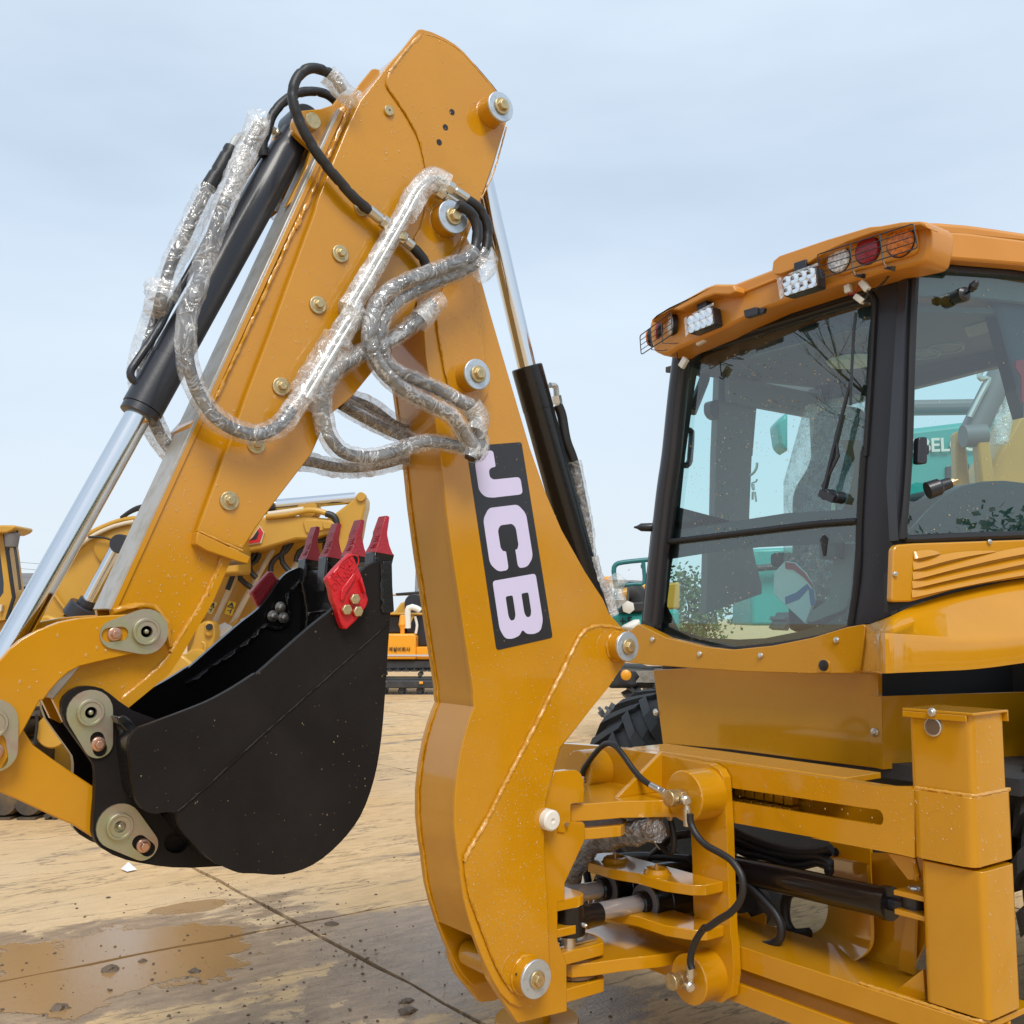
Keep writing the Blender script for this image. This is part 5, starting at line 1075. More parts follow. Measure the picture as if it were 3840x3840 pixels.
obj('gap_shade_sheet', MB().prism(P('O', [(560, -60), (2300, -150), (2300, 300), (560, 330)], PN(QP-QN*.35, QN)), QN*-.05), GASK, bl)  # dark sheet added to stand for the shade in the gap under the fender
# dark chassis behind the panels
obj('chassis', MB().box((-3.7, YT+.35, .55), (-2.2, 5.6, 1.05)).box((-3.45, YT+.05, zt0+.02), (cx-.05, YT+.3, 1.30)), GRYD, bl, .01)
obj('rear_axle', MB().lathe(V((-4.1, 4.35, .70)), (1, 0, 0), [(0, .14), (.5, .14), (.7, .24), (.95, .27), (1.2, .24), (1.4, .14), (2.2, .14)], 24), GRYD, bl)
# ---- rear wheels
def wheel(xo, w, yc, r, name='rear_wheel', nl=22):
    s = 1 if w > 0 else -1
    prof = [(0.02, r*.56), (0.0, r*.62), (.02, r*.80), (.05, r*.90), (.10, r*.935), (abs(w)*.5, r*.95), (abs(w)-.10, r*.935), (abs(w)-.05, r*.90), (abs(w)-.02, r*.8), (abs(w), r*.62), (abs(w)-.02, r*.56)]
    wo = obj(name, MB().lathe((xo, yc, r), (s, 0, 0), prof, 56), TYR, bl)
    obj('rim', MB().lathe((xo, yc, r), (s, 0, 0), [(.03, r*.57), (.05, r*.5), (.14, r*.46), (.16, r*.2), (.10, r*.18), (.10, 0)], 40), YEL, wo)
    lug = MB(); W_ = abs(w); seg = []
    for k in range(5):
        t = k/4; xx = .015+(W_*.54-.015)*t; ang = .34*t; seg.append((xx, ang))
    for sgn in (1,):
        rows = []
        for xx, ang in seg:
            base = r*.93 if xx > .06 else r*.80+(xx-.015)*r*2.0; top = r*1.0 if xx > .06 else r*.90+(xx-.015)*r*1.6
            hw = .055 if xx > .05 else .075
            row = []
            for rad, da in ((base-.03, -hw-.01), (top, -hw), (top, hw), (base-.03, hw+.01)):
                t = ang+da; row.append(V((s*xx, math.sin(t)*rad, math.cos(t)*rad)))
            rows.append(row)
        lug.loft(rows, close=True); lug.f.append((3, 2, 1, 0)); lug.m.append(0); n = len(lug.v); lug.f.append((n-4, n-3, n-2, n-1)); lug.m.append(0)
    l0 = obj('lug', lug, TYR, None, .006, smooth=30); me = l0.data; cc = l0.location.copy(); me.transform(Matrix.Translation(cc)); bpy.data.objects.remove(l0)
    for k in range(nl):
        for side_ in (0, 1):
            o = bpy.data.objects.new('lug', me); COL.objects.link(o); o.parent = wo
            a = 2*math.pi*(k+.5*side_)/nl
            c = V((xo, yc, r)) if not side_ else V((xo+w, yc, r))
            o.location = c-ORG[wo.name]; o.rotation_euler = (a, 0, 0) if not side_ else (a, 0, 0)
            if side_: o.scale = (-1, 1, 1)
    return wo
wheel(-1.55, -.46, 4.42, .72)
wheel(-4.86, .46, 4.72, .60)
# ================================================================== hoses
def hose(path, r=.0125, m=None, spiral=False, step=.009, name='hose', seg=10, parent=None):
    p = smooth_path(path, step)
    rf = None
    if spiral:
        rf = lambda j, i: r*(.80 if (j+i*.9) % 8 < 1 else 1.0)
    return obj(name, MB().tube(p, r, seg, rf), m or RUB, parent or bl, smooth=60)
def wrap(parent, path, r=.02, amp=.35, m=None, step=.015, seg=12, name='plastic_wrap', flap=1.0, seed=0):
    p = smooth_path(path, step); rd = random.Random(len(p)*13+seed)
    ph = [rd.uniform(0, 9) for _ in range(4)]
    def rf(j, i):
        a = 2*math.pi*i/seg
        low = .5*math.sin(j*.11+ph[0])+.5*math.sin(j*.047+ph[1]+a)
        return r*1.06*(1+amp*(.30*low*flap+.34*(rd.random()-.4)+.55*max(0, math.cos(a-ph[2]-j*.03))**4))
    o = obj(name, MB().tube(p, r, seg, rf, caps=False), m or FILM, parent, smooth=45)
    return o
def ferrule(parent, a, b, r=.016, name='hose_ferrule', n=16):
    l = (b-a).length
    return obj(name, MB().lathe(a, b-a, [(0, r*.85), (l*.03, r), (l*.55, r), (l*.57, r*.8), (l*.62, r*.8)], n).lathe(a, b-a, [(l*.62, r*1.2), (l*.88, r*1.2), (l*.9, r*.7), (l, r*.7)], 6), STL, parent, .0008)
HX = XD+.05
def h(z, pts, x): return P(z, pts, PX(x))
# loop over the head of the arm
p1 = h('A', [(660, 690), (600, 600), (540, 545), (440, 515), (370, 530), (310, 590), (278, 680), (285, 790), (330, 920), (400, 1060), (500, 1210), (640, 1380), (760, 1510), (860, 1590)], HX-.01)
h1 = hose(p1, .0165, spiral=True)
wrap(h1, h('A', [(540, 560), (600, 620), (660, 690), (720, 740), (760, 770)], HX-.02), .026, .7, FILMW)
ferrule(h1, on('A', 850, 1580, PX(HX-.012)), on('A', 1010, 1710, PX(HX-.012)), .018)
ferrule(h1, on('E', 700, 655, PX(HX-.012)), on('E', 600, 570, PX(HX-.012)), .018)
h2 = hose(h('E', [(700, 655), (740, 700), (785, 760), (815, 850), (820, 900)], HX-.014), .0165, spiral=True)
h3 = hose(h('A', [(610, 770), (540, 715), (440, 690), (330, 700), (220, 760), (130, 860), (80, 1000), (50, 1100), (55, 1180)], XY+.02), .0155, spiral=True)
# wrapped hose from the cylinder down and up the arm
pw = h('VV', [(1250, 180), (1130, 420), (1000, 720), (880, 1020), (790, 1280), (680, 1640)], XD+.02) + h('B', [(520, 580), (460, 720), (440, 900), (445, 1060), (470, 1200), (530, 1360), (640, 1520), (780, 1620), (940, 1670), (1080, 1640), (1180, 1560), (1240, 1470), (1330, 1350)], HX+.015)
h4 = hose(pw[:-1], .0185)
wrap(h4, pw[1:], .029, .40, FILM, seed=1)
wrap(h4, h('VV', [(1270, 80), (1250, 180), (1200, 300), (1130, 450), (1060, 620), (1000, 760), (930, 900)], XD+.02), .031, .4, FILMW, seed=7)
# steel pipe in its sleeve
pp = h('B', [(1280, 1420), (1420, 1190), (1560, 960), (1700, 720)], HX+.01) + h('E', [(180, 1160), (330, 900), (480, 640), (600, 430), (700, 250), (790, 160), (860, 150), (920, 190)], HX+.01)
h5 = hose(pp, .0125, STL, name='steel_pipe')
h5b = hose([p+V((.0, .028, .012)) for p in pp], .0115, STL, name='steel_pipe')
wrap(h5, [p+V((0, .012, .006)) for p in pp[:3]], .046, .5, FILM, seed=3)
wrap(h5, [p+V((0, .012, .006)) for p in pp[2:8]], .032, .45, FILMW, seed=4)
wrap(h5, [p+V((0, .012, .006)) for p in pp[7:]], .032, .5, FILMW, seed=5)
for z, x, y in (('E', 540, 560), ('E', 230, 1130)):
    a = on(z, x, y, PX(HX-.0)); obj('pipe_clamp', MB().box(a+V((-.03, -.03, -.012)), a+V((.012, .05, .012))), GLD, h5, .002)
# end fittings and the twin hoses
f1 = [(on('E', 930, 180, PX(HX+.015)), on('E', 1110, 300, PX(HX+.015))), (on('E', 860, 210, PX(HX+.0)), on('E', 1045, 335, PX(HX+.0)))]
for a, b in f1: ferrule(h5, b, a, .0195)
t1 = h('E', [(1105, 300), (1190, 360), (1250, 460), (1265, 580), (1240, 700), (1160, 790), (1040, 855), (900, 910), (740, 980), (600, 1060), (500, 1160), (455, 1290), (455, 1400), (500, 1530), (580, 1600), (700, 1650), (900, 1740), (1060, 1830), (1140, 1880)], HX+.02) + h('N1', [(903, 818), (908, 842), (896, 862)], HX)
t2 = h('E', [(1040, 335), (1130, 395), (1180, 480), (1185, 590), (1160, 690), (1080, 760), (960, 800), (800, 860), (640, 920), (520, 990), (430, 1090), (385, 1230), (375, 1370), (400, 1480), (470, 1600), (600, 1720), (760, 1810), (900, 1880), (1000, 1940)], HX+.045) + h('N1', [(878, 824), (892, 845), (886, 866)], HX+.02)
for k, t in enumerate((t1, t2)):
    hh_ = hose(t, .0185, spiral=True); wrap(hh_, t[4:], .0262, .30, FILM, seed=11+k)
    if k == 0: wrap(hh_, h('E', [(1120, 1850), (1180, 1920), (1190, 1990), (1160, 2060)], HX+.02), .034, .5, FILMW, seed=40)
wrap(hh_, h('E', [(1230, 700), (1260, 740), (1270, 790), (1200, 870)], HX+.03), .028, .6, FILM, seed=41)
p6 = h('E', [(850, 1080), (770, 1180), (640, 1290), (520, 1370), (380, 1430), (240, 1510), (120, 1600), (50, 1700), (20, 1830)], HX-.005) + h('N1', [(612, 790), (622, 825), (650, 855), (700, 862), (750, 850), (800, 834), (850, 838), (890, 850)], HX-.01)
h6 = hose(p6, .0185); wrap(h6, p6, .0285, .42, FILM, seed=13)
wrap(h6, h('E', [(905, 1045), (860, 1080), (800, 1150), (740, 1210)], HX-.005), .030, .5, FILMW, seed=9)
for k, pts in enumerate(([(640, 762), (690, 790), (740, 815), (800, 840)], [(650, 750), (700, 770), (750, 805), (800, 815)])):
    p = h('N1', pts, XC-.02-.05*k); hh_ = hose(p, .018); wrap(hh_, p, .0285, .5, FILM, seed=20+k)
p = h('N1', [(560, 868), (590, 872), (640, 882), (700, 880), (760, 866), (800, 850)], XC-.1); hh_ = hose(p, .017); wrap(hh_, p, .0285, .6, FILMW, seed=23)
# far left wrapped hose with metal elbow
p7 = h('VV', [(990, 400), (880, 590), (760, 780), (640, 1020), (530, 1260), (420, 1480), (350, 1700), (300, 1900)], XY+.02) + h('B', [(230, 740), (170, 930), (130, 1060), (110, 1200), (140, 1400), (190, 1560), (260, 1700), (340, 1810)], XC-.03)
h7 = hose(p7, .0175)
obj('spiral_guard', MB().tube(smooth_path(p7[:3], .008), .024, 12, lambda j, i: .024*(.86 if (j+i*.6) % 9 < 1.2 else 1)), RUB, h7, smooth=60)
obj('elbow_pipe', MB().tube(smooth_path(h('VV', [(990, 390), (1040, 300), (1100, 285), (1170, 330)], XY+.02), .008), .0125, 10), STL, h7)
wrap(h7, p7[2:7], .031, .4, FILM, seed=31); wrap(h7, p7[6:], .030, .5, FILM, seed=32)
wrap(h7, h('VV', [(340, 1690), (320, 1760), (290, 1830)], XY+.02), .042, .8, FILM, seed=33)
wrap(dip, h('VV', [(1490, 930), (1470, 1000), (1450, 1060)], XI-.2), .03, .6, FILMW, seed=35)
# block with pipe clips on the rail
blk_ = h('B', [(345, 1690), (475, 1620), (540, 1530), (540, 1570), (470, 1640), (350, 1700)], XI)
obj('rail_block', MB().prism(h('B', [(470, 1590), (545, 1505), (545, 1570), (475, 1645)], XI+.0), (-.17, 0, 0)), YEL, dip, .003)
# crowd cylinder hose and its wrap
p8 = h('E', [(1795, 1850), (1825, 1932)], XC+.02)+h('N1', [(1068, 830), (1082, 870), (1095, 930), (1108, 1000), (1112, 1050), (1120, 1090), (1140, 1120), (1152, 1160)], XC+.02)
h8 = hose(p8, .019); wrap(h8, p8[3:], .029, .4, FILM, seed=51); wrap(h8, p8[6:], .034, .5, FILMW, seed=52)
# foil sleeves behind the kingpost
YH = YC-.20
for k, pts in enumerate(([(290, 1520), (350, 1400), (420, 1270), (480, 1160), (600, 1100), (800, 1050), (1000, 1010), (1120, 1000)], [(430, 1190), (520, 1120), (680, 1040), (820, 960), (960, 900), (1100, 860)], [(460, 1100), (560, 1060), (660, 1000), (780, 940)])):
    p = P('M', pts, PY(YH+.05*k)); hh_ = obj('foil_sleeve', MB().tube(smooth_path(p, .012), .05, 14, lambda j, i: .044*(1+.10*math.sin(j*.5+i)+random.uniform(-.10, .10))), FOIL, bl, smooth=60)
# small grease hoses
def yh(z, pts, y): return P(z, pts, PY(y))
g1_ = yh('M', [(440, 510), (455, 450), (500, 380), (570, 290), (640, 225), (700, 215), (760, 250), (830, 340), (900, 440), (980, 530), (1060, 590)], YC-.13)
hg = hose(g1_, .0115); ferrule(hg, g1_[-1], on('M', 1210, 670, PY(YC-.13)), .013); ferrule(hg, g1_[0], on('M', 450, 570, PY(YC-.13)), .012)
g2_ = yh('M', [(1420, 850), (1425, 930), (1470, 1030), (1560, 1130), (1700, 1210), (1800, 1280), (1880, 1400), (1900, 1520), (1870, 1640), (1790, 1740), (1680, 1810), (1580, 1880)], YC-.19) + yh('Q', [(200, 350), (150, 430), (128, 520), (138, 570)], YC-.17)
hose(g2_, .0125)
g3_ = yh('M', [(1240, 900), (1262, 1000), (1275, 1120), (1255, 1190), (1210, 1195), (1160, 1140), (1110, 1070)], YC-.05)
hg = hose(g3_, .012); ferrule(hg, g3_[0], on('M', 1240, 760, PY(YC-.08)), .012)
obj('cross_fitting', MB().bar(on('M', 1080, 1050, PY(YC-.05)), on('M', 1170, 1160, PY(YC-.05)), .02, .02).bar(on('M', 1060, 1070, PY(YC-.05)), on('M', 1220, 1020, PY(YC-.05)), .022, .022), STL, bl, .002)
# hose bundle in the dark behind the frame
rd = random.Random(3)
for k in range(9):
    yy = YB+.22+.02*(k % 4); dx, dy = rd.uniform(-30, 30), rd.uniform(-30, 30)
    pts = [(540+dx, 960+18*k), (700, 1050+16*k+dy), (900, 1130+14*k), (1150, 1190+14*k+dy), (1380, 1190+12*k), (1490, 1160+10*k)]
    if k > 3: pts = pts[:-1]+[(1480, 1240+12*k), (1460, 1310+10*k)]
    hose(P('N', pts, PY(yy)), .016, step=.02)
for pts, y in (([(900, 1000), (760, 1060), (620, 1150), (600, 1260), (800, 1240), (1000, 1230), (1300, 1250), (1420, 1260)], YC+.1), ([(1420, 1030), (1250, 1060), (1150, 1160), (1050, 1250)], YC+.1), ([(470, 1330), (490, 1430), (510, 1560), (500, 1650), (440, 1700)], YC-.1)):
    hose(P('M', pts, PY(y)), .016, step=.02)
for pts, y in (([(440, 110), (520, 190), (590, 270), (622, 350), (600, 420), (520, 440), (430, 430), (370, 390), (352, 360)], YB+.12), ([(700, 140), (655, 170), (640, 240), (650, 320), (690, 375), (770, 372)], YB+.36)):
    hose(P('Q', pts, PY(y)), .016 if y < YB+.2 else .02, step=.015)
obj('hydraulic_motor', MB().lathe(on('Q', 430, 215, PY(YB+.36)), (0, 1, 0), [(0, .07), (.04, .10), (.14, .11), (.15, .08)], 28).box(on('Q', 350, 300, PY(YB+.34)), on('Q', 545, 372, PY(YB+.4))), GRYD, bl, .01)
obj('axle_bracket', MB().prism(P('Q', [(380, 270), (430, 262), (450, 290), (520, 265), (535, 285), (530, 340), (400, 330)], PY(YB+.33)), (0, .01, 0)), YEL, bl, .002)
# ---- rain drops on the paint
dm = MB()
bmi = bmesh.new(); bmesh.ops.create_icosphere(bmi, subdivisions=1, radius=1); iv = [v.co.copy() for v in bmi.verts]; ifc = [[v.index for v in f.verts] for f in bmi.faces]; bmi.free()
def inside(p, poly):
    c = False; n = len(poly); j = n-1
    for i in range(n):
        a, b = poly[i], poly[j]
        if (a.z > p.z) != (b.z > p.z) and p.y < (b.y-a.y)*(p.z-a.z)/(b.z-a.z)+a.y: c = not c
        j = i
    return c
def drops(poly, x, n, rmin=.0012, rmax=.0042, clump=.6):
    lo_y, hi_y = min(p.y for p in poly), max(p.y for p in poly); lo_z, hi_z = min(p.z for p in poly), max(p.z for p in poly)
    k = 0; tries = 0
    while k < n and tries < n*30:
        tries += 1; p = V((x, rd.uniform(lo_y, hi_y), rd.uniform(lo_z, hi_z)))
        if not inside(p, poly): continue
        if noise.noise(p*2.2) < rd.uniform(-clump, .35): continue
        r = rmin+(rmax-rmin)*rd.random()**3; st_ = rd.uniform(1, 1.7)
        dm.add([p+V((q.x*r*.7, q.y*r, q.z*r*st_)) for q in iv], ifc); k += 1
drops(side, XB+.0003, 1500, .001, .0034); drops(dbl, XB+.0125, 1200, .001, .0036); drops(ud, XB+.0105, 500, .0011, .0034); drops(plate, XD+.0003, 900); drops(inner, XI+.0003, 500); drops(lk, XN+.0003, 60, .001, .005)
drops(poly, XK+.0003, 110, .0008, .0022); drops(hd, XD+.0083, 200)
def pdrops(poly, n, rmin=.0012, rmax=.0042, nrm=V((0, -1, 0)), box=None):
    o0 = poly[0]; e1_ = V((0, 0, 1)); e2_ = nrm.cross(e1_).normalized(); fl = [V((0, (p-o0).dot(e2_), (p-o0).dot(e1_))) for p in poly]
    a0, a1 = min(p.y for p in fl), max(p.y for p in fl); b0, b1 = min(p.z for p in fl), max(p.z for p in fl); k = 0; tries = 0
    while k < n and tries < n*30:
        tries += 1; q_ = V((0, rd.uniform(a0, a1), rd.uniform(b0, b1)))
        if not inside(q_, fl): continue
        p = o0+e2_*q_.y+e1_*q_.z+nrm*.0006
        if noise.noise(p*3) < rd.uniform(-.4, .45): continue
        r = rmin+(rmax-rmin)*rd.random()**3; dm.add([p+V((q.x*r, q.y*r, q.z*r*1.2))-nrm*(nrm.dot(q)*r*.4) for q in iv], ifc); k += 1
pdrops([p for p in up_hole], 420, .0018, .0048, V((0, -1, 0))); pdrops(lo_hole, 220, .0016, .0040, V((0, -1, 0)))
dm.v = dm.v
pdrops([p-QN*.020 for p in qh], 260, .0014, .004, QN); pdrops(tk, 220, .001, .003); pdrops(sk, 140, .001, .003); pdrops(up_poly, 260, .001, .0034); pdrops(lp, 80, .001, .003, QN); pdrops(outer[-16:], 20)
pdrops([V((sx0, YB-.0065, sz0)), V((sx1-.03, YB-.0065, sz0)), V((sx1-.03, YB-.0065, sz1)), V((sx0, YB-.0065, sz1))], 60, .001, .0034)
for (xa, za, zb_, ya) in ((sx1, sz0, sz1, YB+.02), (px1, pz0, pz1, YB+.03), (lx1, lz0, lz1, YB+.03)):
    drops([V((xa, ya, za)), V((xa, ya+.15, za)), V((xa, ya+.15, zb_)), V((xa, ya, zb_))], xa+.0004, 60)
obj('rain_drops', dm, DROP, bl, kind='stuff', smooth=180, recalc=False)
# ================================================================== the ground
def ground_mat(name, base_tan=True):
    m = bpy.data.materials.new(name); m.use_nodes = True; n = m.node_tree.nodes; l = m.node_tree.links.new; b = n['Principled BSDF']
    g = n.new('ShaderNodeNewGeometry')
    def noise_(scale, detail=5, rough=.55, vec=(1, 1, 1), rot=0, off=(0, 0, 0)):
        mp = n.new('ShaderNodeMapping'); mp.inputs['Scale'].default_value = vec; mp.inputs['Rotation'].default_value = (0, 0, rot); mp.inputs['Location'].default_value = off
        t = n.new('ShaderNodeTexNoise'); t.inputs['Scale'].default_value = scale; t.inputs['Detail'].default_value = detail; t.inputs['Roughness'].default_value = rough
        l(g.outputs['Position'], mp.inputs[0]); l(mp.outputs[0], t.inputs[0]); return t.outputs[0]
    def ramp(v, a, b_, c0=(0, 0, 0), c1=(1, 1, 1)):
        r = n.new('ShaderNodeValToRGB'); r.color_ramp.elements[0].position = a; r.color_ramp.elements[1].position = b_
        r.color_ramp.elements[0].color = (*c0, 1); r.color_ramp.elements[1].color = (*c1, 1); l(v, r.inputs[0]); return r.outputs[0]
    def mixc(f, a, b_):
        x = n.new('ShaderNodeMix'); x.data_type = 'RGBA'
        l(f, x.inputs[0]) if not isinstance(f, float) else setattr(x.inputs[0], 'default_value', f)
        for s, v in ((6, a), (7, b_)):
            if isinstance(v, tuple): x.inputs[s].default_value = (*v, 1)
            else: l(v, x.inputs[s])
        return x.outputs[2]
    def math_(op, a, b_, clamp=True):
        x = n.new('ShaderNodeMath'); x.operation = op; x.use_clamp = clamp
        for s, v in ((0, a), (1, b_)):
            if isinstance(v, (int, float)): x.inputs[s].default_value = v
            else: l(v, x.inputs[s])
        return x.outputs[0]
    streak = noise_(1.0, 6, .6, (3.2, .7, 1)); grain = noise_(7, 9, .7, (2.6, .75, 1)); patch = noise_(1.25, 7, .66, (1.35, .6, 1), 0, (3.1, .7, 0)); fine = noise_(60, 4, .6)
    tan = mixc(ramp(streak, .35, .68), (.72, .485, .255), (.60, .385, .17))
    tan = mixc(ramp(grain, .42, .66), tan, (.48, .30, .135))
    tan = mixc(ramp(noise_(.28, 4, .5), .45, .7), tan, (.61, .45, .27))
    dark = ramp(noise_(1.1, 5, .6, (2.6, .55, 1), 0, (0, 9, 0)), .60, .66)
    col = mixc(dark, tan, (.27, .20, .14))
    cr = math_('ABSOLUTE', math_('SUBTRACT', noise_(1.3, 5, .6, (2.4, .45, 1), .12, (5, 2, 0)), .5, False), 0, False); crk = ramp(cr, .0, .012, (1, 1, 1), (0, 0, 0)); col = mixc(math_('MULTIPLY', crk, .75), col, (.16, .11, .07))
    # wet mud near the machine, and standing water in it
    ds = n.new('ShaderNodeVectorMath'); ds.operation = 'DISTANCE'; l(g.outputs['Position'], ds.inputs[0]); ds.inputs[1].default_value = WETC
    near = n.new('ShaderNodeMapRange'); near.inputs[1].default_value = 1.2; near.inputs[2].default_value = 3.6; near.inputs[3].default_value = .10; near.inputs[4].default_value = -.30; near.clamp = True; l(ds.outputs[1], near.inputs[0])
    wetv = math_('ADD', patch, near.outputs[0], False); wet = ramp(wetv, .54, .585)
    mud = mixc(ramp(grain, .35, .62), (.42, .285, .17), (.26, .175, .105))
    def blob(c, rx, ry, rot, wob, seed):
        mp = n.new('ShaderNodeMapping'); mp.vector_type = 'TEXTURE'; mp.inputs['Location'].default_value = c; mp.inputs['Rotation'].default_value = (0, 0, rot); mp.inputs['Scale'].default_value = (rx, ry, 1)
        ln = n.new('ShaderNodeVectorMath'); ln.operation = 'LENGTH'; l(g.outputs['Position'], mp.inputs[0]); l(mp.outputs[0], ln.inputs[0])
        q = math_('ADD', ln.outputs[1], math_('MULTIPLY', math_('SUBTRACT', noise_(1.5, 6, .62, (1, 1, 1), 0, (seed, seed*2, 0)), .5, False), wob, False), False)
        r = n.new('ShaderNodeMapRange'); r.inputs[1].default_value = 1.03; r.inputs[2].default_value = .97; l(q, r.inputs[0]); return r.outputs[0]
    pud = blob(*PUD_A, 2.6, 3.0); pud = math_('MAXIMUM', pud, blob(*PUD_B, 2.4, 7.0)); pud2 = blob(*PUD_C, 2.8, 11.0)
    wet = math_('MAXIMUM', wet, math_('MAXIMUM', pud2, blob((PUD_A[0]), PUD_A[1]*1.22, PUD_A[2]*1.25, PUD_A[3], 2.2, 3.0)))
    col = mixc(math_('MULTIPLY', wet, 1.0), col, mud)
    col = mixc(pud, col, (.34, .20, .085))
    clod = ramp(fine, .66, .74); col = mixc(math_('MULTIPLY', clod, wet), col, (.09, .065, .05))
    l(col, b.inputs['Base Color'])
    ro = math_('SUBTRACT', .88, math_('MULTIPLY', wet, .55)); ro = math_('SUBTRACT', ro, math_('MULTIPLY', math_('MAXIMUM', pud, math_('MULTIPLY', pud2, .95)), .27)); l(ro, b.inputs['Roughness'])
    bp = n.new('ShaderNodeBump'); bp.inputs['Distance'].default_value = .02; bp.inputs['Strength'].default_value = .8
    hgt = math_('ADD', math_('MULTIPLY', grain, .5, False), math_('MULTIPLY', fine, .35, False), False); hgt = math_('MULTIPLY', hgt, math_('SUBTRACT', 1.0, math_('MULTIPLY', pud, .85)), False)
    l(hgt, bp.inputs['Height']); l(bp.outputs[0], b.inputs['Normal']); return m
wc = on('U', 1150, 800, PZ(0)); WETC = (wc.x, wc.y, 0)
def gp(x, y): return on('U', x, y, PZ(0))
def ell(x0, x1, y0, y1, k=1):
    c = (gp((x0[0]+x1[0])/2, (x0[1]+x1[1])/2)); d = gp(*x1)-gp(*x0); e = gp(*y1)-gp(*y0)
    return ((c.x, c.y, 0), d.length/2*k, e.length/2*k, math.atan2(d.y, d.x))
PUD_A = ell((60, 660), (860, 760), (450, 560), (560, 960)); PUD_B = ell((640, 480), (930, 440), (780, 450), (800, 490)); PUD_C = ell((1350, 700), (1950, 760), (1650, 560), (1700, 960))
GRD = ground_mat('muddy tan concrete'); JNT = mat('dark joint mud', (.14, .098, .066), .7, bump=(40, .02))
gmb = MB(); gmb.add([V((-600, -200, -.05)), V((300, -200, -.05)), V((300, 700, -.05)), V((-600, 700, -.05))], [(0, 1, 2, 3)])
grd = obj('ground', gmb, JNT, None, smooth=0, kind='structure', recalc=False); grd['label'] = 'muddy tan concrete yard with dark joints and puddles'
jc = on('U', 965, 355, PZ(0)); jd = on('U', 1580, 705, PZ(0)); j2 = on('U', 0, 480, PZ(0)); j3 = on('U', 470, 430, PZ(0))
GX, GY = 4.6, 3.4                 # slab size
ox, oy = on('U', 70, 760, PZ(0)).x, jc.y*.5+jd.y*.5
def slab_mesh(x0, x1, y0, y1, jit=.03):
    n = 16; pts = []
    for (ax_, ay_), (bx, by) in (((x0, y0), (x1, y0)), ((x1, y0), (x1, y1)), ((x1, y1), (x0, y1)), ((x0, y1), (x0, y0))):
        for i in range(n):
            t = i/n; pts.append(V((ax_+(bx-ax_)*t+random.uniform(-jit, jit), ay_+(by-ay_)*t+random.uniform(-jit, jit), 0)))
    mb = MB(); mb.prism(pts, (0, 0, -.06)); return mb
g_ = .014
for i in range(-5, 4):
    for j in range(-2, 5):
        x0, y0 = ox+i*GX, oy+j*GY
        obj('slab', slab_mesh(x0+g_, x0+GX-g_, y0+g_, y0+GY-g_, .012), GRD, grd, smooth=0)
# beyond the slabs one sheet
X0, X1, Y0, Y1 = ox-5*GX, ox+4*GX, oy-2*GY, oy+5*GY
fs = MB()
for a, b in (((-600, -200), (X0, 700)), ((X1, -200), (300, 700)), ((X0, Y1), (X1, 700)), ((X0, -200), (X1, Y0))):
    fs.add([V((a[0], a[1], -.003)), V((b[0], a[1], -.003)), V((b[0], b[1], -.003)), V((a[0], b[1], -.003))], [(0, 1, 2, 3)])
obj('far_yard', fs, GRD, grd, smooth=0, recalc=False)
# litter and clods
lp_ = on('U', 545, 297, PZ(.01)); tl = MB(); tl.add([lp_+V(q) for q in ((-.05, -.03, 0), (.05, -.02, 0), (.03, .05, .0), (-.03, .03, .0), (0, .0, .05), (.01, -.01, .03))], [(0, 1, 5), (1, 2, 4), (2, 3, 4), (3, 0, 4), (0, 5, 4), (5, 1, 4)])
o = obj('paper_scrap', tl, PAPR, None, smooth=0); o['label'] = 'small crumpled white paper scrap on the tan ground under the bucket'; o['category'] = 'litter'
rc_ = random.Random(11)
CL = ['largest dark mud clod, in the brown puddle left of centre', 'flat dark mud clod at the right end of the brown puddle', 'mud clod just above the flat clod in the puddle', 'mud clod standing on the wet ground near the boom', 'angular mud clod just in front of the upright one near the boom', 'tiny mud clod on the dry tan ground under the bucket', 'loose mud heap on the slab joint', 'long mud clod at the bottom left']
for ci, (x, y, s) in enumerate(((470, 725, 0.055), (828, 732, 0.036), (608, 688, 0.028), (1735, 860, 0.035), (1735, 905, 0.05), (462, 417, 0.02), (1410, 530, 0.045), (255, 888, 0.05))):
    s *= .72; c = on('U', x, y, PZ(0)); bmi = bmesh.new(); bmesh.ops.create_icosphere(bmi, subdivisions=2, radius=1)
    mb = MB(); mb.add([c+V((v.co.x*s*(1+.7*noise.noise(v.co*1.7+c)), v.co.y*s*1.1*(1+.7*noise.noise(v.co*2.1+c)), max(-.01, v.co.z*s*.5*(1+.9*noise.noise(v.co*3+c))))) for v in bmi.verts], [[v.index for v in f.verts] for f in bmi.faces]); bmi.free()
    o = obj('mud_clod', mb, MUDL, None, smooth=0); o['label'] = CL[ci]; o['category'] = 'mud clod'; o['group'] = 'mud clods on the wet ground'
gm = MB(); bmi = bmesh.new(); bmesh.ops.create_icosphere(bmi, subdivisions=1, radius=1); iv = [v.co.copy() for v in bmi.verts]; ifc = [[v.index for v in f.verts] for f in bmi.faces]; bmi.free()
for k in range(1000):
    if k < 800: c = V(WETC)+V((rc_.gauss(0, 1.0), rc_.gauss(0, 1.0), 0))
    elif k < 1200:
        t = rc_.random(); c = V((jc.x*(1-t)+jd.x*t, oy, 0))+V((rc_.gauss(0, .1), rc_.gauss(0, .10), 0))
    else: c = V((rc_.uniform(-9, -2.5), rc_.uniform(.5, 6), 0))
    s = .002+.008*rc_.random()**4
    gm.add([c+V((q.x*s*rc_.uniform(.7, 1.4), q.y*s*rc_.uniform(.7, 1.4), q.z*s*.8+s*.2)) for q in iv], ifc)
obj('grit', gm, MUDL, None, kind='stuff', smooth=0, label='scattered crumbs of dark mud on the ground', recalc=False)
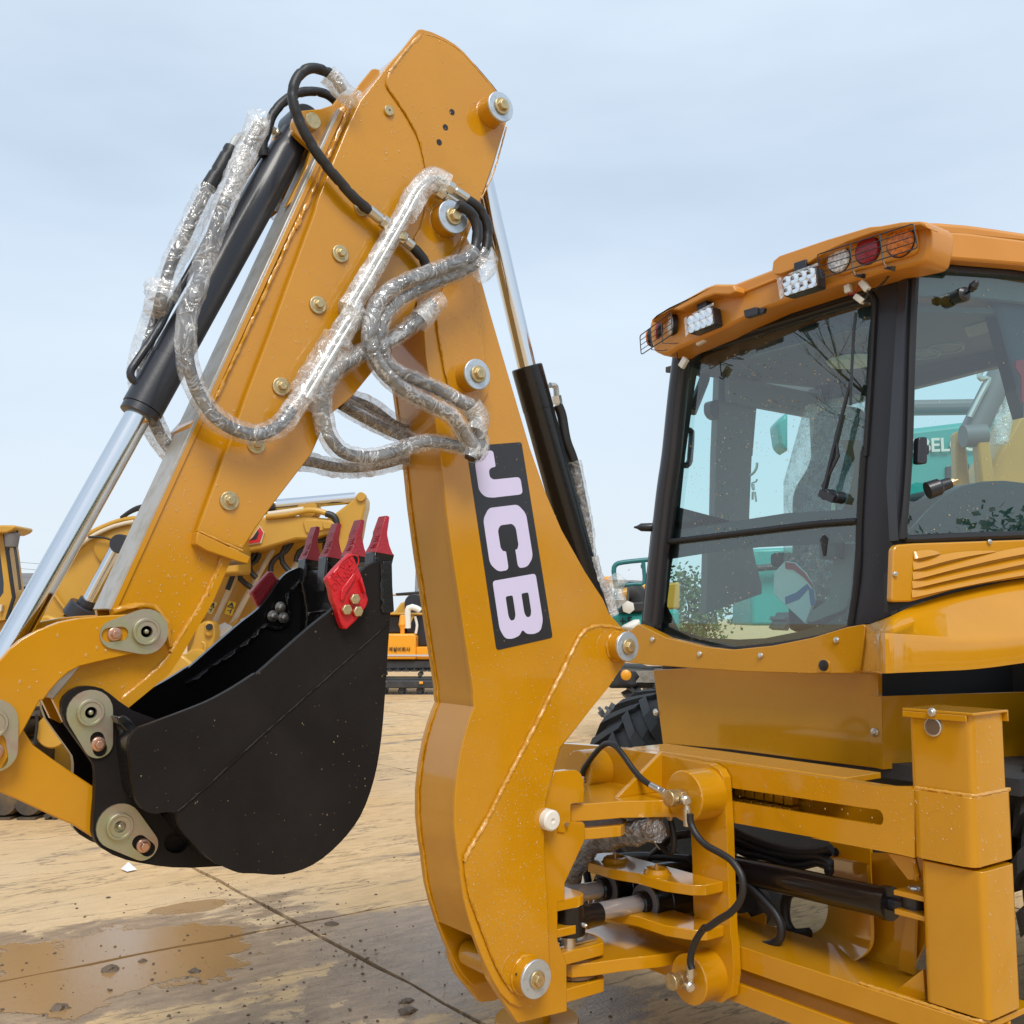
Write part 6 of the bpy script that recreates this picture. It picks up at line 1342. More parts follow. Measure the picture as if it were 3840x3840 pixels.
# ================================================================== background machines
def tprism(z, pts, t, d, name, parent, m, bev=.01, r=0):
    q = P(z, pts, PT(t)); q = arc_round(q, r) if r else q
    return obj(name, MB().prism(q, DH*d), m, parent, bev)
def ttube(z, pts, t, r, name, parent, m, step=.06, seg=10):
    return obj(name, MB().tube(smooth_path(P(z, pts, PT(t)), step), r, seg), m, parent, smooth=60)
def tcyl(z, c, t, r, d, name, parent, m): return obj(name, MB().lathe(on(z, *c, PT(t)), DH, [(0, r*.9), (.02, r), (d, r)], 28), m, parent)
def track(parent, t, z, x0, x1, ytop, ybot, w, m=TRK):
    """crawler track: shoes round a loop, with rollers"""
    A, B, C_, D_ = [on(z, *p, PT(t)) for p in ((x0, ytop), (x1, ytop), (x1, ybot), (x0, ybot))]
    zb = 0.0; zt = A.z; r = (zt-zb)/2; ex = RT; L_ = (B-A).length
    c0 = V((A.x, A.y, 0))+RT*r; c1 = V((B.x, B.y, 0))-RT*r
    pts = []
    n = max(3, int((c1-c0).length/.17))
    for i in range(n): pts.append((c0.lerp(c1, i/n)+V((0, 0, zt)), RT))
    for i in range(6): a = i/6*math.pi; pts.append((c1+RT*(math.sin(a)*r)+V((0, 0, r+math.cos(a)*r)), RT*math.cos(a)-V((0, 0, math.sin(a)))))
    for i in range(n): pts.append((c1.lerp(c0, i/n)+V((0, 0, zb)), -RT))
    for i in range(6): a = i/6*math.pi; pts.append((c0-RT*(math.sin(a)*r)+V((0, 0, r-math.cos(a)*r)), -RT*math.cos(a)+V((0, 0, math.sin(a)))))
    tr = obj('track_frame', MB().prism([c0+V((0, 0, zt*.32)), c1+V((0, 0, zt*.32)), c1+V((0, 0, zt*.72)), c0+V((0, 0, zt*.72))], DH*w), m, parent, .02)
    me = None
    for p, d in pts:
        if me is None:
            s = MB(); s.box((-.075, 0, -.02), (.075, w, .02)); s.box((-.01, 0, .02), (.02, w, .05)); o = obj('track_shoe', s, m, None, 0, smooth=0); me = o.data; me.transform(Matrix.Translation(o.location)); bpy.data.objects.remove(o)
        o = bpy.data.objects.new('track_shoe', me); COL.objects.link(o); o.parent = tr
        nn = d.cross(DH).normalized()*1; q = Matrix((d, DH, d.cross(DH))).transposed()
        up_ = d.cross(DH)
        o.rotation_euler = q.to_euler(); o.location = p-DH*.04-ORG[tr.name]
    nr = max(3, int((c1-c0).length/.38))
    for i in range(nr+1): tcyl_c = c0.lerp(c1, i/nr)-DH*.02; obj('roller', MB().lathe(tcyl_c+V((0, 0, zt*.17)), DH, [(0, zt*.05), (0, zt*.13), (.04, zt*.15), (w, zt*.15)], 18), m, tr)
    for i in range(1, 3): obj('roller', MB().lathe(c0.lerp(c1, i/3)-DH*.02+V((0, 0, zt*.84)), DH, [(0, zt*.04), (0, zt*.09), (.04, zt*.10), (w, zt*.10)], 18), m, tr)
    return tr
# --- left excavator
T1 = 8.9
bx_ = on('S', 500, 1200, PT(T1)); ex1 = thing('excavator', 'yellow excavator whose arched boom and black ram show behind the arm on the left', 'excavator', (bx_.x, bx_.y, 0), 'yellow tracked excavators in the yard')
bm_ = [(150, 1300), (250, 1180), (420, 980), (640, 690), (700, 600), (850, 470), (1000, 380), (1200, 290), (1420, 255), (1700, 230), (2100, 260), (2400, 330), (2400, 800), (1700, 850), (1300, 1000), (1000, 1180), (700, 1250), (620, 1280), (600, 1700), (150, 1700)]
b1 = tprism('S', bm_, T1+.3, .45, 'boom', ex1, YBG, .02)
ttube('S', [(640, 630), (850, 440), (1050, 330), (1250, 262), (1420, 250)], T1+.25, .022, 'boom_pipe', ex1, YBG); ttube('S', [(650, 660), (900, 450), (1150, 330), (1350, 285)], T1+.22, .02, 'boom_pipe', ex1, LGT)
ttube('S', [(1220, 250), (1300, 190), (1380, 145), (1480, 120)], T1+.25, .02, 'boom_hose', ex1, RUB); ttube('S', [(1290, 200), (1380, 160), (1480, 150)], T1+.25, .018, 'boom_hose', ex1, RUB)
ttube('S', [(890, 440), (1000, 440), (1080, 455), (1150, 480)], T1+.2, .010, 'boom_hose', ex1, RUB)
obj('boom_boss', MB().lathe(on('S', 1185, 505, PT(T1+.28)), -DH, [(0, .21), (.02, .21), (.03, .19)], 32), YBG, b1); tcyl('S', (1190, 505), T1+.05, .085, .25, 'ram_eye', ex1, BLKC)
a, b = on('S', 1165, 560, PT(T1+.15)), on('S', 890, 1075, PT(T1+.15)); obj('boom_ram', MB().cyl(a, b, .055, 20), CHR, ex1)
c = on('S', 760, 1260, PT(T1+.15)); obj('ram_barrel', MB().cyl(b, b.lerp(c, .35), .075, 20).cyl(b.lerp(c, .3), c, .13, 24, ch=.01), BLKC, ex1); obj('ram_barrel', MB().prism(P('S', [(590, 1270), (740, 1120), (820, 1080), (900, 1120), (880, 1260)], PT(T1+.28)), DH*.05), GRYD, ex1)
ttube('S', [(495, 925), (570, 1050), (660, 1170)], T1+.26, .012, 'rib', ex1, YBG)
obj('rib', MB().prism(P('S', [(620, 1240), (900, 1010), (1100, 870), (1100, 850), (900, 985), (600, 1235)], PT(T1+.26)), DH*.04), YBG, ex1)
tprism('S', [(180, 1420), (260, 1300), (330, 1260), (470, 1225), (560, 1255), (600, 1290), (560, 1500), (180, 1500)], T1-.1, .3, 'boom_foot', ex1, YBG, .02); tcyl('S', (362, 1322), T1-.15, .075, .1, 'foot_pin', ex1, YBG); tcyl('S', (362, 1325), T1-.17, .03, .03, 'foot_pin', ex1, RUB)
tprism('FF', [(-300, 180), (150, 170), (420, 180), (420, 330), (200, 345), (-300, 350)], T1+.1, 1.6, 'upper_frame', ex1, YBG, .03)
tprism('FF', [(120, 420), (170, 300), (270, 230), (340, 170), (360, 330), (600, 600), (560, 850), (180, 850)], T1+.25, .4, 'lower_frame', ex1, YBG, .03)
track(ex1, T1-.2, 'FF', -700, 640, 350, 1090, .55)
tcyl('FF', (390, 490), T1-.25, .14, .2, 'idler_hub', ex1, YBG)
ttube('FF', [(275, 360), (280, 450), (260, 580)], T1-.3, .012, 'hanging_cable', ex1, RUB)
# cab of the machine at the left edge
T2 = 10.5
bx_ = on('S', -100, 900, PT(T2)); ex0 = thing('excavator', 'yellow excavator cab cut off by the left edge of the picture', 'excavator', (bx_.x, bx_.y, 0), 'yellow tracked excavators in the yard')
win = P('S', [(-300, 420), (-20, 420), (38, 900), (35, 1000), (0, 1050), (-300, 1050)], PT(T2)); ol = P('S', [(-320, 385), (20, 385), (50, 400), (115, 900), (140, 1040), (60, 1270), (-320, 1330)], PT(T2))
obj('cab_shell', MB().prism(ol, DH*.25, [win]), YBG, ex0, 0); obj('cab_glass', MB().prism([p+DH*.04 for p in win], DH*.01), mat('dark yard glass', (.03, .04, .06), .1), ex0)
tprism('S', [(-300, 320), (140, 318), (155, 345), (120, 375), (60, 400), (-300, 400)], T2-.2, .4, 'cab_roof', ex0, YBG, .02)
obj('cab_seal', MB().tube(P('S', [(20, 388), (48, 402), (118, 900), (140, 1045), (70, 1270)], PT(T2-.01)), .02, 6), RUB, ex0)
ttube('S', [(150, 335), (178, 385), (155, 415), (110, 420), (90, 390)], T2-.1, .01, 'mirror_bracket', ex0, RUB); obj('mirror', MB().lathe(on('S', 120, 468, PT(T2-.1)), (0, 0, 1), [(-.08, .03), (-.07, .06), (.06, .075), (.09, .03)], 20), GRYP, ex0)
ttube('S', [(85, 575), (85, 530), (105, 508), (140, 515), (155, 580), (180, 760), (205, 970)], T2-.1, .014, 'grab_rail', ex0, GRYD); obj('door_lever', MB().bar(on('S', 15, 1120, PT(T2-.03)), on('S', 10, 1190, PT(T2-.03)), .05, .03), LGT, ex0, .005)
tprism('S', [(-500, 1270), (150, 1260), (200, 1400), (200, 1700), (-500, 1700)], T2+.1, 1.5, 'upper_frame', ex0, YBG, .02); track(ex0, T2, 'FF', -900, 130, 560, 900, .5)
# --- middle excavator with folded arm
T3_ = 9.6
bx_ = on('R', 600, 1300, PT(T3_)); ex2 = thing('excavator', 'yellow excavator with level arm and warning stickers, between the arm and the bucket', 'excavator', (bx_.x, bx_.y, 0), 'yellow tracked excavators in the yard')
b2 = tprism('R', [(300, 260), (800, 240), (1130, 225), (1400, 250), (1560, 300), (1500, 380), (1250, 460), (1100, 460), (760, 560), (560, 600), (300, 700)], T3_, .4, 'stick', ex2, YBG, .02)
tprism('R', [(1400, 250), (1480, 210), (1640, 90), (1710, 15), (1750, 0), (1785, 10), (1803, 60), (1800, 130), (1770, 250), (1740, 420), (1690, 640), (1600, 900), (1450, 1000), (1380, 900), (1400, 620), (1440, 420)], T3_+.05, .3, 'bucket_arm', ex2, YBG, .02)
tcyl('R', (1752, 33), T3_+.02, .045, .1, 'arm_pin', ex2, YBG); tcyl('R', (1460, 312), T3_-.02, .05, .06, 'arm_pin', ex2, YBG)
tprism('R', [(1180, 262), (1450, 262), (1500, 300), (1480, 350), (1200, 408), (1168, 300)], T3_-.025, .03, 'arm_doubler', ex2, YBG, .01, .03); tprism('R', [(1360, 280), (1450, 272), (1505, 310), (1480, 350), (1370, 365)], T3_-.045, .03, 'arm_doubler', ex2, YBG, .01, .03)
a, b = on('R', 900, 118, PT(T3_+.1)), on('R', 1700, 45, PT(T3_+.1)); obj('arm_ram', MB().cyl(a, b, .055, 20), CHR, ex2); obj('ram_gland', MB().cyl(a, a+(a-b).normalized()*.5, .085, 20), BLKC, ex2)
ttube('R', [(800, 235), (1010, 215), (1220, 170), (1330, 180), (1420, 205)], T3_-.02, .028, 'arm_pipe', ex2, YBG); ttube('R', [(820, 210), (1010, 185), (1180, 160)], T3_-.02, .026, 'arm_pipe', ex2, LGT); tcyl('R', (1212, 155), T3_+.05, .1, .2, 'pipe_bracket', ex2, YBG)
ttube('R', [(1400, 205), (1460, 220), (1500, 260), (1515, 340)], T3_-.02, .032, 'arm_hose', ex2, RUB)
tprism('R', [(590, 510), (655, 440), (735, 325), (780, 395), (750, 500), (620, 520)], T3_-.02, .03, 'emblem_border', ex2, LGT, 0); tprism('R', [(600, 500), (660, 445), (735, 340), (768, 395), (735, 490), (620, 505)], T3_-.03, .03, 'emblem_panel', ex2, RED2, 0); tprism('R', [(630, 470), (670, 440), (715, 365), (725, 400), (700, 460)], T3_-.035, .03, 'emblem_panel', ex2, DECB, 0)
tprism('R', [(1, 1100), (180, 900), (300, 720), (600, 560), (1250, 460), (1500, 420), (1450, 700), (1200, 1000), (900, 1400), (700, 1800), (0, 1950)], T3_+.5, .5, 'boom', ex2, YBG, .02)
for pts, w, m_ in (([(870, 560), (700, 860), (450, 1330)], .05, LGT), ([(530, 740), (400, 1040), (280, 1300)], .05, LGT), ([(1250, 480), (960, 960), (640, 1500)], .06, LGT), ([(340, 870), (250, 1040), (180, 1180)], .03, LGT)):
    ttube('R', pts, T3_+.3, w*.55, 'boom_pipe', ex2, m_)
for pts in ([(1060, 490), (1000, 580), (900, 650), (850, 720), (845, 790)], [(1020, 500), (960, 600), (965, 700), (1040, 790)], [(730, 600), (700, 680), (560, 760), (540, 860), (650, 950)], [(690, 600), (640, 680), (640, 780), (700, 850)], [(1430, 470), (1390, 520), (1400, 610)], [(1250, 520), (1130, 590), (1100, 690)], [(480, 780), (450, 860), (410, 970)], [(1440, 440), (1390, 470), (1250, 480)]):
    ttube('R', pts, T3_+.2, .026, 'boom_hose', ex2, RUB)
def sticker(pts, m, t):
    q = P('R', pts, PT(t)); s = obj('warning_sticker', MB().prism(q, DH*.01), m, ex2, 0, smooth=0)
    def at(s_, t_): return q[0].lerp(q[1], s_).lerp(q[3].lerp(q[2], s_), t_)-DH*.004
    tr_ = [at(.5, .1), at(.88, .45), at(.12, .45), at(.5, .1)]; obj('sticker_symbol', MB().tube(tr_, .008, 4).bar(at(.5, .22), at(.5, .38), .012, .004), DECB, s, smooth=0)
    obj('sticker_symbol', MB().prism([at(.62, .55), at(.78, .55), at(.75, .9), at(.60, .9)], DH*.003).prism([at(.2, .68), at(.6, .66), at(.6, .72), at(.2, .74)], DH*.003), DECB, s, smooth=0)
sticker([(250, 1080), (305, 1105), (250, 1215), (195, 1190)], STKP, T3_+.28); sticker([(425, 1080), (497, 1100), (455, 1232), (380, 1210)], STKY, T3_+.28)
sticker([(1120, 780), (1170, 810), (1130, 850), (1080, 840)], STKP, T3_+.28)
lg_l = tprism('R', [(0, 1640), (60, 1500), (100, 1330), (170, 1290), (215, 1280), (265, 1300), (280, 1400), (250, 1640), (150, 1720), (0, 1800)], T3_-.2, .2, 'bucket_linkage', ex2, YBG, .02)
tprism('R', [(175, 1310), (220, 1300), (260, 1330), (245, 1440), (200, 1450), (172, 1420)], T3_-.24, .05, 'link_plate', ex2, YBG, .02, .03); tcyl('R', (222, 1345), T3_-.26, .03, .03, 'link_pin', ex2, RUB); tcyl('R', (110, 1740), T3_-.3, .04, .04, 'link_pin', ex2, RUB); tcyl('R', (100, 1720), T3_-.27, .14, .2, 'link_boss', ex2, YBG)
tprism('R', [(40, 1320), (110, 1210), (170, 1210), (170, 1260), (120, 1290), (130, 1340), (70, 1400)], T3_-.15, .12, 'link_bracket', ex2, YBG, .01); ttube('R', [(155, 1500), (180, 1510), (188, 1560), (170, 1620)], T3_-.25, .014, 'grab_rail', ex2, YBG)
tcyl('R', (305, 1595), T3_-.2, .08, .1, 'link_boss', ex2, YBG)
for x, y in ((380, 1395), (615, 1330)):
    obj('wrapped_fitting', MB().lathe(on('R', x, y, PT(T3_+.2)), -DH, [(-.05, .06), (0, .09), (.05, .05)], 7).bar(on('R', x-40, y+20, PT(T3_+.2)), on('R', x+30, y-40, PT(T3_+.2)), .05, .05), WHT, ex2); ttube('R', [(x, y), (x+60, y-60), (x+130, y-120)], T3_+.22, .018, 'boom_pipe', ex2, YBG)
tprism('C', [(1080, 1790), (1360, 1510), (1400, 1540), (1530, 1650), (1460, 1780), (1200, 1810)], T3_-1.2, .4, 'side_panel', ex2, YBG, .02)
tprism('R', [(-300, 1650), (1200, 1650), (1300, 2100), (-300, 2100)], T3_+.6, 1.5, 'upper_frame', ex2, YBG, .02); track(ex2, T3_+.4, 'R', -600, 1500, 2150, 2600, .5)
# --- orange excavator in the gap
T4 = 22.5
bx_ = on('D', 1130, 1600, PT(T4)); ex3 = thing('mini_excavator', 'orange mini excavator with Korean lettering in the gap between bucket and boom', 'excavator', (bx_.x, bx_.y, 0))
cwt = tprism('D', [(700, 1365), (1185, 1362), (1205, 1380), (1208, 1555), (700, 1555)], T4, 1.3, 'counterweight', ex3, ORBG, .03); tprism('D', [(1208, 1462), (1500, 1462), (1500, 1555), (1208, 1555)], T4+.05, 1.2, 'side_cover', ex3, ORBG, .02)
tprism('D', [(700, 1518), (1500, 1520), (1500, 1532), (700, 1530)], T4-.02, .03, 'stripe', ex3, mat('grey stripe', (.5, .5, .52), .4), 0)
o = on('D', 1000, 1492, PT(T4-.02)); e = on('D', 1170, 1492, PT(T4-.02)); text_mesh('계설비회사', (e-o).length/4.75, DECB, 'lettering', ex3, o, RT, (0, 0, 1), .01, .01)
obj('beacon', MB().lathe(on('D', 1105, 1362, PT(T4+.3)), (0, 0, 1), [(0, .05), (.1, .05), (.2, .09), (.24, .08), (.4, .06), (.42, 0)], 16), ORBG, ex3)
tprism('D', [(700, 1215), (1080, 1215), (1130, 1290), (1150, 1360), (700, 1362)], T4+.8, .6, 'engine_cover', ex3, BLKC, .05); tprism('D', [(1130, 1360), (1210, 1190), (1260, 1170), (1500, 1200), (1500, 1460), (1215, 1460), (1210, 1380)], T4+.6, .6, 'cab_shell', ex3, BLKC, .05)
tprism('D', [(980, 1203), (1140, 1203), (1260, 1203), (1260, 1222), (980, 1220)], T4+.5, 1, 'canopy', ex3, YBG, .02)
ttube('D', [(1145, 1320), (1150, 1170), (1210, 1170), (1240, 1190)], T4+.3, .07, 'grab_rail', ex3, WHT); ttube('D', [(1200, 1230), (1215, 1300), (1205, 1360)], T4+.4, .03, 'hose', ex3, WHT)
tprism('D', [(700, 1558), (1500, 1560), (1500, 1630), (700, 1640)], T4+.1, 1.2, 'turntable', ex3, GRYD, .05); track(ex3, T4, 'D', 600, 1600, 1640, 1835, .4, GRYD); tprism('D', [(700, 1712), (1500, 1715), (1500, 1772), (700, 1772)], T4-.1, .1, 'track_guard', ex3, GRYD, .02); tprism('D', [(1230, 1722), (1260, 1722), (1260, 1742), (1230, 1742)], T4-.14, .05, 'reflector', ex3, ORBG, .01, .02)
# --- yellow boom behind it
T5 = 26
bx_ = on('D', 1150, 1150, PT(T5)); ex4 = thing('excavator', 'far yellow excavator boom just above the orange excavator', 'excavator', (bx_.x, bx_.y, 0), 'yellow tracked excavators in the yard')
tprism('D', [(800, 1200), (1040, 1200), (1090, 1130), (1240, 1070), (1600, 1040), (1600, 1100), (1260, 1200), (1240, 1600), (800, 1600)], T5, .7, 'boom', ex4, YBG, .05); tprism('D', [(900, 1078), (1240, 1070), (1240, 1050), (900, 1062)], T5+.5, .3, 'boom_ram', ex4, LGT, .02); tprism('D', [(1050, 1055), (1230, 1040), (1230, 1060), (1060, 1076)], T5+.3, .2, 'boom_hose', ex4, RUB, .02); tcyl('D', (1195, 1135), T5-.1, .25, .2, 'boom_pin', ex4, BLKC)
track(ex4, T5+.3, 'D', 500, 1700, 1720, 1800, .4, GRYD)
# --- teal machine left of the cab
T6 = 9.5
bx_ = on('W', 400, 600, PT(T6)); ex5 = thing('crawler_excavator', 'teal excavator with tubular handrail glimpsed left of the cab', 'excavator', (bx_.x, bx_.y, 0), 'teal excavators behind the cab')
tb_ = tprism('W', [(250, 645), (560, 628), (900, 600), (900, 900), (330, 780), (255, 700)], T6, 1.2, 'body_panel', ex5, TEAL, .04)
o = on('W', 312, 765, PT(T6-.02)); text_mesh('+5', .12, DECB, 'lettering', ex5, o, RT, (0, 0, 1), .01, .01)
ttube('W', [(285, 640), (285, 400), (262, 240), (280, 175), (360, 150), (600, 125)], T6-.2, .022, 'handrail', ex5, TEALD); ttube('W', [(545, 135), (555, 345), (470, 360), (300, 378)], T6-.2, .018, 'handrail', ex5, TEALD)
obj('film_scrap', MB().lathe(on('W', 285, 430, PT(T6-.25)), (0, 0, 1), [(-.15, .03), (-.08, .09), (.02, .06), (.1, .1), (.16, .02)], 9), FILMW, ex5, smooth=0)
tprism('W', [(310, 610), (340, 565), (400, 540), (560, 528), (560, 630), (300, 640)], T6-.05, .5, 'engine_hood', ex5, GRYD, .05); ttube('W', [(400, 440), (450, 445), (490, 480), (510, 540)], T6+.1, .10, 'exhaust_pipe', ex5, GRYD); obj('star_knob', MB().lathe(on('W', 398, 585, PT(T6-.1)), -DH, [(0, .05), (.03, .06), (.04, .03)], 6), WHT, ex5)
tprism('W', [(350, 780), (520, 690), (520, 760), (480, 830)], T6-.8, .3, 'white_cover', ex5, WHT, .03)
tprism('W', [(200, 1150), (700, 1180), (700, 1370), (200, 1370)], T6+.2, 1, 'chassis', ex5, GRYD, .04); obj('side_marker', MB().lathe(on('W', 380, 1240, PT(T6+.1)), -DH, [(0, .05), (.02, .047), (.035, .02)], 20), ORBG, ex5)
mshx = MB()
for k in range(9):
    a, b = (480+20*k, 1200), (560+20*k, 1310); mshx.bar(on('W', *a, PT(T6+.15)), on('W', *b, PT(T6+.15)), .012, .012); mshx.bar(on('W', b[0], a[1], PT(T6+.15)), on('W', a[0], b[1], PT(T6+.15)), .012, .012)
obj('mesh_guard', mshx, RAIL, ex5, smooth=0); track(ex5, T6+.1, 'W', 190, 1500, 1350, 1500, .5, GRYD)
# yellow machine further back
T7 = 14
bx_ = on('W', 400, 460, PT(T7)); ex6 = thing('excavator', 'far yellow excavator boom behind the teal handrail', 'excavator', (bx_.x, bx_.y, 0), 'yellow tracked excavators in the yard')
tprism('W', [(240, 500), (300, 465), (560, 375), (900, 340), (900, 600), (300, 640), (240, 600)], T7, .5, 'boom', ex6, YBG, .03); ttube('W', [(300, 465), (420, 440), (570, 390)], T7-.1, .07, 'boom_pipe', ex6, YBG); obj('beacon', MB().lathe(on('W', 215, 465, PT(T7-.3)), (0, 0, 1), [(0, .1), (.2, .1), (.24, .06)], 14), ORBG, ex6); obj('white_wrap', MB().lathe(on('W', 240, 570, PT(T7-.4)), (0, 0, 1), [(0, .05), (.1, .10), (.22, .08), (.3, .02)], 9), WHT, ex6, smooth=0)
track(ex6, T7+.2, 'W', 100, 1500, 900, 1350, .5, GRYD)
# --- teal excavator seen through the cab
T8 = 8.0
bx_ = on('T', 500, 1200, PT(T8)); ex7 = thing('crawler_excavator', 'teal excavator with white lettering seen through the cab quarter window', 'excavator', (bx_.x, bx_.y, 0), 'teal excavators behind the cab')
tprism('K', [(1040, 720), (1420, 705), (1420, 1300), (1040, 1300)], T8+1.2, .8, 'engine_cover', ex7, TEAL, .03); ttube('K', [(1000, 875), (1340, 845)], T8+1.1, .03, 'handrail', ex7, GRYD); tprism('I', [(1235, 1680), (1320, 1590), (1320, 1900), (1260, 1850)], T8+1.2, .3, 'body_panel', ex7, TEAL, .03)
tb_ = tprism('T', [(-60, 985), (230, 975), (820, 905), (1400, 840), (1400, 1900), (-60, 1900)], T8+.6, 1.3, 'body_panel', ex7, TEAL, .05)
o = on('T', 85, 1154, PT(T8+.57)); text_mesh('KOBELCO', .16, WHT, 'lettering', ex7, o, RT*.99+V((0, 0, .03)), (0, 0, 1), .01, .02)
lou = MB()
for k in range(5): lou.bar(on('T', 480, 1270+18*k, PT(T8+.58)), on('T', 640, 1250+18*k, PT(T8+.58)), .03, .03)
obj('louvre', lou, GRYD, ex7, smooth=0)
tprism('T', [(-60, 770), (1400, 745), (1400, 850), (-60, 868)], T8+1.5, .2, 'boom_pipe', ex7, GRYP, .05)
track(ex7, T8+.5, 'T', -800, 1500, 1900, 2400, .5, GRYD)
# loader arm of another machine, seen through the same window
T9 = 6.6
bx_ = on('T', 850, 1200, PT(T9)); lo9 = thing('loader_arm', 'tan loader arm with steel ram seen through the cab quarter window', 'loader', (bx_.x, bx_.y, 0))
tprism('T', [(640, 1500), (800, 1250), (1000, 900), (1400, 500), (1400, 1500)], T9+.4, .4, 'arm', lo9, YBG, .03); tprism('T', [(700, 980), (730, 960), (790, 1000), (850, 1460), (740, 1460)], T9+.1, .1, 'bracket', lo9, YBG, .02); tprism('T', [(548, 1010), (575, 990), (620, 1010), (670, 1480), (560, 1480)], T9+.3, .1, 'bracket', lo9, YBG, .02)
a, b = on('T', 655, 1040, PT(T9+.2)), on('T', 905, 530, PT(T9+.2)); obj('ram', MB().cyl(a, b, .085, 22), GRYP, lo9); obj('ram_pipe', MB().tube(smooth_path(P('T', [(650, 900), (720, 760), (790, 620), (730, 620), (720, 590), (745, 545)], PT(T9+.1)), .03), .018, 8), STL, lo9); obj('ram_eye', MB().cyl(on('T', 600, 1035, PT(T9+.15)), on('T', 760, 1025, PT(T9+.15)), .075, 22), GRYP, lo9)
for pts in ([(830, 800), (850, 950), (850, 1100)], [(940, 620), (920, 850), (880, 1080)]): ttube('T', pts, T9+.2, .045, 'wrapped_hose', lo9, FILMW)
tprism('T', [(600, 1450), (1400, 1450), (1400, 2600), (600, 2600)], T9+.45, .5, 'base', lo9, YBG, .02)
# ================================================================== far buildings and trees
def building(pts, z, t, d, m, label, cat='building', name='warehouse'):
    q = P(z, pts, PT(t)); c = sum(q, V())/len(q); b = thing(name, label, cat, (c.x, c.y, 0)); return b, q
q = P('S', [(-200, 915), (250, 910), (250, 940), (-200, 940)], PT(70)); c = q[0]
w1 = thing('warehouse', 'low dark warehouse with pale ribbed roof at the far left', 'building', (c.x, c.y, 0))
lo_w = [V((p.x, p.y, 0)) for p in (q[3], q[2])]
a, b = q[3]-RT*8, q[2]+RT*22
obj('wall', MB().prism([V((a.x, a.y, 0)), V((b.x, b.y, 0)), V((b.x, b.y, b.z)), V((a.x, a.y, a.z))], DH*12), GRYD, w1)
obj('roof', MB().prism([a-DH*.5, b-DH*.5, b+V((0, 0, .9))-DH*.5, a+V((0, 0, .9))-DH*.5], DH*13), CONC, w1)
q = P('W', [(200, 335), (330, 325), (540, 328), (700, 345), (700, 480), (200, 480)], PT(90)); c = q[0]
w2_ = thing('storage_hall', 'grey hall with low curved roof beyond the teal handrail', 'building', (c.x, c.y, 0)); tprism('W', [(200, 338), (330, 326), (440, 323), (560, 330), (900, 350), (900, 385), (200, 370)], 90, 20, 'roof', w2_, CONC, 0); tprism('W', [(210, 370), (900, 385), (900, 640), (210, 640)], 91, 18, 'wall', w2_, mat('pale hall wall', (.4, .42, .45), .6), 0)
tw = on('D', 1212, 1040, PT(120)); ant = thing('radio_mast', 'thin radio mast on the horizon in the gap beside the boom', 'mast', (tw.x, tw.y, 0)); z1_ = on('D', 1208, 830, PT(120)).z
obj('mast', MB().lathe((tw.x, tw.y, 0), (0, 0, 1), [(0, .35), (z1_, .12)], 10), CONC, ant)
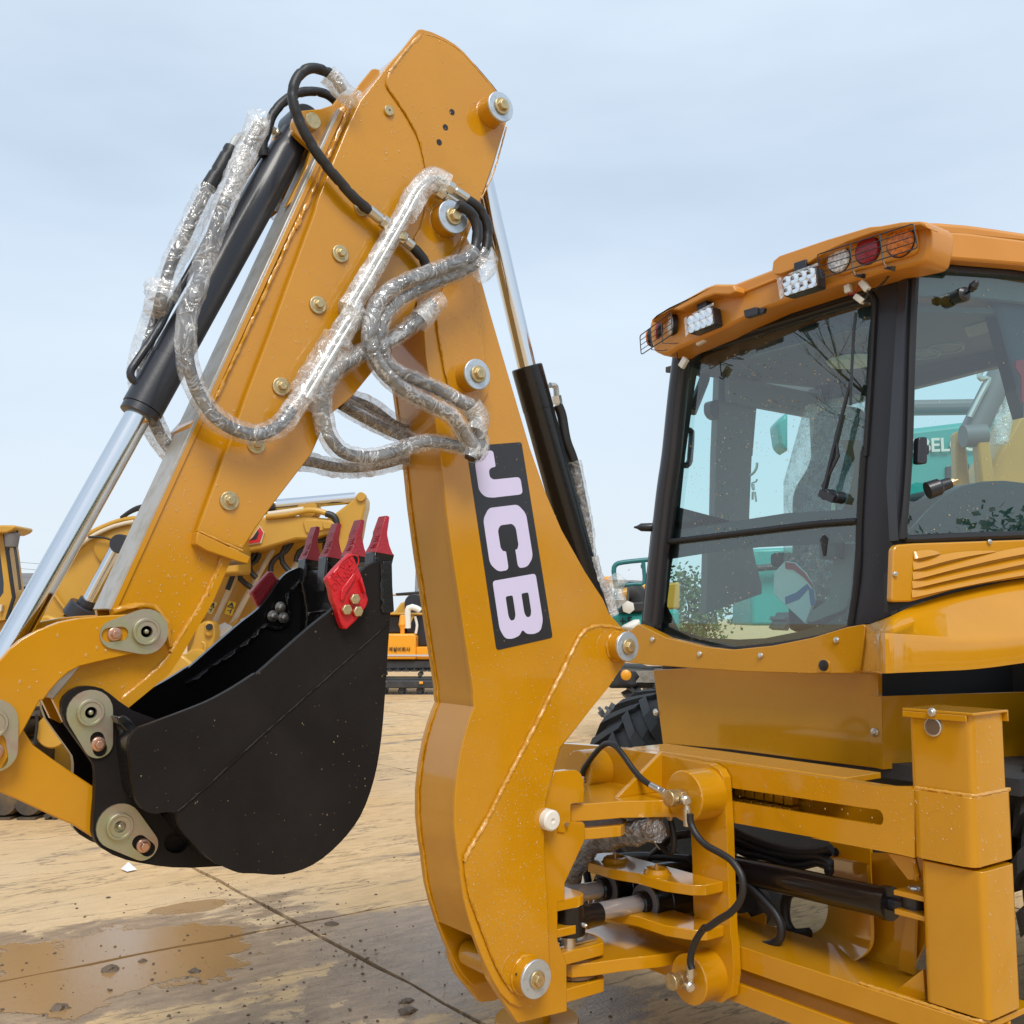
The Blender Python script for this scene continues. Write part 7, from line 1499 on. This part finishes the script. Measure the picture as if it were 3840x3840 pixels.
# power lines to the left
for k in range(2):
    x_, y_ = (-14, 60), (1100, 780)
for k, yv in enumerate((680, 740, 820, 880)):
    a, b = on('S', 0, yv, PT(60)), on('S', 420, yv+30+4*k, PT(62)); d = (b-a); o = obj('power_line', MB().tube([a-d*3, a, b, b+d*6], .012, 5), GRYP, None); o['label'] = ('topmost', 'second', 'third', 'lowest')[k]+' of four thin power lines crossing the sky at far left'; o['category'] = 'power line'; o['group'] = 'power lines at far left'
def tree(z, x, y, t, h, w, label, seed, leaf=True, n=900, bare=False, group='trees beyond the yard', pos=None):
    rd_ = random.Random(seed)
    if pos is None: p = on(z, x, y, PT(t)); base = V((p.x, p.y, 0))
    else: base = V(pos)
    tr = thing('tree', label, 'tree', base, group)
    mb = MB(); tips = []
    def limb(a, d, l, r, lev):
        pts = [a]; q = a.copy()
        for i in range(5):
            d = (d+V((rd_.uniform(-1, 1), rd_.uniform(-1, 1), rd_.uniform(-.3, .7)))*(.10 if bare else .16)).normalized(); q = q+d*(l/5); pts.append(q.copy())
        mb.tube(pts, r, 6 if lev < 2 else 4, lambda j, i: r*(1-.75*j/5))
        if lev < (4 if bare else 2):
            for i in range(rd_.randint(3, 4) if lev else 7):
                k = rd_.randint(2, 5) if lev else rd_.randint(1, 5)
                nd = (d*.7+V((rd_.uniform(-1, 1), rd_.uniform(-1, 1), rd_.uniform(.0, .8)))).normalized(); limb(pts[k], nd, l*rd_.uniform(.42, .62), r*.42, lev+1)
        else: tips.append(q.copy())
    limb(base, V((0, 0, 1)), h*.55, h*(.010 if bare else .022), 0)
    obj('trunk', mb, BARK, tr, smooth=60)
    if leaf:
        lf = MB()
        for i in range(n):
            c = rd_.choice(tips)+V((rd_.gauss(0, w*.16), rd_.gauss(0, w*.16), rd_.gauss(0, h*.07))); s = h*.022*rd_.uniform(.6, 1.5)
            a = V((rd_.uniform(-1, 1), rd_.uniform(-1, 1), rd_.uniform(-1, 1))).normalized(); b = a.orthogonal().normalized(); lf.add([c-a*s, c+b*s*.6, c+a*s, c-b*s*.6], [(0, 1, 2, 3)])
        obj('crown', lf, LEAF, tr, smooth=0, recalc=False)
    return tr
tree('W', 240, 420, 60, 2.5, 2, 'green bushy tree left of the grey hall', 1)
tree('W', 440, 420, 62, 2.3, 2, 'green bushy tree in front of the grey hall', 2)
for k, (x, y) in enumerate(((880, 330), (1010, 330), (1100, 330), (1180, 330))): tree('W', x, y, 30, 3.1-.3*(k % 2), 1.6, ('first', 'second', 'third', 'fourth')[k]+' leafy tree from the left seen through the lower rear window', 10+k, n=500)
# bare trees behind the viewer that mirror in the cab glass
for k, (x, y, hh_) in enumerate(((-8.5, -10, 11), (-11.5, -12, 12), (-6.0, -13, 12))):
    tree('W', 0, 0, 0, hh_, 4, ('bare', 'thin bare', 'tall bare', 'leaning bare', 'wide bare')[k]+' tree whose twigs mirror in the rear cab window', 30+k, leaf=False, bare=True, group='bare trees mirrored in the glass', pos=(x, y, 0))

for k, (x, y, hh_) in enumerate(((9, 5.5, 3.0), (12, 8, 3.6), (8.5, 9.5, 2.9), (13, 4, 3.8), (11, 12, 3.7), (9.5, 2.0, 3.1), (7.5, 13, 3.2))):
    tree('W', 0, 0, 0, hh_, 4.0, ('broad', 'tall', 'round', 'dense', 'full', 'low', 'slim')[k]+' leafy tree whose crown mirrors in the quarter window and paint', 50+k, n=4000, group='leafy trees mirrored in the paint', pos=(x, y, 0))
